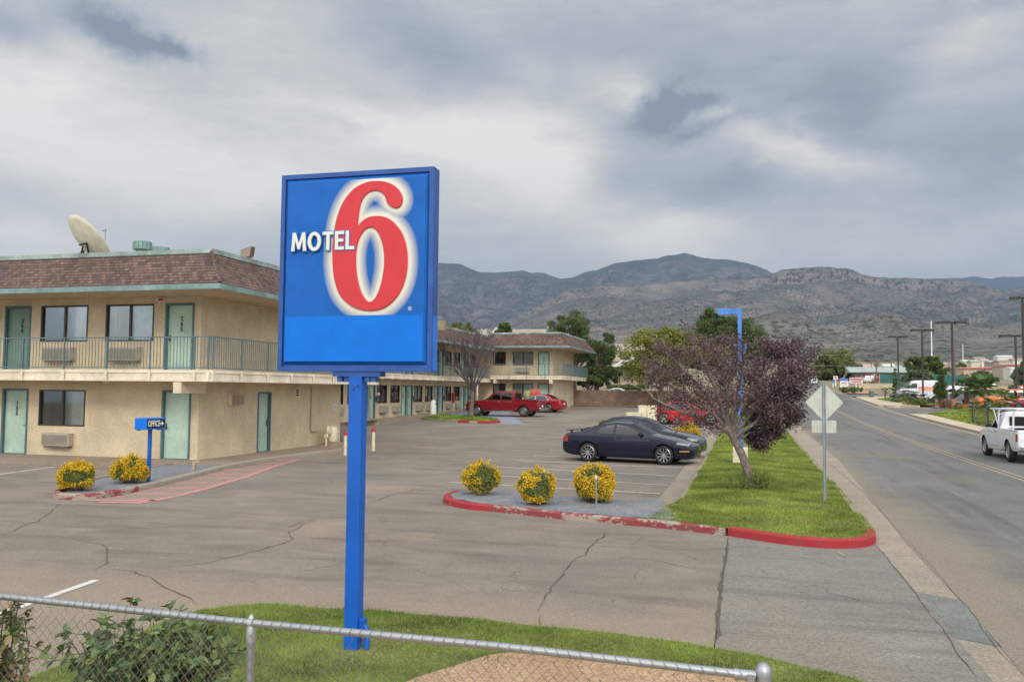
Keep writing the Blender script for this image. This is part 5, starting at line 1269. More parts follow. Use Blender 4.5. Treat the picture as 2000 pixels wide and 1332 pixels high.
def vehicle(name, label, cat, S, loc, rz, group=None):
    """S: dict with keys (profile), wheels, windows, colours. x runs from nose (0) to tail"""
    K = S['keys']; L = K[-1][0]; root = thing(name, (0, 0, 0), label, cat, group)
    xs_ = sorted(set([k[0] for k in K]+list(np.linspace(0, L, S.get('n', 60)))))
    b = MB(); N = 14; vs = []
    for x in xs_:
        R_ = ring(K, x)
        for y, z in R_: vs.append((x, y, z))
        for y, z in R_[-2:0:-1]: vs.append((x, -y, z))
    M_ = 2*N-2; n = len(xs_)
    fs = [(i*M_+k, i*M_+(k+1) % M_, (i+1)*M_+(k+1) % M_, (i+1)*M_+k) for i in range(n-1) for k in range(M_)]
    fs += [tuple(range(M_-1, -1, -1)), tuple((n-1)*M_+k for k in range(M_))]
    b.add(vs, fs); PM = S['paint']
    ob = b.build('body', [PM, UNDER], None, fix=True)
    wx, wr, wd, wy = S['wheels'], S['wr'], S['wd'], S['track']/2
    cb = MB()
    for x in wx:
        for s_ in (-1, 1):
            a, c_ = (wy-wd*.75, wy+.35) if s_ > 0 else (-wy-.35, -wy+wd*.75)
            cb.lathe([(0, 0), (wr*S.get('arch', 1.13), 0), (wr*S.get('arch', 1.13), c_-a), (0, c_-a)], (x, a, wr*1.02), 'y', 40)
    for q in S.get('cuts', []): cb.box(*q)
    bmc = bmesh.new(); mc = bpy.data.meshes.new('c'); mc.from_pydata(cb.v, [], cb.f); bmc.from_mesh(mc); bmesh.ops.remove_doubles(bmc, verts=bmc.verts, dist=1e-5); bmesh.ops.recalc_face_normals(bmc, faces=bmc.faces); bmc.to_mesh(mc); bmc.free()
    mc.materials.append(PM); mc.materials.append(UNDER); mc.polygons.foreach_set('material_index', [1]*len(mc.polygons))
    oc = bpy.data.objects.new('c', mc); COL.objects.link(oc)
    md = ob.modifiers.new('b', 'BOOLEAN'); md.operation = 'DIFFERENCE'; md.solver = 'EXACT'; md.object = oc
    me = bpy.data.meshes.new_from_object(ob.evaluated_get(bpy.context.evaluated_depsgraph_get()))
    ob.modifiers.clear(); ob.data = me; me.name = 'body'; bpy.data.objects.remove(oc)
    me.polygons.foreach_set('use_smooth', [True]*len(me.polygons)); me.set_sharp_from_angle(angle=math.radians(32)); attach(ob, root)
    for nm, lo, hi in S['win']:
        for s_ in (-1, 1):
            g_ = side_patch(K, [(x-.0, z-.0) for x, z in lo], hi, .006, s_).build('side_window', S.get('glass', CGLASS), root, smooth='all')
            lo2 = [(lo[0][0]-.022, lo[0][1]-.018)]+[(x, z-.02) for x, z in lo[1:-1]]+[(lo[-1][0]+.022, lo[-1][1]-.018)]
            hi2 = [(hi[0][0]-.022, hi[0][1]+.012)]+[(x, z+.02) for x, z in hi[1:-1]]+[(hi[-1][0]+.022, hi[-1][1]+.012)]
            side_patch(K, lo2, hi2, .0025, s_).build('window_seal', S.get('seal', PLAST), g_, smooth='all')
    for nm, x0, x1, f0, f1 in S['scr']:
        g_ = top_patch(K, x0, x1, f0, f1, .008).build(nm, S.get('glass_f', CGLASS), root, smooth='all')
        top_patch(K, x0-.02, x1+.02, f0+.05, f1+.05, .0035).build('screen_surround', PLAST, g_, smooth='all')
    for dr in S.get('doors', []):
        for s_ in (-1, 1):
            x0, x1, z0, z1 = dr; e = .009
            d_ = side_patch(K, [(x0, z0), (x1, z0)], [(x0, z1), (x1, z1)], .0012, s_, 18, 8).build('door', PM, root, smooth='all')
            for q in (((x0-e, z0-e), (x0, z0-e), (x0-e, z1), (x0, z1)), ((x1, z0-e), (x1+e, z0-e), (x1, z1), (x1+e, z1)), ((x0, z0-e), (x1, z0-e), (x0, z0), (x1, z0))):
                side_patch(K, [q[0], q[1]], [q[2], q[3]], .002, s_, 10 if q[1][0]-q[0][0] > .1 else 1, 8).build('door_gap', UNDER, d_)
            hx = x1-.16; hz = z1-.085; hy = side_y(K, hx, hz)
            h = MB(); h.box((hx-.075, s_*(hy+.004) if s_ > 0 else s_*(hy+.03), hz-.014), (hx+.075, s_*(hy+.03) if s_ > 0 else s_*(hy+.004), hz+.014)); h.build('handle', S.get('handle', PLAST), d_, bevel=.006)
    for i, x in enumerate(wx):
        for s_ in (-1, 1): wheel(root, x, s_*(wy-.0), wr, wd, S['spokes'], s_, S.get('rim'), S.get('rf', .70))
    for (x0, x1, z0, z1) in S.get('hl', []):
        for s_ in (-1, 1): side_patch(K, [(x0, z0), (x1, z0+(z1-z0)*.5)], [(x0, z1-.03), (x1, z1)], .008, s_, 10, 4).build('headlight', HLAMP, root, smooth='all')
    for (x0, x1, z0, z1) in S.get('tl', []):
        for s_ in (-1, 1): side_patch(K, [(x0, z0), (x1, z0)], [(x0, z1), (x1, z1)], .008, s_, 8, 4).build('tail_light', TLAMP, root, smooth='all')
    for (x0, x1, z0, z1) in S.get('mk', []):
        for s_ in (-1, 1): side_patch(K, [(x0, z0), (x1, z0)], [(x0, z1), (x1, z1)], .010, s_, 4, 2).build('marker_light', AMB, root, smooth='all')
    for (x0, x1, z0, z1, mm) in S.get('trim', []):
        for s_ in (-1, 1): side_patch(K, [(x0, z0), (x1, z0)], [(x0, z1), (x1, z1)], .012, s_, 16, 1).build('side_moulding', mm, root, smooth='all')
    mx_, mz_ = S['mirror']
    for s_ in (-1, 1):
        my = side_y(K, mx_, mz_-.06); m_ = MB(); cy_ = s_*(my+.12)
        m_.box((mx_-.07, cy_-.085, mz_-.06), (mx_+.05, cy_+.085, mz_+.07)); mo = m_.build('mirror', S.get('mirror_m', PLAST), root, bevel=.03, smooth='all')
        m_ = MB(); m_.tube([(mx_, s_*(my-.02), mz_-.05), (mx_, cy_-s_*.03, mz_-.02)], .025, 6); m_.build('stalk', PLAST, mo)
    for (p0, p1, mm, nm, bv) in S.get('extra', []): e_ = MB(); e_.box(p0, p1); e_.build(nm, mm, root, bevel=bv)
    # move the origin under the middle of the wheelbase
    off = Vector((-(wx[0]+wx[1])/2, 0, 0))
    for ch in root.children: ch.matrix_parent_inverse = Matrix.Translation(off) @ ch.matrix_parent_inverse
    root.location = loc; root.rotation_euler = (0, 0, rz)
    return root
# keys: x, top z, half width, belt z, half width at roof edge, underside z
def profile(pts): return pts
COUPE = [(0, .60, .52, .56, .40, .26), (.06, .66, .68, .60, .52, .20), (.22, .71, .79, .66, .60, .18), (.5, .785, .845, .74, .66, .18), (.9, .875, .86, .82, .70, .17), (1.25, .935, .865, .875, .70, .17), (1.45, .985, .865, .89, .70, .17),
         (1.75, 1.13, .865, .895, .66, .17), (2.1, 1.275, .865, .90, .60, .17), (2.35, 1.325, .865, .905, .575, .17), (2.7, 1.34, .865, .91, .57, .17), (3.05, 1.305, .865, .915, .58, .17), (3.4, 1.20, .86, .92, .61, .17), (3.75, 1.06, .85, .925, .65, .18), (4.0, .985, .845, .925, .69, .19),
         (4.25, .96, .83, .91, .70, .21), (4.42, .93, .79, .88, .68, .25), (4.53, .80, .72, .75, .60, .32), (4.56, .66, .66, .62, .55, .36)]
BLK = paint('black_blue_paint', (.002, .005, .020), .15, .6, .01)
b_sp = dict(keys=COUPE, paint=BLK, wheels=(.93, 3.57), wr=.315, wd=.2, track=1.50, spokes=10, rf=.74, arch=1.17,
            win=[('', [(1.62, .935), (2.60, .945)], [(1.62, .95), (1.95, 1.11), (2.2, 1.205), (2.4, 1.24), (2.60, 1.25)]), ('', [(2.68, .95), (3.30, .965)], [(2.68, 1.25), (2.95, 1.225), (3.15, 1.13), (3.30, .98)])],
            scr=[('windshield', 1.42, 2.18, .92, .88), ('rear_window', 3.12, 3.88, .86, .86)], doors=[(1.40, 2.62, .30, .90)], hl=[(.12, .50, .63, .735)], tl=[(4.30, 4.50, .66, .88)], mk=[(.10, .40, .44, .475)],
            trim=[(.75, 3.2, .555, .585, BLK)], mirror=(1.72, .985), extra=[((4.18, -.70, 1.03), (4.40, .70, 1.055), BLK, 'spoiler', .01), ((4.25, -.55, .93), (4.31, -.48, 1.03), BLK, 'spoiler_post', .0), ((4.25, .48, .93), (4.31, .55, 1.03), BLK, 'spoiler_post', .0),
            ((-.02, -.26, .38), (.03, .26, .47), mat('grille_black', (.01, .01, .01), .6), 'lower_grille', .01), ((4.50, -.16, .52), (4.575, .16, .66), WHITE, 'licence_plate', .003)])
f_, r_w = gp(1299, 908), gp(1148, 901)
# the near side wheels touch the ground at these points
def park(fp, rp, S, side=1):
    """front and rear contact points of the wheels on one side -> location, heading"""
    d = (fp-rp); d.z = 0; mid = (fp+rp)/2; d.normalize(); left = Vector((-d.y, d.x, 0)); c_ = mid+left*(S['track']/2)*side
    c_.z = gz(c_.y)+.005; return c_, math.atan2(-d.y, -d.x)
loc, rz = park(f_, r_w, b_sp, 1)
vehicle('parked_car', 'black two door coupe with a rear spoiler, nearest the three centre shrubs', 'car', b_sp, loc, rz)
SEDAN = [(0, .56, .50, .52, .40, .30), (.05, .66, .66, .60, .52, .22), (.2, .74, .78, .69, .60, .20), (.5, .83, .83, .79, .66, .19), (.9, .91, .85, .86, .68, .18), (1.25, .97, .855, .91, .70, .18), (1.42, 1.01, .855, .925, .70, .18),
         (1.75, 1.19, .855, .93, .66, .18), (2.1, 1.36, .855, .935, .60, .18), (2.4, 1.43, .855, .94, .575, .18), (2.8, 1.455, .855, .945, .57, .18), (3.15, 1.43, .855, .95, .575, .18), (3.45, 1.34, .855, .955, .60, .18), (3.75, 1.17, .85, .96, .64, .19), (3.95, 1.07, .845, .965, .67, .20),
         (4.2, 1.04, .83, .97, .68, .22), (4.38, 1.0, .80, .94, .66, .26), (4.46, .85, .74, .80, .60, .32), (4.5, .66, .68, .62, .55, .36)]
sed = dict(keys=SEDAN, paint=paint('black_green_paint', (.003, .006, .018), .15, .6, .01), wheels=(.88, 3.50), wr=.31, wd=.19, track=1.48, spokes=7,
           win=[('', [(1.60, .965), (2.42, .97)], [(1.60, .98), (1.9, 1.14), (2.15, 1.26), (2.42, 1.33)]), ('', [(2.50, .97), (3.25, .98), (3.5, .99)], [(2.50, 1.335), (2.85, 1.35), (3.2, 1.30), (3.5, 1.02)])],
           scr=[('windshield', 1.42, 2.16, .92, .88), ('rear_window', 3.26, 3.86, .86, .88)], doors=[(1.40, 2.45, .32, .93), (2.48, 3.30, .32, .94)], hl=[(.10, .42, .62, .75)], tl=[(4.26, 4.43, .70, .90)], mk=[(.06, .2, .45, .5)],
           mirror=(1.70, 1.02), extra=[((4.45, -.16, .60), (4.51, .16, .74), WHITE, 'licence_plate', .003)])
loc2 = gp(1280, 870); loc2 = Vector(loc)+Vector((.15, 2.75, 0)); loc2.z = gz(loc2.y)
vehicle('parked_car', 'dark sedan parked behind the black coupe, its headlight catching the light', 'car', sed, loc2, rz)
RED = paint('red_paint_sedan', (.30, .010, .016), .25, .4, .06); RED2 = paint('red_paint_muscle', (.50, .010, .010), .22, .4, .03); RED3 = paint('red_paint_truck', (.20, .005, .010), .25, .4, .05)
def shifted(S, **kw): d = dict(S); d.update(kw); return d
def scaled(K, sx=1., sz=1., sy=1.): return [(k[0]*sx, k[1]*sz, k[2]*sy, k[3]*sz, k[4]*sy, k[5]) for k in K]
def scale_spec(S, sx, sy=1., sz=1.):
    d = dict(S); d['keys'] = scaled(S['keys'], sx, sz, sy); d['wheels'] = tuple(x*sx for x in S['wheels'])
    d['win'] = [(n, [(x*sx, z*sz) for x, z in a], [(x*sx, z*sz) for x, z in c_]) for n, a, c_ in S['win']]
    d['scr'] = [(n, a*sx, c_*sx, e, f) for n, a, c_, e, f in S['scr']]
    for k in ('doors', 'hl', 'tl', 'mk'): d[k] = [(a*sx, c_*sx, e*sz, f*sz) for a, c_, e, f in S.get(k, [])]
    d['mirror'] = (S['mirror'][0]*sx, S['mirror'][1]*sz)
    d['extra'] = [((p0[0]*sx, p0[1], p0[2]*sz), (p1[0]*sx, p1[1], p1[2]*sz), mm, nm, bv) for p0, p1, mm, nm, bv in S.get('extra', [])]
    d['track'] = S['track']*sy; return d
def face_dir(px0, px1, y): return 1 if px1 > px0 else -1
# red sedan by the far wing, nose to the left
S = scale_spec(sed, 1.12, 1.06, 1.03); S.update(paint=RED, wr=.36, spokes=5, seal=CHROME)
rw = gp(1071, 806); x_ = Vector((-1, .12, 0)).normalized()
fw_ = rw+x_*(S['wheels'][1]-S['wheels'][0]); fw_.z = 0
l_, a_ = park(fw_, rw, S, -1); redsed = vehicle('parked_car', 'red sedan with chrome window trim, partly behind the dark red pickup', 'car', S, l_, a_)
# red muscle car behind the purple tree, nose to the right
S = scale_spec(sed, 1.12, 1.10, 1.0); S.update(paint=RED2, wr=.36, spokes=5)
rw = gp(1297, 829); fw_ = rw+Vector((1, -.10, 0)).normalized()*(S['wheels'][1]-S['wheels'][0])
l_, a_ = park(fw_, rw, S, 1); vehicle('parked_car', 'bright red muscle car seen through the branches of the purple tree', 'car', S, l_, a_)
# pickups -----------------------------------------------------------------------
def pickup_keys(L=5.9, crew=True):
    c0 = 1.62; ce = 4.0 if crew else 3.35
    return [(0, .80, .78, .72, .70, .42), (.05, .98, .90, .90, .80, .36), (.22, 1.08, .96, 1.02, .85, .34), (.8, 1.16, .985, 1.10, .86, .34), (1.4, 1.21, .99, 1.15, .86, .36), (1.62, 1.25, .99, 1.17, .85, .36), (1.85, 1.42, .99, 1.175, .83, .36),
            (2.25, 1.76, .99, 1.18, .76, .36), (2.5, 1.86, .99, 1.18, .73, .36), (3.2, 1.90, .99, 1.185, .72, .36), (ce-.25, 1.87, .99, 1.19, .73, .36), (ce-.03, 1.80, .99, 1.19, .76, .36), (ce+.02, 1.28, .99, 1.20, .95, .37), (ce+.06, 1.25, .985, 1.20, .95, .40), (L-.4, 1.25, .985, 1.20, .95, .42), (L-.06, 1.25, .97, 1.20, .94, .46), (L, 1.18, .93, 1.10, .9, .50)]
def pickup(crew=True, L=5.9, **kw):
    ce = 4.0 if crew else 3.35; K = pickup_keys(L, crew)
    win = [('', [(1.95, 1.235), (2.85, 1.24)], [(1.95, 1.25), (2.2, 1.45), (2.45, 1.66), (2.65, 1.74), (2.85, 1.75)])]
    doors = [(1.75, 2.90, .52, 1.19)]
    if crew: win.append(('', [(2.98, 1.24), (3.75, 1.245)], [(2.98, 1.75), (3.6, 1.73), (3.75, 1.66)])); doors.append((2.94, 3.85, .52, 1.19))
    d = dict(keys=K, wheels=(1.0, 4.72 if crew else 4.35), wr=.40, wd=.25, track=1.70, spokes=6, rf=.62, arch=1.16, n=90, win=win, scr=[('windshield', 1.66, 2.36, .90, .86)], doors=doors,
             hl=[(.06, .26, .84, 1.03)], tl=[(L-.16, L-.02, .82, 1.10)], mirror=(1.95, 1.30), cuts=[((ce+.18, -.80, .74), (L-.10, .80, 2.2))],
             extra=[((ce+.0, -.62, 1.34), (ce+.045, .62, 1.70), CGLASS if False else mat('dark_glass', (.012, .013, .015), .08), 'rear_window', .01), ((-.12, -.92, .48), (.10, .92, .70), CHROME, 'front_bumper', .03), ((L-.02, -.88, .50), (L+.14, .88, .68), CHROME, 'rear_bumper', .03), ((-.02, -.62, .74), (.04, .62, 1.0), PLAST, 'grille', .01),
                    ((1.55, -.97, .36), (ce-.1, -.86, .42), CHROME, 'running_board', .01), ((1.55, .86, .36), (ce-.1, .97, .42), CHROME, 'running_board', .01), ((L+.002, -.15, .72), (L+.02, .15, .86), WHITE, 'licence_plate', .0)])
    d.update(kw); return d
S = pickup(True, 5.9, paint=RED3, handle=CHROME, mirror_m=PLAST)
rw = gp(1023, 814.5); fw_ = rw+Vector((-1, .0, 0)).normalized()*(S['wheels'][1]-S['wheels'][0]); q_ = gp(931, 812.5)
dd_ = (q_-rw); dd_.z = 0; fw_ = rw+dd_.normalized()*(S['wheels'][1]-S['wheels'][0])
l_, a_ = park(fw_, rw, S, -1); vehicle('parked_pickup', 'dark red crew cab pickup parked behind the bare tree', 'pickup truck', S, l_, a_)
WP = paint('white_truck_paint', (.70, .71, .73), .3, .7, .12)
S = pickup(False, 5.4, paint=WP)
rw = gp(1893, 790); l_ = Vector((rw.x-1.5, rw.y+.8, gz(rw.y)+.03)); vehicle('parked_pickup', 'white single cab pickup parked across the street behind the palm', 'pickup truck', S, l_, .06)
S = scale_spec(sed, 1.0, 1.03, 1.08); S.update(paint=paint('white_car_paint', (.66, .68, .72), .3, .7, .1))
q_ = gp(1833, 783); vehicle('parked_car', 'white car with a dark bumper, behind the cypress left of the white pickup', 'car', S, Vector((q_.x+1.9, q_.y+3.4, gz(q_.y+3.4)+.03)), .06)
SUVK = [(0, .78, .80, .70, .70, .40), (.05, .98, .88, .90, .80, .34), (.25, 1.08, .93, 1.0, .84, .32), (.9, 1.16, .95, 1.08, .85, .32), (1.25, 1.22, .95, 1.12, .84, .32), (1.45, 1.34, .95, 1.13, .82, .32), (1.75, 1.66, .95, 1.14, .76, .32), (2.0, 1.80, .95, 1.14, .74, .32),
        (3.0, 1.84, .95, 1.15, .73, .32), (4.0, 1.82, .95, 1.15, .74, .34), (4.45, 1.74, .94, 1.15, .76, .36), (4.62, 1.30, .92, 1.14, .82, .42), (4.68, .9, .88, .8, .8, .5)]
suv = dict(keys=SUVK, paint=paint('orange_paint', (.78, .17, .02), .3, .8, .1), wheels=(.92, 3.78), wr=.40, wd=.25, track=1.62, spokes=6, rf=.66, n=70,
           win=[('', [(1.62, 1.20), (2.35, 1.205)], [(1.62, 1.26), (1.8, 1.52), (1.95, 1.62), (2.35, 1.66)]), ('', [(2.45, 1.205), (3.25, 1.21)], [(2.45, 1.66), (3.25, 1.67)]), ('', [(3.35, 1.21), (4.25, 1.22)], [(3.35, 1.67), (4.1, 1.64), (4.25, 1.58)])],
           scr=[('windshield', 1.36, 1.84, .92, .90)], doors=[(1.42, 2.38, .45, 1.13), (2.42, 3.30, .45, 1.13)], hl=[(.05, .25, .80, .98)], tl=[(4.45, 4.60, .85, 1.1)], mirror=(1.66, 1.26),
           extra=[((-.10, -.86, .42), (.08, .86, .62), PLAST, 'front_bumper', .03), ((4.6, -.86, .46), (4.76, .86, .64), PLAST, 'rear_bumper', .03)])
q_ = gp(1928, 800); vehicle('parked_car', 'orange off-road vehicle with black trim behind the near fan palm across the street', 'off-road vehicle', suv, Vector((q_.x+1.5, q_.y+.7, gz(q_.y)+.03)), .04)
S = scale_spec(sed, 1.05, 1.04, 1.06); S.update(paint=paint('maroon_paint', (.24, .010, .04), .25, .9, .05))
q_ = gp(1990, 802); vehicle('parked_car', 'maroon car cut off by the right edge, in front of the orange one', 'car', S, Vector((q_.x+1.0, q_.y-.6, gz(q_.y)+.03)), .0)
S = dict(suv); S = scale_spec(suv, 1.02, 1., .95); S.update(paint=paint('deep_orange_paint', (.70, .10, .02), .3, .8, .1)); q_ = gp(1955, 788)
vehicle('parked_car', 'second orange vehicle with a dark roof, farther back behind the first orange one', 'off-road vehicle', S, Vector((q_.x+3.0, q_.y+3.4, gz(q_.y+3.4)+.05)), .0)
# rental van with an orange band
VANK = [(0, .80, .70, .70, .6, .4), (.06, 1.0, .86, .9, .78, .34), (.45, 1.22, .92, 1.1, .82, .32), (.75, 1.40, .95, 1.15, .82, .32), (1.3, 1.95, .96, 1.2, .80, .32), (1.7, 2.12, .96, 1.2, .80, .32), (3.0, 2.16, .96, 1.2, .80, .34), (4.6, 2.14, .96, 1.2, .81, .36), (4.8, 2.0, .95, 1.2, .82, .4), (4.86, 1.0, .92, .9, .82, .46)]
van = dict(keys=VANK, paint=WP, wheels=(.95, 3.85), wr=.36, wd=.22, track=1.62, spokes=5, n=60, win=[('', [(1.25, 1.28), (1.95, 1.28)], [(1.25, 1.5), (1.5, 1.78), (1.95, 1.80)])], scr=[('windshield', .82, 1.36, .9, .88)], doors=[(1.1, 2.0, .45, 1.2)],
           hl=[(.06, .3, .75, .92)], tl=[(4.72, 4.84, .9, 1.3)], mirror=(1.2, 1.35), trim=[(2.1, 4.7, .98, 1.42, mat('orange_band', (.75, .12, .03), .5)), (.4, 4.7, .42, .5, PLAST)], extra=[])
q_ = gp(1793, 780.5); vn = vehicle('rental_van', 'white rental van with an orange side band parked behind the lamp post and palm', 'van', van, Vector((q_.x+.4, q_.y+1.2, gz(q_.y)+.04)), .02)
vm = vn.location
text_mesh('lettering', 'U-HAUL', .42, mat('van_letter', (.78, .62, .40), .5), lambda x, y, z: (vm.x+1.0+x, vm.y-1.0-z, vm.z+1.20+y), .003, vn, offset=.01)
q_ = gp(1587, 751); S = scale_spec(sed, 1.0, 1., 1.); S.update(paint=paint('silver_car_paint', (.60, .62, .64), .3, .7, .1))
vehicle('driving_car', 'small white car far up the street', 'car', S, Vector((q_.x, q_.y, gz(q_.y)+.01)), math.radians(88))
# passing white pickup with a ladder rack
S = pickup(False, 5.6, paint=WP, spokes=6)
tr = vehicle('driving_pickup', 'white work pickup with a pipe ladder rack driving along the street', 'pickup truck', S, (0, 0, 0), 0)
rk = MB(); r_ = .035
for xx in (3.05, 5.0):
    for s_ in (-1, 1): rk.tube([(xx-2.7, s_*.93, 1.20), (xx-2.7, s_*.90, 1.90), (xx-2.7, s_*.80, 2.0)], r_, 8)
    rk.tube([(xx-2.7, -.82, 2.0), (xx-2.7, .82, 2.0)], r_, 8)
for s_ in (-1, 1): rk.tube([(-1.1, s_*.84, 1.97), (2.55, s_*.84, 2.0)], r_, 8)
rk.tube([(-1.1, -.84, 1.97), (-1.1, .84, 1.97)], r_, 8)
for s_ in (-1, 1): rk.tube([(.35, s_*.93, 1.30), (-.6, s_*.86, 1.96)], .022, 6)
rk.build('ladder_rack', WP, tr, smooth=True)
lg_ = MB(); lg_.lathe([(0, 0), (.14, 0)], (-.55, .996, .90), 'y', 20); lg_.build('round_emblem', mat('emblem_dark', (.08, .08, .11), .5), tr)
q_ = gp(1906, 893); tr.location = (9.85, q_.y-.4, gz(q_.y)); tr.rotation_euler = (0, 0, math.radians(-90)); tr.scale = (.93, .93, .93)
# ------------------------------------------------------------------ vegetation
BARK = mat('bark', (.17, .125, .10), .9, var=.3, vscale=9, bump=.6, bscale=25); BARK_P = mat('plum_bark', (.21, .165, .15), .85, var=.3, vscale=12, bump=.5, bscale=30); TWIG = mat('grey_twig', (.10, .078, .080), .85, var=.2)
def leaf_quads(C, size, rng, aspect=.6, up=0., N=None, jit=.4):
    """one small folded-free leaf per centre"""
    n = len(C); d = rng.normal(size=(n, 3)); d /= np.linalg.norm(d, axis=1)[:, None]+1e-9
    if up: d[:, 2] += up; d /= np.linalg.norm(d, axis=1)[:, None]
    r = rng.normal(size=(n, 3)); s = np.cross(d, r); s /= np.linalg.norm(s, axis=1)[:, None]+1e-9
    L = size*(1+rng.uniform(-jit, jit, n))[:, None]
    a = C-d*L*.5; b = C+s*L*aspect*.5; c = C+d*L*.5; e = C-s*L*aspect*.5
    V = np.stack([a, b, c, e], 1).reshape(-1, 3); F = np.arange(n*4).reshape(-1, 4); return V, F
def grow(rng, p, d, L, r, depth_, mb, tips, up=.15, spread=.55, kids=(2, 3), shrink=.74, wob=.10, sides=6, minr=.004, taper=.62, tipd=1):
    """recursive limbs made of tapered tubes"""
    n = 4; pts = [Vector(p)]; rad = [r]; d = Vector(d).normalized()
    for i in range(n):
        d = (d+Vector((rng.gauss(0, wob), rng.gauss(0, wob), rng.gauss(0, wob)+up*.12))).normalized(); pts.append(pts[-1]+d*L/n); rad.append(max(minr, r*(1-(1-taper)*(i+1)/n)))
    mb.tube(pts, rad, max(3, sides), cap=False)
    if depth_ <= tipd: tips += [(pts[k], d) for k in range(1, n+1)]
    if depth_ == 0: return
    k = rng.randint(*kids)
    for i in range(k):
        q = rng.uniform(0, 6.28); o = d.orthogonal(); o.rotate(Matrix.Rotation(q, 3, d)); ang = spread*rng.uniform(.45, 1.2)
        nd = (d*math.cos(ang)+o*math.sin(ang)+Vector((0, 0, up*.5))).normalized()
        st = pts[-1] if i < 2 else pts[rng.randint(2, n)]
        grow(rng, st, nd, L*shrink*rng.uniform(.8, 1.2), rad[-1]*.80, depth_-1, mb, tips, up, spread, kids, shrink, wob, max(3, sides-1), minr, taper, tipd)
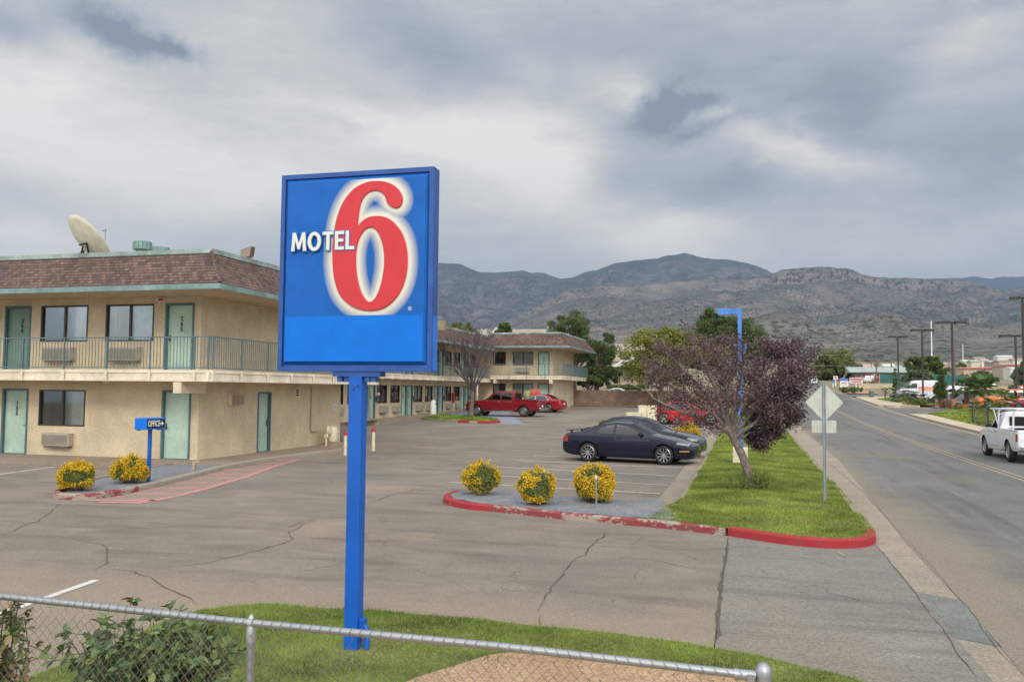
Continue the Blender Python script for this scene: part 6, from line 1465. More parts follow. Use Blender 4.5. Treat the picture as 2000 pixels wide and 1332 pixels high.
# purple leaf plum -----------------------------------------------------------------
def plum():
    rng = random.Random(11); p = gp(1468, 952, .2); D0 = depth(p); ppm = FPX/D0
    t = thing('plum_tree', (p.x, p.y, p.z), 'purple leaved tree with a leaning trunk on the grass strip, bare on its left side', 'tree')
    def W(px, py, dd=0.): return at(px, py, D0+dd)
    mb = MB(); P = [W(1469, 956), W(1462, 925), W(1452, 895), W(1440, 868), W(1428, 846), W(1416, 832)]
    mb.tube(P, [.115, .10, .095, .092, .092, .08], 12, cap=False); tips = []; lead = W(1424, 842)
    def limb(pts, r0, dd1, n_sub, up_, long_=.35):
        n_sub = int(n_sub*(1.4 if pts[-1][0] > 1470 else 1.15))
        Q = []; k = len(pts)
        for i, (x, y) in enumerate(pts): Q.append(W(x, y, dd1*i/(k-1)))
        # smooth the limb
        R_ = []
        for i in range(k-1):
            for j in range(4):
                t_ = j/4; a, b_, c_, e_ = Q[max(0, i-1)], Q[i], Q[i+1], Q[min(k-1, i+2)]
                R_.append(.5*(2*b_+(c_-a)*t_+(2*a-5*b_+4*c_-e_)*t_*t_+(3*b_-a-3*c_+e_)*t_**3)+Vector((rng.gauss(0, .012), rng.gauss(0, .012), rng.gauss(0, .012))))
        R_.append(Q[-1]); n = len(R_); rad = [max(.006, r0*(1-.82*i/n)) for i in range(n)]; mb.tube(R_, rad, 8, cap=False)
        for s in range(n_sub):
            i = int(n*(.22+.76*s/n_sub)); d = (R_[min(n-1, i+1)]-R_[i-1]).normalized(); o = d.orthogonal(); o.rotate(Matrix.Rotation(rng.uniform(0, 6.28), 3, d))
            nd = (d*.75+o*rng.uniform(.45, .95)+Vector((0, 0, up_))).normalized()
            grow(rng, R_[i], nd, long_*rng.uniform(.6, 1.15)*(1-.25*i/n), rad[i]*.62, 2, mb, tips, up=.25, spread=.55, kids=(2, 3), shrink=.68, wob=.10, sides=4, minr=.0035, tipd=1)
    for pts, r0, dd, ns in [
        ([(1424, 842), (1395, 828), (1355, 812), (1310, 796), (1268, 770), (1256, 742)], .055, -.5, 9), ([(1420, 836), (1385, 800), (1340, 770), (1295, 745), (1262, 728)], .055, .5, 10), ([(1418, 832), (1390, 785), (1350, 738), (1322, 708), (1310, 692)], .055, 1.2, 10),
        ([(1422, 838), (1405, 780), (1382, 725), (1364, 690), (1356, 674)], .06, -.9, 10), ([(1424, 838), (1418, 770), (1408, 715), (1402, 682)], .055, .3, 10), ([(1430, 846), (1440, 790), (1446, 745), (1452, 710), (1458, 690)], .055, -1.1, 10),
        ([(1432, 850), (1455, 800), (1480, 755), (1500, 720), (1508, 695)], .06, .6, 11), ([(1434, 850), (1470, 805), (1510, 765), (1538, 728), (1558, 696)], .06, -.2, 12), ([(1436, 852), (1480, 822), (1512, 797), (1540, 770), (1556, 745)], .05, -1., 11),
        ([(1438, 856), (1470, 845), (1500, 835), (1522, 820)], .04, .4, 9), ([(1426, 846), (1398, 836), (1368, 828), (1338, 822)], .03, -.5, 5),  ([(1428, 842), (1430, 800), (1420, 750), (1428, 700)], .05, 1.6, 9)]:
        limb(pts, r0, dd, ns, .22)
    mb.build('branches', BARK_P, t, smooth='all')
    g = np.random.default_rng(4); C = []
    for q, d in tips:
        # density: sparse on the camera left, dense on the right and low right
        dx = (q-lead); sx = dx.x*_c+dx.y*_s; zz = dx.z
        k = 4 if sx < .55 else 10
        if zz < .45 and sx > .4: k = int(k*1.8+6)
        if sx < -1.1 and zz < .95: k = 6
        if abs(sx-.25) < .18: k = 2
        if zz > 2.35+.15*math.sin(sx*5): k = 0
        C.append(np.array(q)[None]+g.normal(size=(k, 3))*np.array([.095, .095, .085])+np.array(d)[None]*g.uniform(-.03, .07, (k, 1)))
    C = np.concatenate(C); V, F = leaf_quads(C, .055, g, .6)
    m_ = mat('plum_leaf', (.08, .04, .06), .6, var=.15, vscale=2, spec=.35, island=[(.060, .036, .042), (.10, .06, .067), (.145, .095, .102), (.20, .145, .145), (.12, .055, .055), (.082, .05, .057)])
    mesh_np('leaves', V, F, m_, t)
    # suckers round the foot of the trunk
    s = thing('grass_tuft', (p.x, p.y, p.z), 'tall green shoots round the foot of the purple tree trunk', 'shrub')
    b = MB(); tp = []
    for k in range(95):
        a = rng.uniform(0, 6.28); r = abs(rng.gauss(0, .25)); q = Vector((p.x+.10+r*math.cos(a)*1.3, p.y+r*math.sin(a)*.7, p.z-.05)); h = rng.uniform(.18, .50); dd = Vector((math.cos(a)*.4, math.sin(a)*.4, 1)).normalized()
        b.tube([q, q+dd*h*.5, q+dd*h+Vector((0, 0, .03))], [.006, .005, .003], 4, cap=False); tp += [q+dd*h*u for u in (.3, .45, .6, .75, .9, 1.)]
    b.build('stems', mat('green_shoot', (.13, .17, .04), .7), s); C = np.array([list(x) for x in tp for _ in range(5)])+g.normal(size=(len(tp)*5, 3))*.03
    V, F = leaf_quads(C, .05, g, .3, up=.9); mesh_np('leaves', V, F, mat('sucker_leaf', (.1, .16, .03), .7, var=0, island=[(.08, .12, .02), (.15, .21, .035), (.23, .28, .06)]), s)
plum()
# bare vase shaped tree ------------------------------------------------------------------
def bare_tree():
    rng = random.Random(3); p = gp(920, 811, .14); D0 = depth(p)
    t = thing('bare_tree', (p.x, p.y, p.z), 'leafless vase shaped tree in front of the red pickup', 'tree')
    mb = MB(); tips = []; top = at(923, 757, D0)
    mb.tube([p-Vector((0, 0, .1)), p+Vector((0, 0, .4)), p.lerp(top, .5), top], [.24, .18, .165, .17], 12, cap=False); mb.build('trunk', BARK, t, smooth='all')
    mb = MB()
    for k in range(15):
        a = 2*math.pi*k/15+rng.uniform(-.2, .2); out = rng.uniform(.5, 1.25) if k % 3 else rng.uniform(.05, .4); d = Vector((math.cos(a)*out, math.sin(a)*out, 1.)).normalized()
        grow(rng, top-Vector((0, 0, rng.uniform(0, .5))), d, 1.75*rng.uniform(.85, 1.15), .075, 4, mb, tips, up=.35, spread=.40, kids=(2, 3), shrink=.66, wob=.07, sides=5, minr=.012, taper=.65)
    mb.build('branches', TWIG, t)
bare_tree()
# crowns made of leaf clusters --------------------------------------------------------------
def clusters(rng, centre, rx, ry, rz, n, rc, flat=.8, bias=.75):
    out = []
    while len(out) < n:
        v = rng.normal(size=3); v /= np.linalg.norm(v); r = rng.uniform(bias*.35, 1)**.6
        out.append((np.array(centre)+v*r*np.array([rx, ry, rz]), rc*rng.uniform(.6, 1.35)))
    return out
def crown(cl, per, size, rng, flat=.75, aspect=.6, up=0.):
    per = int(per*1.5); size = size*.85
    C = []
    for c_, r in cl:
        v = rng.normal(size=(per, 3)); v /= np.linalg.norm(v, axis=1)[:, None]; rr = rng.uniform(.35, 1.05, per)[:, None]**.7
        C.append(c_+v*rr*r*np.array([1, 1, flat]))
    return leaf_quads(np.concatenate(C), size, rng, aspect*(.6 if up else 1.), up)
def LM(name, cols, var=.2, vs=.5): return mat(name, cols[0], .75, var=var, vscale=vs, spec=.2, island=cols)
L_PINE = LM('pine_needles', [(.035, .060, .020), (.065, .105, .032), (.10, .15, .045), (.15, .20, .065), (.05, .08, .028)])
L_YG = LM('yellow_green_leaf', [(.11, .13, .02), (.19, .20, .035), (.27, .26, .05), (.33, .29, .06), (.13, .16, .03), (.09, .12, .025)])
L_GR = LM('green_leaf', [(.045, .075, .02), (.075, .12, .03), (.12, .17, .04), (.16, .21, .06)])
L_BG = LM('grey_green_leaf', [(.06, .09, .05), (.10, .14, .075), (.15, .19, .10), (.08, .11, .06)])
L_OL = LM('olive_leaf', [(.10, .125, .04), (.16, .18, .06), (.22, .23, .08), (.07, .09, .03)])
def tree(name, label, px, py_base, crowns, D=None, tr=.25, leafm=L_GR, size=.25, per=120, n=26, seed=1, group=None, trunk_top=None, flat=.75, rc=None, aspect=.6, cat='tree', pine=False, z0=None, lean=0.):
    """crowns: list of (px, py, half width px, half height px) ellipses seen from the photograph's side, given real depth"""
    g = np.random.default_rng(seed); rng = random.Random(seed)
    if D is None: p = gp(px, py_base); D = depth(p)
    else: p = at(px, py_base, D); p.z = gz(p.y) if z0 is None else z0
    ppm = FPX/D; t = thing(name, (p.x, p.y, p.z), label, cat, group); cl = []
    mb = MB(); zt = max(at(c_[0], c_[1], D).z for c_ in crowns)
    tt = at(trunk_top[0], trunk_top[1], D) if trunk_top else Vector((p.x, p.y, p.z+(zt-p.z)*.8))
    mid = p.lerp(tt, .5)+Vector((rng.uniform(-.1, .1), 0, 0)); mb.tube([p-Vector((0, 0, .3)), p.lerp(tt, .25), mid, tt], [tr*1.15, tr*.95, tr*.7, tr*.25], 9, cap=False)
    for c_ in crowns:
        C = at(c_[0], c_[1], D); rx, rz = c_[2]/ppm, c_[3]/ppm; k = max(3, int(n*(c_[2]*c_[3])/sum(q[2]*q[3] for q in crowns)))
        rcc = rc or min(rx, rz)*.40; k = int(k*1.9)
        L_ = clusters(g, (C.x, C.y, C.z), max(.1, rx-rcc*.25), max(.1, rx*.9-rcc*.25), max(.1, rz-rcc*.25), k, rcc); cl += L_
        for q, r in L_[::2 if not pine else 1]:
            s_ = p.lerp(tt, rng.uniform(.35, .95)); e_ = Vector(q); mb.tube([s_, s_.lerp(e_, .5)+Vector((0, 0, rng.uniform(-.1, .25)*rx)), e_], [tr*.28, tr*.18, tr*.06], 5, cap=False)
    mb.build('trunk', BARK, t, smooth='all'); V, F = crown(cl, per, size, g, flat, aspect, .5 if pine else 0.); mesh_np('crown', V, F, leafm, t); return t
tree('pine_tree', 'tall dark pine rising just right of the far motel wing, bushy rounded top', 1120, 795, [(1112, 640, 40, 34), (1130, 680, 48, 34), (1090, 655, 18, 18)], D=92, tr=.35, leafm=L_PINE, size=.24, per=190, n=44, seed=2, pine=True)
tree('pine_tree', 'darker spreading pine with a side tuft, between the tall pine and tan house', 1165, 795, [(1190, 660, 17, 16), (1180, 690, 30, 26), (1172, 725, 42, 26), (1160, 748, 34, 14), (1200, 735, 18, 16)], D=88, tr=.3, leafm=L_PINE, size=.22, per=190, n=52, seed=3, pine=True)
tree('hedge_bush', 'low dark green bush along the brick wall at the foot of the pines', 1150, 797, [(1150, 745, 32, 12)], D=86.5, leafm=L_GR, size=.2, per=120, n=16, seed=4, cat='bush')
tree('pine_tree', 'large rounded pine behind the blue parking lot lamp', 1425, 770, [(1405, 642, 52, 34), (1455, 655, 42, 38), (1430, 685, 68, 30), (1482, 688, 22, 28), (1395, 622, 32, 20)], D=105, tr=.4, leafm=L_PINE, size=.26, per=200, n=95, seed=5, pine=True)
tree('broadleaf_tree', 'yellow green broadleaf tree turning autumn colours left of the purple tree', 1290, 795, [(1264, 682, 50, 40), (1318, 680, 50, 44), (1280, 725, 72, 32), (1375, 688, 38, 36), (1246, 710, 34, 30)], D=82, tr=.25, leafm=L_YG, size=.19, per=230, n=70, seed=6)
tree('broadleaf_tree', 'yellow green tree top over the purple tree beside the blue lamp', 1420, 790, [(1405, 690, 30, 16), (1370, 705, 28, 20)], D=84, tr=.2, leafm=L_YG, size=.19, per=200, n=24, seed=7)
tree('small_tree', 'dark green tree behind the purple tree, where the street curves away', 1532, 755, [(1530, 700, 18, 15)], D=120, leafm=L_GR, size=.25, per=120, n=14, seed=8)
tree('cottonwood_tree', 'broad green tree over the far end of the street, next to the grey roofed building', 1632, 752, [(1615, 712, 38, 28), (1640, 705, 34, 26), (1665, 722, 32, 20), (1600, 725, 26, 18), (1630, 730, 44, 14)], D=190, tr=.6, leafm=L_OL, size=.5, per=170, n=62, seed=9)
tree('tree_behind_roof', 'green tree tops just above the long motel wing, right of the blue sign', 885, 760, [(880, 645, 20, 12), (905, 640, 22, 13), (868, 640, 14, 8), (928, 650, 10, 8)], D=98, leafm=L_OL, size=.25, per=130, n=30, seed=10)
tree('tree_behind_roof', 'small dark tree between the two beige condo roofs', 987, 760, [(986, 642, 16, 13), (976, 650, 10, 8)], D=99, leafm=L_GR, size=.22, per=110, n=18, seed=11)
tree('desert_tree', 'spreading dark tree behind the green fence across the street', 1808, 748, [(1790, 712, 26, 14), (1815, 708, 26, 16), (1835, 724, 20, 12)], D=165, tr=.3, leafm=L_GR, size=.4, per=120, n=36, seed=12)
tree('desert_tree', 'round green tree in front of the tan wall, behind the second lamp post', 1790, 768, [(1795, 738, 26, 18), (1775, 745, 16, 14)], D=140, tr=.3, leafm=L_BG, size=.32, per=130, n=30, seed=13)
tree('desert_tree', 'blue green round tree right of the tallest lamp post, above the palms', 1915, 785, [(1915, 742, 24, 15), (1922, 735, 12, 9), (1900, 750, 12, 10)], D=118, tr=.2, leafm=L_BG, size=.28, per=140, n=30, seed=14)
tree('desert_tree', 'small dark bush-like tree between the lamp post and the far houses', 1875, 735, [(1875, 716, 11, 8)], D=230, leafm=L_GR, size=.5, per=80, n=12, seed=15)
tree('desert_tree', 'green tree cut off by the right edge of the view', 1990, 780, [(1992, 735, 16, 20), (1985, 755, 12, 14), (2004, 715, 14, 12), (2012, 745, 14, 20)], D=112, tr=.2, leafm=L_BG, size=.28, per=130, n=34, seed=16)
for i, (x, y, w_, h_, D_, lb) in enumerate([(1748, 745, 3, 30, 0, 'thin dark cypress at the right end of the beige wall'), (1837, 751, 7, 37, 0, 'dark narrow cypress standing in front of the white pickup')]):
    p = gp(x, y+h_+5 if i else 776); tree('cypress_tree', lb, x, 0, [(x, y, w_*1.3, h_*.92), (x, y+h_*.3, w_*1.5, h_*.6)], D=depth(p), tr=.1, leafm=L_PINE, size=.13, per=130, n=34, seed=20+i, rc=w_*.8/(FPX/depth(p)), group='narrow cypresses')
# fan palms --------------------------------------------------------------------------------
PALM = LM('palm_frond', [(.07, .12, .035), (.11, .17, .05), (.16, .22, .07)]); PALMD = mat('palm_trunk', (.27, .15, .09), .9, var=.3, vscale=8, bump=.8, bscale=15)
def palm(px, py, tz, r, label, seed, n=22, tr=.14, blue=False):
    p = gp(px, py, .15); g = random.Random(seed); t = thing('fan_palm', (p.x, p.y, p.z), label, 'palm', 'fan palms across the street')
    b = MB(); b.lathe([(tr*1.5, -.1), (tr*1.3, .1)]+[(tr*(1.05+.15*(k % 2)), .1+tz*k/8) for k in range(1, 9)]+[(tr*.4, tz+.12)], p, 'z', 12); b.build('trunk', PALMD, t, fix=True)
    b = MB(); c_ = p+Vector((0, 0, tz))
    for k in range(n):
        a = 6.28*k/n+g.uniform(-.3, .3); e = g.uniform(-.5, 1.15); st = g.uniform(.45, .62)*r; d = Vector((math.cos(a)*math.cos(e), math.sin(a)*math.cos(e), math.sin(e)))
        h = c_+d*st; b.tube([c_, h], [.018, .012], 4, cap=False)
        s_ = d.cross(Vector((0, 0, 1))); s_ = s_.normalized() if s_.length > .05 else Vector((1, 0, 0)); u_ = s_.cross(d)
        for j in range(13):
            q = (j-6)/6*1.35; f = (d*math.cos(q)+s_*math.sin(q)).normalized(); ll = r*.55*g.uniform(.85, 1.1); w_ = u_.cross(f).normalized()*.022*max(1, r); tip = h+f*ll-Vector((0, 0, .22*ll*abs(g.gauss(.8, .3))))
            m1 = h+f*ll*.55; b.add([h-w_*.4, h+w_*.4, m1+w_, tip, m1-w_], [(0, 1, 2, 3, 4)])
    b.build('fronds', mat('blue_palm', (.1, .15, .1), .7, var=.1, island=[(.08, .12, .08), (.15, .20, .14), (.20, .26, .18)]) if blue else PALM, t)
palm(1888, 789, 1.35, 1.7, 'fan palm with a reddish trunk in front of the white pickup bed', 1, 26, .2); palm(1918, 791, 1.55, 1.9, 'widest fan palm, between the white pickup and the orange vehicle', 2, 30, .2)
palm(1956, 811, 1.0, 1.35, 'fan palm nearest the iron fence, in front of the maroon car', 3, 26, .14); palm(1766, 785, .95, 1.5, 'shaggy blue green palm on the corner lawn', 4, 26, .14, True)
palm(1729, 779, .85, .55, 'tiny young palm on the corner lawn beside the green utility box', 5, 12, .09); palm(1872, 803, .25, .55, 'low young palm on the grass in front of the red kerb', 6, 14, .06); palm(1910, 806, .35, .75, 'small palm sprout with yellow tips left of the orange front wheel', 7, 16, .07); palm(1773, 790, .3, .6, 'low palm at the foot of the shaggy one', 8, 14, .06)
def bush(px, py, r, h, label, m_, seed, size=.06, per=60, n=30, name='bush', group=None):
    p = gp(px, py, .1); g = np.random.default_rng(seed); t = thing(name, (p.x, p.y, p.z), label, 'bush', group)
    cl = clusters(g, (p.x, p.y, p.z+h*.5), r*.8, r*.8, h*.42, n, min(r, h)*.30); V, F = crown(cl, per, size, g, .8); mesh_np('leaves', V, F, m_, t)
    b = MB(); rg = random.Random(seed)
    for q, _ in cl[::2]: b.tube([(p.x, p.y, p.z-.05), Vector((p.x, p.y, p.z)).lerp(Vector(q), .6)+Vector((rg.uniform(-.04, .04), 0, 0)), q], [.012, .009, .005], 4, cap=False)
    b.build('stems', TWIG, t); return t
L_RED = LM('reddish_leaf', [(.14, .07, .05), (.22, .12, .08), (.12, .11, .05)])
bush(1848, 802, .75, 1.0, 'brownish red shrub at the end of the red kerb', L_RED, 31, .10, 50, 20); bush(1795, 792, .9, .55, 'low green shrub on the corner lawn', L_GR, 32, .10); bush(1779, 790, .6, .7, 'small reddish shrub beside the shaggy palm', L_RED, 33, .1, 40, 16)
bush(1655, 769, 1.1, .9, 'low scrub near the blue and white sign', L_GR, 34, .2, 40, 14); bush(1672, 768, 1.2, .9, 'low scrub at the foot of the maroon lettered sign', L_BG, 35, .2, 40, 14); bush(1812, 790, .7, .8, 'grey green shrub left of the cypress', L_BG, 36, .1, 50, 16)

# yellow flowering shrubs ------------------------------------------------------------------------
FLW = mat('yellow_flower', (.8, .5, .02), .6, var=.12, vscale=6, spec=.2, island=[(.58, .33, .012), (.70, .45, .015), (.78, .55, .03), (.64, .40, .02), (.42, .29, .02)])
FLL = mat('shrub_leaf', (.1, .13, .03), .7, var=.15, vscale=6, island=[(.06, .085, .018), (.11, .14, .03), (.18, .20, .04), (.25, .26, .05)]); DRY = mat('dry_stems', (.36, .25, .15), .9, var=.3, vscale=20)
def flower_shrub(px, py_bot, wpx, hpx, label, seed, green=.35, dry=False, tuft=True):
    p = gp(px, py_bot-hpx*.12, .11); ppm = FPX/depth(p); r = wpx/2/ppm; h = hpx/ppm; g = np.random.default_rng(seed)
    t = thing('yellow_shrub', (p.x, p.y, p.z), label, 'flowering shrub', 'round yellow flowering shrubs in the beds')
    ph = g.uniform(0, 6, 6)
    def surf(n, lo, hi):
        v = g.normal(size=(n, 3)); v /= np.linalg.norm(v, axis=1)[:, None]; v = v[v[:, 2] > -.86]; a = np.arctan2(v[:, 1], v[:, 0])
        lump = 1+.10*np.sin(a*2+ph[0]+v[:, 2]*3)+.06*np.sin(a*7+ph[1])*np.cos(v[:, 2]*6+ph[2])+.04*np.sin(v[:, 2]*9+ph[3]+a*2)
        rr = g.uniform(lo, hi, len(v))*lump
        return v, np.array([p.x, p.y, p.z+h*.52])+v*rr[:, None]*np.array([r, r*.95, h*.52])
    v, C = surf(6500, .55, .99); V, F = leaf_quads(C, .042, g, .42, up=.3); mesh_np('leaves', V, F, FLL, t)
    v, C = surf(11500, .86, 1.06); keep = np.array([noise.noise((c_[0]*3.4+seed, c_[1]*3.4, c_[2]*3.4)) for c_ in C])+g.normal(size=len(C))*.10 > -.36+green*.66
    C = C[keep & ((v[:, 2] > -.75) if not dry else ((v[:, 2] > -.2) | (g.uniform(size=len(v)) < .15)))]
    V, F = leaf_quads(C, .030, g, .75, up=.4); V1, F1 = V, F
    rg = random.Random(seed); b = MB()
    for k in range(60 if not dry else 170):
        a = rg.uniform(0, 6.28); e = rg.uniform(.2, .95); q = (p.x+math.cos(a)*r*e*.8, p.y+math.sin(a)*r*e*.8, p.z+h*rg.uniform(.15, .5)); b.tube([(p.x+math.cos(a)*r*.25, p.y+math.sin(a)*r*.25, p.z-.04), q], [.007, .004], 4, cap=False)
    b.build('stems', DRY if dry else TWIG, t)
    if tuft:
        C = []
        for k in range(26):
            a = rg.uniform(0, 6.28); e = rg.uniform(0, 1.); cz = math.sqrt(max(0, 1-e*e)); d_ = Vector((math.cos(a)*e, math.sin(a)*e, cz)); c0_ = Vector((p.x, p.y, p.z+h*.52)); ln = rg.uniform(.03, .15); up_ = Vector((d_.x*.6, d_.y*.6, d_.z*.6+.7)).normalized()
            s0 = c0_+Vector((d_.x*r, d_.y*r, d_.z*h*.52))
            for _ in range(16): q_ = s0+up_*ln*rg.random(); C.append((q_.x+rg.gauss(0, .012), q_.y+rg.gauss(0, .012), q_.z+rg.gauss(0, .01)))
        V, F = leaf_quads(np.array(C), .04, g, .5, up=.8); F1 = np.concatenate([F1, F+len(V1)]); V1 = np.concatenate([V1, V])
    mesh_np('flowers', V1, F1, FLW, t)
flower_shrub(148, 963, 72, 50, 'yellow shrub at the red kerb end of the left bed', 1, .40); flower_shrub(254, 948, 70, 47, 'yellow shrub beside the office sign post', 2, .45)
flower_shrub(939, 973, 70, 58, 'yellow shrub with dry stems at the left tip of the centre bed', 3, .55, True); flower_shrub(1048, 993, 72, 62, 'middle yellow shrub of the three in the centre bed, greener at its foot', 4, .50); flower_shrub(1161, 989, 82, 68, 'brightest and largest yellow shrub, behind the thin stake', 5, .12)
flower_shrub(1345, 868, 44, 36, 'yellow shrub low behind the noses of the black cars', 6, .25); flower_shrub(1322, 868, 34, 28, 'smaller yellow green shrub between the dark sedan and the purple tree', 7, .5, tuft=False); flower_shrub(1183, 832, 26, 10, 'flat green shrub left of the cream boxes', 8, .95, tuft=False)

# rose bushes by the fence ---------------------------------------------------------------------------
ROSE = mat('rose_leaf', (.06, .1, .03), .45, var=.2, vscale=5, spec=.45, island=[(.045, .09, .03), (.07, .125, .04), (.10, .17, .05), (.15, .22, .07), (.21, .25, .07), (.075, .14, .05)])
ROSE2 = mat('rose_leaf_pale', (.1, .16, .03), .5, var=.2, vscale=5, spec=.4, island=[(.06, .10, .03), (.11, .16, .045), (.17, .20, .06), (.25, .14, .06), (.14, .19, .05)]); CANE = mat('rose_cane', (.12, .10, .05), .7, var=.2)
def rose(label, canes, m_, seed, n, sz=.05, spread_=.055):
    rg = random.Random(seed); g = np.random.default_rng(seed); p = canes[0][0]; t = thing('rose_bush', p, label, 'bush'); b = MB(); C = []
    for pts in canes:
        pts = [Vector(q) for q in pts]; b.tube(pts, [.009]+[.006]*(len(pts)-2)+[.003], 5, cap=False)
        for a, c_ in zip(pts, pts[1:]):
            for k in range(int(n*(c_-a).length)+1):
                q = a.lerp(c_, rg.random()); tw = q+Vector((rg.gauss(0, spread_), rg.gauss(0, spread_), rg.gauss(.01, spread_)))
                b.tube([q, tw], [.003, .002], 3, cap=False); d = (tw-q)
                for j in range(5): C.append((tw, d, j))
    b.build('canes', CANE, t)
    vs = []; fs = []
    for tw, d, j in C:
        d = d.normalized() if d.length > 1e-4 else Vector((0, 0, 1)); s_ = d.orthogonal().normalized(); s_.rotate(Matrix.Rotation(rg.uniform(0, .6)+((j % 2)*3.14), 3, d)); f = (d*.35+s_ if j < 4 else d).normalized(); f = (f+Vector((rg.gauss(0, .25), rg.gauss(0, .25), rg.gauss(-.15, .25)))).normalized()
        q = tw-d*.018*(j//2)+Vector((0, 0, 0)); L = sz*rg.uniform(.7, 1.2); nrm = f.cross(Vector((rg.gauss(0, .5), rg.gauss(0, .5), 1))).normalized(); w_ = nrm*L*.30; up_ = nrm.cross(f)*L*.09; b0 = len(vs)
        vs += [q, q+f*L*.3+w_*.85+up_, q+f*L*.62+w_*.9+up_, q+f*L, q+f*L*.62-w_*.9+up_, q+f*L*.3-w_*.85+up_, q+f*L*.33, q+f*L*.65]
        fs += [(b0, b0+1, b0+6), (b0+1, b0+2, b0+7, b0+6), (b0+2, b0+3, b0+7), (b0, b0+6, b0+5), (b0+6, b0+7, b0+4, b0+5), (b0+7, b0+3, b0+4)]
    bb = MB(); bb.add(vs, fs); bb.build('leaves', m_, t, smooth='all')
rg = random.Random(7); canes = []
for k in range(28):
    a = rg.uniform(0, 6.28); bx_ = at(305, 1300, 5.35); base = Vector((bx_.x+math.cos(a)*.12, bx_.y+math.sin(a)*.1, .03))
    tx, ty = rg.uniform(140, 455), 0
    top = 1228+.0010*(tx-310)**2+rg.uniform(0, 70); tip = at(tx, top, 5.35+rg.uniform(-.45, .45)); canes.append([base, base.lerp(tip, .45)+Vector((0, 0, .08)), tip])
for tx, ty in ((135, 1245), (150, 1290), (452, 1250), (440, 1300), (170, 1330), (420, 1345), (300, 1216), (240, 1226), (335, 1220), (368, 1216), (278, 1222), (205, 1232), (410, 1236), (180, 1262)):
    bx_ = at(305, 1300, 5.35); base = Vector((bx_.x, bx_.y, .03)); tip = at(tx, ty, 5.3); canes.append([base, base.lerp(tip, .5)+Vector((0, 0, .05)), tip])
rose('dark green rose bush behind the chain link fence, left of the fence post', canes, ROSE, 12, 34, .062, .07)
canes = []
for k in range(15):
    base = at(-25, 1420, 4.7); base.z = .03; tip = at(rg.uniform(-60, 48), rg.uniform(1180, 1330), 4.65+rg.uniform(-.2, .2)); canes.append([base, base.lerp(tip, .5)+Vector((.0, 0, .05)), tip])
for tx, ty in ((38, 1160), (25, 1180), (58, 1250)): base = at(-25, 1420, 4.7); base.z = .03; tip = at(tx, ty, 4.65); canes.append([base, base.lerp(tip, .5), tip])
rose('paler rose bush with reddish shoot tips at the left edge, behind the fence', canes, ROSE2, 9, 26, .05, .05)

# ------------------------------------------------------------------ brick wall, houses, street things
def brick_m(name, c0, c1, mort, bw=.4, bh=.2, rot=0):
    M, t, b, g = newmat(name); P = g.outputs['Position']; s_ = t.node('ShaderNodeSeparateXYZ'); t.l.new(P, s_.inputs[0]); cv = t.node('ShaderNodeCombineXYZ')
    t.l.new(t.m('ADD', s_.outputs[0], s_.outputs[1]), cv.inputs[0]); t.l.new(s_.outputs[2], cv.inputs[1]); br = t.node('ShaderNodeTexBrick'); t.l.new(cv.outputs[0], br.inputs[0]); br.inputs['Scale'].default_value = 1
    br.inputs['Brick Width'].default_value = bw; br.inputs['Row Height'].default_value = bh; br.inputs['Mortar Size'].default_value = .008
    t.set(br.inputs['Color1'], c0); t.set(br.inputs['Color2'], c1); t.set(br.inputs['Mortar'], mort)
    c = t.mix(1., br.outputs[0], t.mix(t.ramp(t.noise(P, 1.5, 4), .3, .7), (.85,)*3, (1.12,)*3), 'MULTIPLY'); t.l.new(c, b.inputs['Base Color']); b.inputs['Roughness'].default_value = .9; return M
BRK = brick_m('slump_block', (.20, .125, .095), (.265, .17, .13), (.15, .11, .09)); TANW = brick_m('tan_block', (.50, .42, .28), (.56, .47, .32), (.44, .37, .25), .4, .2)
def box_thing(name, label, cat, m_, p0, p1, bevel=0., group=None):
    b = MB(); b.box(p0, p1); o = b.build(name, m_, bevel=bevel); return tag(o, label, cat, group)
a = gp(1122, 797); c = gp(1265, 793)
zt = at(1122, 763, depth(a)).z
bw_ = thing('brick_wall', (LX, LY+9.8, a.z), 'reddish brown block wall behind the motel parking lot', 'wall')
y = LY+9.9; x0_ = LX+.02; b = MB(); b.box((x0_, y, gz(y)-.2), (2.0, y+.2, zt)); b.build('blocks', BRK, bw_); b = MB(); b.box((x0_, y-.02, zt), (2.02, y+.22, zt+.06)); b.build('coping', brick_m('coping', (.30, .22, .17), (.33, .25, .2), (.2, .15, .12)), bw_)
struct(drape('dry_verge', [(LX, LY+8.9), (2.2, LY+8.4), (2.2, LY+9.9), (LX, LY+9.9)], .05, ground_mat('dry_grass', (.34, .25, .12), (.44, .34, .17), (.22, .24, .08), 1.2, 20, .5)))
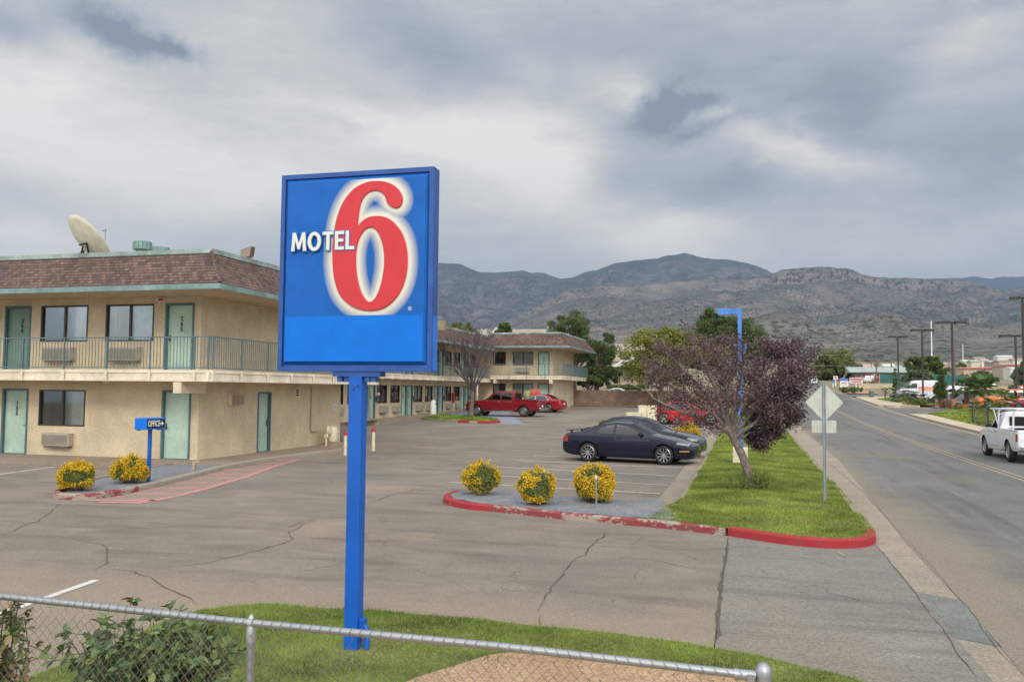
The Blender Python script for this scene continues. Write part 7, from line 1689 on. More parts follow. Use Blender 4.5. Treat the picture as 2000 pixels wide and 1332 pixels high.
def house(name, label, px0, px1, py_eave, py_ridge, py_base, D, wallm, roofm, depth_=8., overhang=.5, hip=False, windows=0, gable='x', group=None, trim=None, gable_white=False):
    A = at(px0, py_base, D); z0 = gz(A.y)-.5; Bp = at(px1, py_base, D); ze = at((px0+px1)/2, py_eave, D).z; zr = at((px0+px1)/2, py_ridge, D).z
    x0, x1, y0 = A.x, Bp.x, min(A.y, Bp.y); y0 = (A.y+Bp.y)/2; t = thing(name, ((x0+x1)/2, y0, z0), label, 'house' if 'house' in name else 'building', group)
    b = MB(); b.box((x0, y0, z0), (x1, y0+depth_, ze)); b.build('wall', wallm, t)
    o = overhang; r = MB(); ym = y0+depth_/2; h = .18
    if gable == 'x':
        hi = (depth_/2 if hip else 0)
        P = [(x0-o, y0-o, ze), (x1+o, y0-o, ze), (x1+o, y0+depth_+o, ze), (x0-o, y0+depth_+o, ze), (x0-o+hi, ym, zr), (x1+o-hi, ym, zr)]
        P2 = [(q[0], q[1], q[2]+h) for q in P]
        r.add(P+P2, [(0, 3, 2, 1), (6, 7, 11, 10), (8, 9, 10, 11), (7, 8, 11), (9, 6, 10), (0, 1, 7, 6), (1, 2, 8, 7), (2, 3, 9, 8), (3, 0, 6, 9)])
    else:
        xm = (x0+x1)/2; P = [(x0-o, y0-o, ze), (x0-o, y0+depth_+o, ze), (x1+o, y0+depth_+o, ze), (x1+o, y0-o, ze), (xm, y0-o, zr), (xm, y0+depth_+o, zr)]; P2 = [(q[0], q[1], q[2]+h) for q in P]
        r.add(P+P2, [(0, 1, 2, 3), (6, 7, 11, 10), (8, 9, 10, 11), (7, 8, 11), (9, 6, 10), (0, 1, 7, 6), (1, 2, 8, 7), (2, 3, 9, 8), (3, 0, 6, 9)])
    r.build('roof', roofm, t, fix=True)
    if gable_white:
        g_ = MB(); g_.add([(x1+o+.002, y0-o, ze), (x1+o+.03, y0-o, ze), (x1+o+.03, ym, zr+h), (x1+o+.002, ym, zr+h), (x1+o+.002, y0-o, ze+.35), (x1+o+.03, y0-o, ze+.35), (x1+o+.03, ym, zr+h+.35), (x1+o+.002, ym, zr+h+.35)], [(0, 1, 5, 4), (1, 2, 6, 5), (2, 3, 7, 6), (3, 0, 4, 7), (4, 5, 6, 7), (0, 3, 2, 1)]); g_.build('barge_board', WHITE, t)
    for k in range(windows):
        w_ = MB(); xc = x0+(x1-x0)*(k+.7)/(windows+.4); w_.box((xc-.7, y0-.05, ze-1.9), (xc+.7, y0-.002, ze-.7)); f = w_.build('window', WHITE, t); w_ = MB(); w_.box((xc-.6, y0-.06, ze-1.8), (xc+.6, y0-.051, ze-.8)); w_.build('pane', GLASS, f); w_ = MB()
    if trim:
        w_ = MB(); w_.box((x0-o, y0-o-.05, ze-.1), (x1+o, y0-o-.005, ze+.25)); n = max(2, int((x1-x0)/6))
        for k in range(n+1): xx = x0+(x1-x0)*k/n; w_.box((xx-.12, y0-.07, z0), (xx+.12, y0-.003, ze))
        w_.build('red_trim', trim, t)
    return t
TANR = mat('beige_roof', (.36, .30, .245), .9, var=.12, vscale=1.); GRR = mat('grey_green_roof', (.37, .42, .39), .7, var=.08, vscale=.4); BEIG = mat('beige_siding', (.56, .47, .35), .85); PINKW = mat('pinkish_wall', (.42, .33, .28), .9)
house('condo_house', 'beige roofed condo behind the long motel wing, nearest the blue sign', 872, 946, 668, 641, 720, 112, BEIG, TANR, 9, windows=0, gable_white=True, group='beige condos behind the motel')
house('condo_house', 'beige roofed condo with white gable edge behind the far motel wing', 986, 1050, 662, 641, 720, 114, BEIG, TANR, 9, gable_white=True, group='beige condos behind the motel')
house('condo_house', 'low grey beige roof right of the white gable edge, mostly hidden by the tall pine', 1056, 1104, 664, 646, 720, 119, BEIG, TANR, 9, group='beige condos behind the motel')
h_ = house('condo_house', 'tan house with a wide beige roof between the pines and the yellow green tree', 1195, 1262, 706, 670, 760, 104, BEIG, TANR, 10, windows=1, group='beige condos behind the motel')
q = at(1232, 712, 103); b = MB(); b.add([(q.x-2.2, q.y-1.2, q.z-.3), (q.x+2.2, q.y-1.2, q.z-.3), (q.x, q.y-1.2, q.z+1.), (q.x-2.2, q.y+2, q.z-.3), (q.x+2.2, q.y+2, q.z-.3), (q.x, q.y+2, q.z+1.)], [(0, 1, 2), (5, 4, 3), (0, 2, 5, 3), (1, 4, 5, 2), (0, 3, 4, 1)]); pg = b.build('porch_gable', WHITE, h_)
b = MB(); [b.box((q.x+xx-.12, q.y-1.1, gz(q.y)), (q.x+xx+.12, q.y-.9, q.z-.3)) for xx in (-1.9, 1.9)]; b.build('porch_post', WHITE, h_)
tree('hedge', 'dark clipped hedge in front of the tan house', 1228, 760, [(1215, 756, 30, 3.5), (1240, 757, 26, 3.5)], D=99, leafm=L_GR, size=.14, per=130, n=36, seed=41, cat='hedge', rc=.3, tr=.05)
p = gp(1195, 768); t_ = box_thing('white_boulder', 'white domed car roof showing over the brick wall', 'car roof', WHITE, (0, 0, 0), (.01, .01, .01)) if False else None
vehicle('parked_car', 'white car of which only the roof shows over the brick wall', 'car', scale_spec(shifted(sed, paint=paint('white_car_b', (.68, .69, .70), .3, .7, .1)), 1., 1.02, 1.0), Vector((at(1195, 762, 93).x, at(1195, 762, 93).y, at(1195, 757.5, 93).z-1.47)), .05)
# across the street
MAR = mat('maroon_brick', (.25, .06, .05), .8); GREENF = mat('green_screen', (.035, .13, .115), .85, var=.15, vscale=1.)
house('store_building', 'long low building with a pale grey green metal roof behind the green fence', 1672, 1788, 728, 717, 752, 178, mat('store_wall', (.30, .23, .20), .9), GRR, 12, overhang=1.2, windows=4)
q0, q1 = at(1718, 745, 160), at(1768, 745, 160); z_ = gz(q0.y)
gf = thing('green_fence', (q0.x, q0.y, z_), 'dark green screened fence above the beige wall', 'fence'); b = MB(); zt_ = at(1740, 731, 160).z; b.box((q0.x, q0.y, z_), (q1.x+8, q0.y+.1, zt_)); b.build('screen', GREENF, gf); b = MB(); [b.box((q0.x+k*3-.05, q0.y-.06, z_), (q0.x+k*3+.05, q0.y-.005, zt_+.1)) for k in range(5)]; b.build('posts', METAL, gf)
q0, q1 = at(1826, 745, 150), at(1884, 745, 150); z_ = gz(q0.y); zt_ = at(1850, 733.5, 150).z
gf = thing('green_fence', (q0.x, q0.y, z_), 'dark green screened fence right of the spreading dark tree', 'fence'); b = MB(); b.box((q0.x, q0.y, z_), (q1.x, q0.y+.1, zt_)); b.build('screen', GREENF, gf); b = MB(); [b.box((q1.x-1.2-k*1., q0.y-.3, z_), (q1.x-.9-k*1., q0.y-.1, zt_-1.2)) for k in range(2)]; b.build('white_posts', WHITE, gf)
def block_wall(label, pxa, pxb, pyt, D, base=None):
    a, c_ = at(pxa, pyt, D), at(pxb, pyt, D); t = thing('boundary_wall', (a.x, a.y, gz(a.y)), label, 'wall'); b = MB(); b.box((a.x, a.y, gz(a.y)-.3), (c_.x, a.y+.2, a.z)); b.build('blocks', TANW, t)
    b = MB(); b.box((a.x-.03, a.y-.03, a.z), (c_.x+.03, a.y+.23, a.z+.08)); b.build('coping', mat('wall_cap', (.40, .29, .19), .9), t)
block_wall('beige block wall behind the green utility box on the corner', 1677, 1747, 749, 138); block_wall('beige block wall behind the parked vehicles across the street', 1800, 2060, 753, 138)
def util_box(px, py, wpx, hpx, m_, label):
    p = gp(px, py, .1); ppm = FPX/depth(p); w_, h_ = wpx/ppm/2, hpx/ppm; t = thing('utility_box', (p.x, p.y, p.z), label, 'utility box'); b = MB(); b.box((p.x-w_, p.y-.4, p.z-.1), (p.x+w_, p.y+.4, p.z+h_*.9)); b.build('body', m_, t, bevel=.03); b = MB(); b.box((p.x-w_-.04, p.y-.44, p.z+h_*.9), (p.x+w_+.04, p.y+.44, p.z+h_)); b.build('lid', m_, t, bevel=.02)
util_box(1702, 776, 8, 12, mat('util_green', (.09, .14, .12), .5), 'dark green utility box on the sidewalk corner'); util_box(1898, 803, 5, 13, mat('util_pale', (.42, .46, .38), .6), 'pale narrow utility box on the grass between the palms')
def lamp(px, py_b, py_t, label, heads=2, foot=True, hw_=1.25):
    p = gp(px, py_b, .1); D = depth(p); zt = at(px, py_t, D).z; t = thing('street_lamp', (p.x, p.y, p.z), label, 'street lamp', 'dark parking lot lamps across the street'); m_ = mat('lamp_bronze', (.035, .026, .028), .5)
    b = MB(); b.box((p.x-.09, p.y-.09, p.z), (p.x+.09, p.y+.09, zt)); b.build('pole', m_, t)
    for s_ in ((-1, 1) if heads == 2 else (1,)):
        b = MB(); b.box((p.x+s_*.25 if s_ > 0 else p.x-hw_, p.y-.28, zt-.12), (p.x+hw_ if s_ > 0 else p.x-.25, p.y+.28, zt+.12)); hd_ = b.build('lamp_head', m_, t, bevel=.02); b = MB(); b.box((p.x+s_*.5 if s_ > 0 else p.x-hw_+.15, p.y-.22, zt-.135), (p.x+hw_-.15 if s_ > 0 else p.x-.5, p.y+.22, zt-.121)); b.build('lens', mat('dull_lens', (.25, .25, .24), .3), hd_)
        b = MB(); b.box((p.x-.25, p.y-.05, zt-.05), (p.x+.25, p.y+.05, zt+.06)); b.build('arm', m_, t)
    if foot: b = MB(); b.lathe([(.32, -.1), (.32, .62), (.26, .66), (0, .66)], p, 'z', 16); b.build('concrete_foot', mat('red_footing', (.42, .17, .10), .8), t, smooth=True)
lamp(1755, 768, 658, 'shortest lamp post of the row, behind the shaggy palm', hw_=1.2); lamp(1803, 781, 645, 'lamp post in front of the rental van', hw_=1.2); lamp(1862, 793, 630, 'tallest full lamp post, standing before the white pickup', hw_=1.3); lamp(1986, 785, 656, 'lamp post with wide twin heads near the right edge', hw_=1.55)
lamp(2002, 800, 582, 'lamp post cut off by the right edge', hw_=1.0)
def pole(px, py_b, py_t, D, label, m_=None, r=.14, arm=False, white=False):
    p = at(px, py_b, D); p.z = gz(p.y); zt = at(px, py_t, D).z; t = thing('utility_pole', p, label, 'utility pole'); b = MB(); b.tube([(p.x, p.y, p.z-.3), (p.x, p.y, zt)], [r, r*.7], 8); b.build('shaft', m_ or BARK, t, smooth=True)
    if arm: b = MB(); b.box((p.x-1.1, p.y-.06, zt-.9), (p.x+1.1, p.y+.06, zt-.75)); [b.lathe([(.05, 0), (.06, .1), (0, .16)], (p.x+x_, p.y, zt-.75), 'z', 8) for x_ in (-1, -.5, .5, 1)]; b.build('crossarm', BARK, t)
    return Vector((p.x, p.y, zt))
pole(1712, 752, 676, 165, 'wooden utility pole with a pale lower half in front of the grey roofed building'); pole(1741, 735, 680, 200, 'bare brown utility pole behind the grey roofed building', r=.16); pole(1866, 760, 662, 160, 'brown utility pole just right of the tallest lamp post', r=.16); pole(1702, 735, 683, 260, 'thin distant utility pole left of the wooden one', r=.14)
pole(1820, 705, 627, 420, 'tall thin white radio mast on the plain', WHITE, .35); pole(1881, 705, 672, 420, 'short thin white mast above the distant houses', WHITE, .22); pole(1940, 752, 735, 150, 'small dark post with a white notice beyond the boundary wall', METAL, .06)
q = at(1940, 746, 149.8); box_thing('notice_board', 'small white notice on a post beyond the boundary wall', 'notice', WHITE, (q.x-.35, q.y-.03, q.z-.7), (q.x+.35, q.y+.03, q.z+.7))
# overhead wires
def wire(pts, r, label):
    P = []
    for (a, c_) in zip(pts, pts[1:]):
        for k in range(14):
            t_ = k/14; q = a.lerp(c_, t_); q.z -= 4*t_*(1-t_)*(c_-a).length*.012; P.append(q)
    P.append(pts[-1]); b = MB(); b.tube(P, r, 4); tag(b.build('power_line', mat('cable', (.32, .32, .32), .6)), label, 'cable', 'power lines across the plain')
wire([at(1440, 674, 150), at(1700, 668, 170), at(1868, 660, 160)], .045, 'upper power line running to the brown pole right of the tallest lamp'); wire([at(1500, 692, 165), at(1712, 690, 165)], .02, 'lower power line ending at the wooden pole'); wire([at(1500, 712, 165), at(1712, 712, 165)], .02, 'lowest power line crossing the broad green tree')
# roadside signs
def board(px, py_c, wpx, hpx, D, label, bands, legs=1, name='roadside_sign'):
    c_ = at(px, py_c, D); ppm = FPX/D; w_, h_ = wpx/ppm/2, hpx/ppm/2; t = thing(name, (c_.x, c_.y, gz(c_.y)), label, 'sign'); b = MB(); b.box((c_.x-w_, c_.y-.05, c_.z-h_), (c_.x+w_, c_.y+.05, c_.z+h_)); pb = b.build('board', WHITE, t)
    for i, (u0, u1, v0, v1, m_) in enumerate(bands): b = MB(); b.box((c_.x-w_+2*w_*u0, c_.y-.056-.002*i, c_.z-h_+2*h_*v0), (c_.x-w_+2*w_*u1, c_.y-.051-.002*i, c_.z-h_+2*h_*v1)); b.build('printed_area', m_, pb)
    b = MB(); [b.box((c_.x+x_-.08, c_.y-.0, gz(c_.y)-.1), (c_.x+x_+.08, c_.y+.1, c_.z-h_)) for x_ in ([0] if legs == 1 else [-w_*.7, w_*.7])]; b.build('posts', WHITE, t); return t
SBL = mat('sign_sky_blue', (.05, .20, .55), .5); SRD = mat('sign_maroon', (.42, .05, .07), .5)
board(1649, 748, 15, 18, 140, 'white roadside sign with a blue top band near the far corner', [(0, 1, .72, 1, SBL), (.15, .85, .48, .58, SRD), (.2, .8, .3, .36, SRD)], 2)
board(1672, 743, 24, 10, 139.5, 'wide white sign with maroon lettering left of the beige wall', [(.03, .97, .55, .85, SRD), (.1, .9, .15, .38, SRD)], 1)
board(1632, 738, 8, 7, 150, 'small pale sign under the broad green tree', [(.3, .7, .2, .8, SRD)], 1); board(1627, 745, 3, 6, 145, 'tiny blue street marker near the far corner', [(0, 1, 0, 1, SBL)], 1)
# parked bikes/merch in front of the store read as small dark and pale shapes
rg = random.Random(4)
for k, (px, m_, lb) in enumerate([(1692, MAR, 'dark red truck parked before the grey roofed building'), (1701, WHITE, 'white vehicle parked before the grey roofed building, next to the dark red one')]):
    S = scale_spec(sed, 1.0, 1., 1.15); S.update(paint=paint('store_car_%s' % ('red' if k == 0 else 'white'), (.3, .03, .03) if k == 0 else (.62, .63, .64), .3, .7, .1), n=40); q = at(px, 742, 168); vehicle('parked_car', lb, 'car', S, Vector((q.x, q.y, gz(q.y))), .1+k)
# distant houses and sheds on the plain
cols = [mat('far_white', (.70, .69, .64), .8), mat('far_tan', (.52, .43, .33), .85), mat('far_pink', (.48, .36, .30), .85), mat('far_cream', (.66, .60, .47), .85)]
TRIMR = mat('red_metal_trim', (.50, .12, .10), .6)
house('warehouse_building', 'long tan building with a red roof edge and red pilasters on the plain', 1884, 1964, 720, 717.5, 733, 215, cols[1], mat('pink_roof', (.55, .36, .32), .8), 12, overhang=.3, windows=2, trim=TRIMR)
house('warehouse_building', 'pinkish building with a white annex at the right edge of the plain', 1968, 2020, 714, 711, 734, 200, cols[1], mat('pink_roof', (.55, .36, .32), .8), 12, overhang=.3, windows=1, trim=TRIMR)
house('storage_building', 'pale white annex with dark windows at the right edge behind the trees', 1975, 1999, 720, 718, 735, 192, cols[0], cols[0], 6, overhang=.1, windows=2)
for i, (a_, b_, e_, r_, bs, D, ci, lb) in enumerate([(1884, 1896, 706, 703, 712, 380, 0, 'white roofed house leftmost in the cluster at the foot of the hills'), (1898, 1915, 707, 703.5, 713, 370, 3, 'cream house second in the cluster at the foot of the hills'), (1905, 1924, 700, 697, 706, 450, 3, 'cream house higher up the slope, above the cluster'),
        (1918, 1932, 705, 701, 712, 380, 0, 'white house in the middle of the cluster'), (1950, 1977, 697, 694, 703, 480, 0, 'long white building highest on the slope'), (1934, 1950, 708, 704, 713, 360, 2, 'pink brown house below the long white building'),
        (1952, 1972, 706, 703, 712, 350, 1, 'tan house right of the pink brown one'), (1688, 1706, 718, 711, 722, 330, 3, 'cream house with a flat roof behind the wooden pole'), (1728, 1748, 716, 711, 722, 300, 1, 'small tan house above the grey roofed building'), (1748, 1762, 718, 714, 722, 290, 0, 'pale shed right of the small tan house'),
        (1980, 2000, 704, 700, 709, 400, 0, 'white house at the right edge of the slope'), (1838, 1850, 712, 708, 718, 330, 2, 'brown house behind the spreading dark tree'), (1856, 1870, 722, 718, 728, 260, 2, 'brown shed left of the small dark tree')]):
    house('distant_house', lb, a_, b_, e_, r_, bs, D, cols[ci], [cols[0], GRR, TANR, mat('pink_roof', (.55, .36, .32), .8)][i % 4], 9, overhang=.3, group='distant houses on the plain')
g = np.random.default_rng(77); cl = []
for k in range(900):
    D = 170*math.exp(g.uniform(0, 2.6)); x_ = g.uniform(-.75, .72)*D; y_ = D
    P_ = Vector((x_*_c-y_*_s, x_*_s+y_*_c, 0)); 
    if P_.x < 22 and P_.y < 230: continue
    r_ = g.uniform(.5, 1.3)*(1+D/900); cl.append((np.array([P_.x, P_.y, gz(P_.y)+r_*.45]), r_))
V, F = crown(cl, 26, .75, g, .6); sc_ = mesh_np('desert_scrub', V, F, L_BG); tag(sc_, 'grey green scrub scattered over the plain below the hills', 'scrub', kind='stuff')
# iron fence by the far sidewalk
p0, p1 = gp(1950, 838, .15), gp(2010, 834, .15); fe = thing('iron_fence', p0, 'dark iron picket fence behind the pale sidewalk at the right edge', 'fence')
b = MB(); A_, B_ = Vector((14.2, 62.5, gz(62.5)+.1)), Vector((14.2, 44, gz(44)+.1)); n = 40
for k in range(n+1): q = A_.lerp(B_, k/n); r_ = .045 if k % 8 == 0 else .014; b.box((q.x-r_, q.y-r_, q.z), (q.x+r_, q.y+r_, q.z+(1.35 if k % 8 == 0 else 1.2)))
for z_ in (.15, 1.1): b.add([(A_.x-.02, A_.y, A_.z+z_), (B_.x-.02, B_.y, B_.z+z_), (B_.x-.02, B_.y, B_.z+z_+.05), (A_.x-.02, A_.y, A_.z+z_+.05), (A_.x+.02, A_.y, A_.z+z_), (B_.x+.02, B_.y, B_.z+z_), (B_.x+.02, B_.y, B_.z+z_+.05), (A_.x+.02, A_.y, A_.z+z_+.05)], [(0, 1, 2, 3), (7, 6, 5, 4), (3, 2, 6, 7), (0, 4, 5, 1)])
b.build('pickets', mat('iron_dark', (.03, .03, .035), .5), fe)
# two small red bundles on the roof of the red sedan
for px, lb in ((1040, 'left one of two small red pointed bundles on the red sedan roof'), (1051, 'right one of two small red pointed bundles on the red sedan roof')):
    q = at(px, 766, depth(redsed.location)); z_ = redsed.location.z+1.51; t_ = thing('red_bundle', (q.x, redsed.location.y, z_), lb, 'bundle', 'red bundles on the sedan roof')
    b = MB(); b.lathe([(0, -.03), (.24, -.03), (.22, .12), (.10, .30), (.06, .42), (0, .44)], (q.x, redsed.location.y, z_), 'z', 12); b.build('cloth', mat('red_cloth', (.6, .07, .04), .8), t_, smooth=True)

# ------------------------------------------------------------------ person in a lime shirt by the far rooms
def person():
    q = at(1018, 790, 73.6); base = Vector((q.x, 73.55, .88)); SK = mat('skin', (.45, .26, .18), .6, var=0); SH_ = mat('lime_shirt', (.36, .60, .10), .8, var=.1); TR_ = mat('dark_trousers', (.03, .035, .05), .8)
    root = thing('person', base, 'person in a lime green shirt standing by the far rooms behind the red pickup', 'person')
    def skin_obj(name, pts, edges, rad, m_, lv=2):
        me = bpy.data.meshes.new(name); me.from_pydata([tuple(base+Vector(p)) for p in pts], edges, []); o = bpy.data.objects.new(name, me); COL.objects.link(o)
        md = o.modifiers.new('s', 'SKIN'); me.skin_vertices[0].data[0].use_root = True
        for i, r in enumerate(rad): me.skin_vertices[0].data[i].radius = (r, r*.8 if r > .1 else r)
        sb = o.modifiers.new('d', 'SUBSURF'); sb.levels = lv; sb.render_levels = lv
        m2 = bpy.data.meshes.new_from_object(o.evaluated_get(bpy.context.evaluated_depsgraph_get())); o.modifiers.clear(); o.data = m2; m2.materials.clear(); m2.materials.append(m_); m2.polygons.foreach_set('use_smooth', [True]*len(m2.polygons)); m2.name = name; attach(o, root); return o
    # pelvis, spine, neck, head; arms; legs
    pts = [(0, 0, .92), (0, 0, 1.1), (0, 0, 1.32), (0, -.01, 1.47), (0, -.03, 1.55), (0, -.04, 1.63), (0, -.03, 1.70), (-.18, 0, 1.40), (-.24, -.02, 1.14), (-.20, -.14, .95), (-.19, -.18, .88), (.18, 0, 1.40), (.25, 0, 1.14), (.25, -.06, .90), (.25, -.07, .83),
           (-.09, 0, .88), (-.10, -.02, .48), (-.10, .02, .08), (-.10, -.10, .04), (.09, 0, .88), (.10, -.01, .48), (.11, .03, .08), (.12, -.09, .04)]
    ed = [(0, 1), (1, 2), (2, 3), (3, 4), (4, 5), (5, 6), (2, 7), (7, 8), (8, 9), (9, 10), (2, 11), (11, 12), (12, 13), (13, 14), (0, 15), (15, 16), (16, 17), (17, 18), (0, 19), (19, 20), (20, 21), (21, 22)]
    rad = [.13, .12, .15, .055, .075, .092, .08, .062, .042, .034, .032, .062, .042, .034, .032, .085, .058, .042, .035, .085, .058, .042, .035]
    skin_obj('body', pts, ed, rad, SK)
    skin_obj('shirt', [(0, 0, .90), (0, 0, 1.1), (0, 0, 1.32), (0, 0, 1.44), (-.18, 0, 1.40), (-.22, -.01, 1.24), (.18, 0, 1.40), (.23, 0, 1.24)], [(0, 1), (1, 2), (2, 3), (2, 4), (4, 5), (2, 6), (6, 7)], [.155, .145, .172, .07, .08, .07, .08, .07], SH_)
    skin_obj('trousers', [(0, 0, .95), (-.09, 0, .86), (-.10, -.02, .48), (-.10, .02, .12), (.09, 0, .86), (.10, -.01, .48), (.11, .03, .12)], [(0, 1), (1, 2), (2, 3), (0, 4), (4, 5), (5, 6)], [.15, .105, .08, .065, .105, .08, .065], TR_)
    b = MB(); hc = base+Vector((0, -.01, 1.68)); b.lathe([(.098, -.03), (.104, .02), (.09, .07), (.05, .105), (0, .115)], hc, 'z', 14); b.build('hair', mat('dark_hair', (.03, .02, .015), .7), root, smooth=True)
    b = MB()
    for s_ in (-1, 1): b.lathe([(0, 0), (.012, .004), (.009, -.006)], base+Vector((s_*.035, -.128, 1.645)), 'y', 8)
    b.add([tuple(base+Vector(v)) for v in ((-.012, -.125, 1.60), (.012, -.125, 1.60), (0, -.155, 1.60), (0, -.128, 1.64))], [(0, 1, 2), (0, 2, 3), (1, 3, 2)]); b.box(base+Vector((-.025, -.125, 1.572)), base+Vector((.025, -.118, 1.578))); b.build('face', mat('face_features', (.2, .09, .07), .6), root)
    for s_, wr_ in ((-1, Vector((-.19, -.18, .88))), (1, Vector((.25, -.07, .83)))):
        b = MB(); w_ = base+wr_; b.tube([w_+Vector((0, 0, .03)), w_+Vector((0, -.01, -.05))], [.028, .036], 8)
        for k in range(4): o_ = Vector(((k-1.5)*.017, -.01, -.05)); b.tube([w_+o_, w_+o_+Vector((0, -.008, -.04-.006*(k in (1, 2)))), w_+o_+Vector((0, .008, -.07-.01*(k in (1, 2))))], [.0095, .009, .007], 6)
        b.tube([w_+Vector((-s_*.03, -.01, -.01)), w_+Vector((-s_*.048, -.025, -.035)), w_+Vector((-s_*.042, -.035, -.06))], [.011, .010, .008], 6); b.build('hand', SK, root, smooth=True)
person()

# ------------------------------------------------------------------ hills
def hill_mat(name, green, tan, rock, spot, spot_s=.03, dark=.45):
    M, t, b, g = newmat(name); P = g.outputs['Position']; s_ = t.node('ShaderNodeSeparateXYZ'); t.l.new(g.outputs['Normal'], s_.inputs[0]); sz = t.node('ShaderNodeSeparateXYZ'); t.l.new(P, sz.inputs[0])
    n1 = t.noise(P, .0016, 7, .62, .4); n2 = t.noise(P, .011, 6, .65); n3 = t.noise(t.scale(P, (1, 1, 7)), .006, 5, .6)
    c = t.mix(t.ramp(t.m('ADD', t.m('MULTIPLY', n1, .6), t.m('MULTIPLY', n2, .4)), .40, .62), green, tan)
    steep = t.m('MULTIPLY', t.ramp(s_.outputs[2], .95, .78), t.ramp(n3, .42, .60))
    c = t.mix(steep, c, rock)
    bare = t.m('MULTIPLY', t.ramp(t.noise(P, .0034, 6, .6, .5), .58, .66), t.ramp(sz.outputs[2], 330, 160)); c = t.mix(t.m('MULTIPLY', bare, .6), c, rock)
    v = t.voro(P, spot_s, 'F1', 0); v2 = t.voro(P, spot_s*.42, 'F1', 0)
    k = t.m('MULTIPLY', t.ramp(v, .50, .30), t.ramp(t.noise(P, .004, 5), .34, .52)); c = t.mix(t.m('MULTIPLY', k, dark), c, spot)
    k = t.m('MULTIPLY', t.ramp(v2, .50, .32), t.ramp(t.noise(P, .0023, 5), .40, .56)); c = t.mix(t.m('MULTIPLY', k, dark*.8), c, spot)
    t.l.new(c, b.inputs['Base Color']); b.inputs['Roughness'].default_value = 1.; b.inputs['Specular IOR Level'].default_value = 0
    return M
def skyline(P):
    def f(px): return lerp_poly(P, px)
    return f
def hills(name, sky_pts, D0, Dr, m_, px0, px1, nx=520, ny=90, gully=.16, mesa=None, base_off=0., back=1.25, seed=0., rough=1., px_amp=1.):
    V = []; H = []
    for i in range(nx+1):
        px = px0+(px1-px0)*i/nx; py_ = lerp_poly(sky_pts, px); R_ = at(px, py_, Dr); zr = R_.z
        dirx = (at(px, 700, 1.)-EYE)
        for j in range(ny+1):
            t = j/ny*back; D = D0+(Dr-D0)*t; P_ = EYE+Vector((dirx.x, dirx.y, 0))*D; x, y = P_.x, P_.y; zb = gz(min(y, 2600))+max(0, y-2600)*.006-6
            if t <= 1:
                f = t*t*(3-2*t)*.55+t**1.6*.45 if mesa is None else mesa(t)
            else: f = 1-((t-1)/(back-1))**1.5*.55
            q = Vector((x*.00115+seed, y*.00115, seed)); n = 1-abs(noise.noise(q))*2; n2 = 1-abs(noise.noise(q*2.7))*2; n3 = noise.noise(q*7.); n4 = noise.noise(q*19.)
            env = (4*t*(1-t))**1.0*min(1, (1-t)/.30) if t <= 1 else 0.
            z = zb+(zr-zb)*f
            z += (zr-zb)*gully*env*(.62*(n-.4)+.30*(n2-.4)+.16*n3+.07*n4)*rough
            z += (zr-zb)*.005*n4*(1 if t <= 1 else .3)*min(1, t*4)
            V.append((x, y, z))
    F = [(i*(ny+1)+j, (i+1)*(ny+1)+j, (i+1)*(ny+1)+j+1, i*(ny+1)+j+1) for i in range(nx) for j in range(ny)]
    o = mesh_np(name, V, F, m_, smooth=True); return struct(o)
HM1 = hill_mat('mesa_hill', (.098, .104, .094), (.16, .152, .136), (.235, .19, .17), (.026, .038, .028), .085, .95)
HM2 = hill_mat('mountain', (.050, .066, .064), (.095, .10, .09), (.18, .15, .14), (.02, .032, .028), .06, .85)
HM3 = hill_mat('far_mountain', (.035, .055, .075), (.05, .07, .09), (.12, .11, .10), (.03, .05, .04), .02, .4)  # blue of the distance haze mixed into the slope colours
SK3 = [(-900, 560), (0, 548), (700, 550), (1480, 548), (1500, 545), (1520, 537), (1540, 531), (1562, 536), (1640, 545), (1690, 547), (1730, 546), (1760, 544), (1800, 545), (1880, 543), (1905, 540), (1940, 545), (1955, 541), (2050, 541), (2300, 560)]
hills('far_mountains', SK3, 8000, 11500, HM3, -700, 2300, 500, 40, .08, seed=5.)
SK2 = [(-900, 600), (-200, 560), (200, 548), (500, 540), (700, 548), (800, 530), (845, 514), (895, 515), (915, 524), (932, 531), (965, 533), (1000, 530), (1022, 529), (1035, 533), (1062, 533), (1078, 540), (1093, 545), (1122, 541), (1140, 532), (1165, 528), (1200, 514), (1240, 509), (1285, 505), (1300, 500), (1325, 497), (1338, 494), (1350, 498), (1372, 503), (1400, 507),
       (1422, 507), (1450, 512), (1475, 518), (1500, 528), (1515, 536), (1540, 550), (1600, 566), (1800, 590), (2400, 640)]
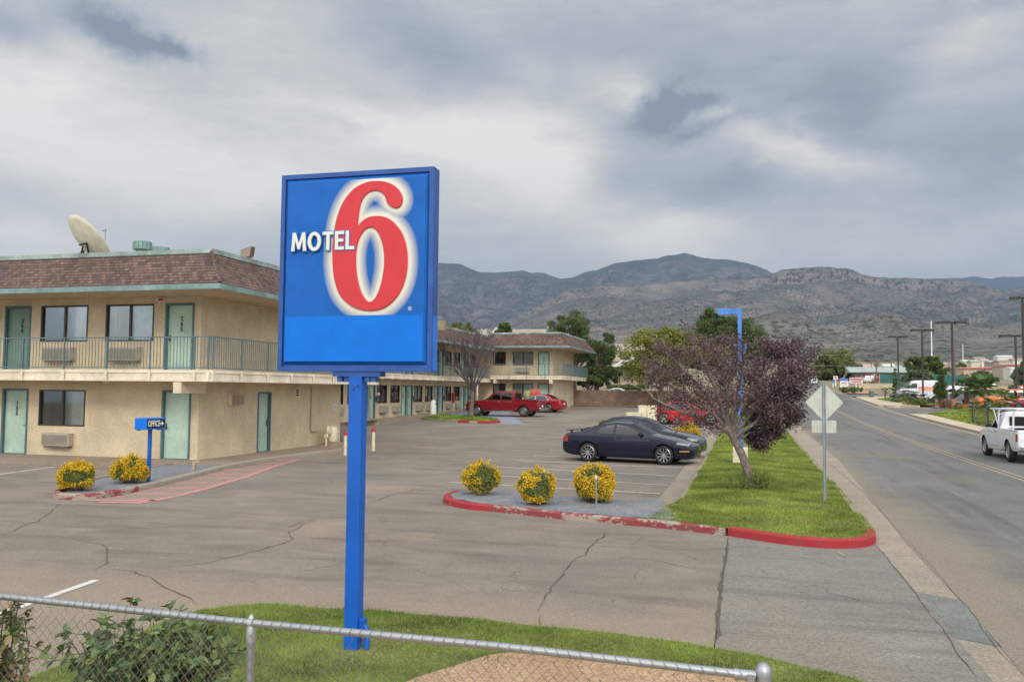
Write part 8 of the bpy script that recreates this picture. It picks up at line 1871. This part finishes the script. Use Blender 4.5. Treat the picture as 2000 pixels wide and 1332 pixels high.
hills('main_mountains', SK2, 5200, 9000, HM2, -600, 2300, 700, 130, .34, seed=1.3)
SK1 = [(-900, 700), (600, 690), (860, 676), (940, 655), (1000, 630), (1060, 600), (1105, 578), (1130, 573), (1180, 570), (1250, 565), (1330, 560), (1400, 556), (1480, 550), (1505, 545), (1530, 536), (1560, 533), (1600, 532), (1640, 537), (1668, 539), (1685, 546), (1700, 549), (1740, 553), (1790, 553), (1850, 553), (1890, 554), (1915, 560), (1940, 568), (1966, 574), (1985, 569), (2010, 562), (2100, 556), (2400, 580)]
def mesa_f(t):
    if t < .50: return .34*(t/.50)**1.25
    if t < .86: return .34+.48*((t-.50)/.36)**1.05
    if t < .868: return .82+.13*((t-.86)/.008)
    return .95+.05*((t-.868)/.132)
hills('mesa_hills', SK1, 2300, 5600, HM1, -300, 2300, 800, 150, .30, mesa=mesa_f, seed=3.1)
SK0 = [(600, 712), (900, 690), (1020, 668), (1120, 660), (1200, 655), (1300, 652), (1400, 640), (1450, 634), (1500, 626), (1520, 622), (1545, 621), (1565, 625), (1600, 636), (1650, 640), (1690, 626), (1720, 616), (1760, 622), (1800, 640), (1840, 632), (1880, 640), (1940, 650), (2000, 640), (2100, 636), (2400, 660)]
hills('foothills', SK0, 1100, 3000, hill_mat('foothill', (.135, .132, .11), (.215, .196, .165), (.33, .26, .22), (.03, .042, .028), .10, .95), 500, 2300, 420, 90, .30, seed=7.7)

# ------------------------------------------------------------------ haze
b = MB(); b.box((-13500, -300, -12), (13500, 16500, 1620)); hz_ = b.build('haze', None); hz_['kind'] = 'stuff'
M = bpy.data.materials.new('haze'); M.use_nodes = True; t = NT(M.node_tree); t.n.clear(); v = t.node('ShaderNodeVolumePrincipled'); t.set(v.inputs['Color'], (.55, .70, 1.)); v.inputs['Density'].default_value = 6.2e-5; v.inputs['Anisotropy'].default_value = .3
o_ = t.node('ShaderNodeOutputMaterial'); t.l.new(v.outputs[0], o_.inputs['Volume']); hz_.data.materials.clear(); hz_.data.materials.append(M)
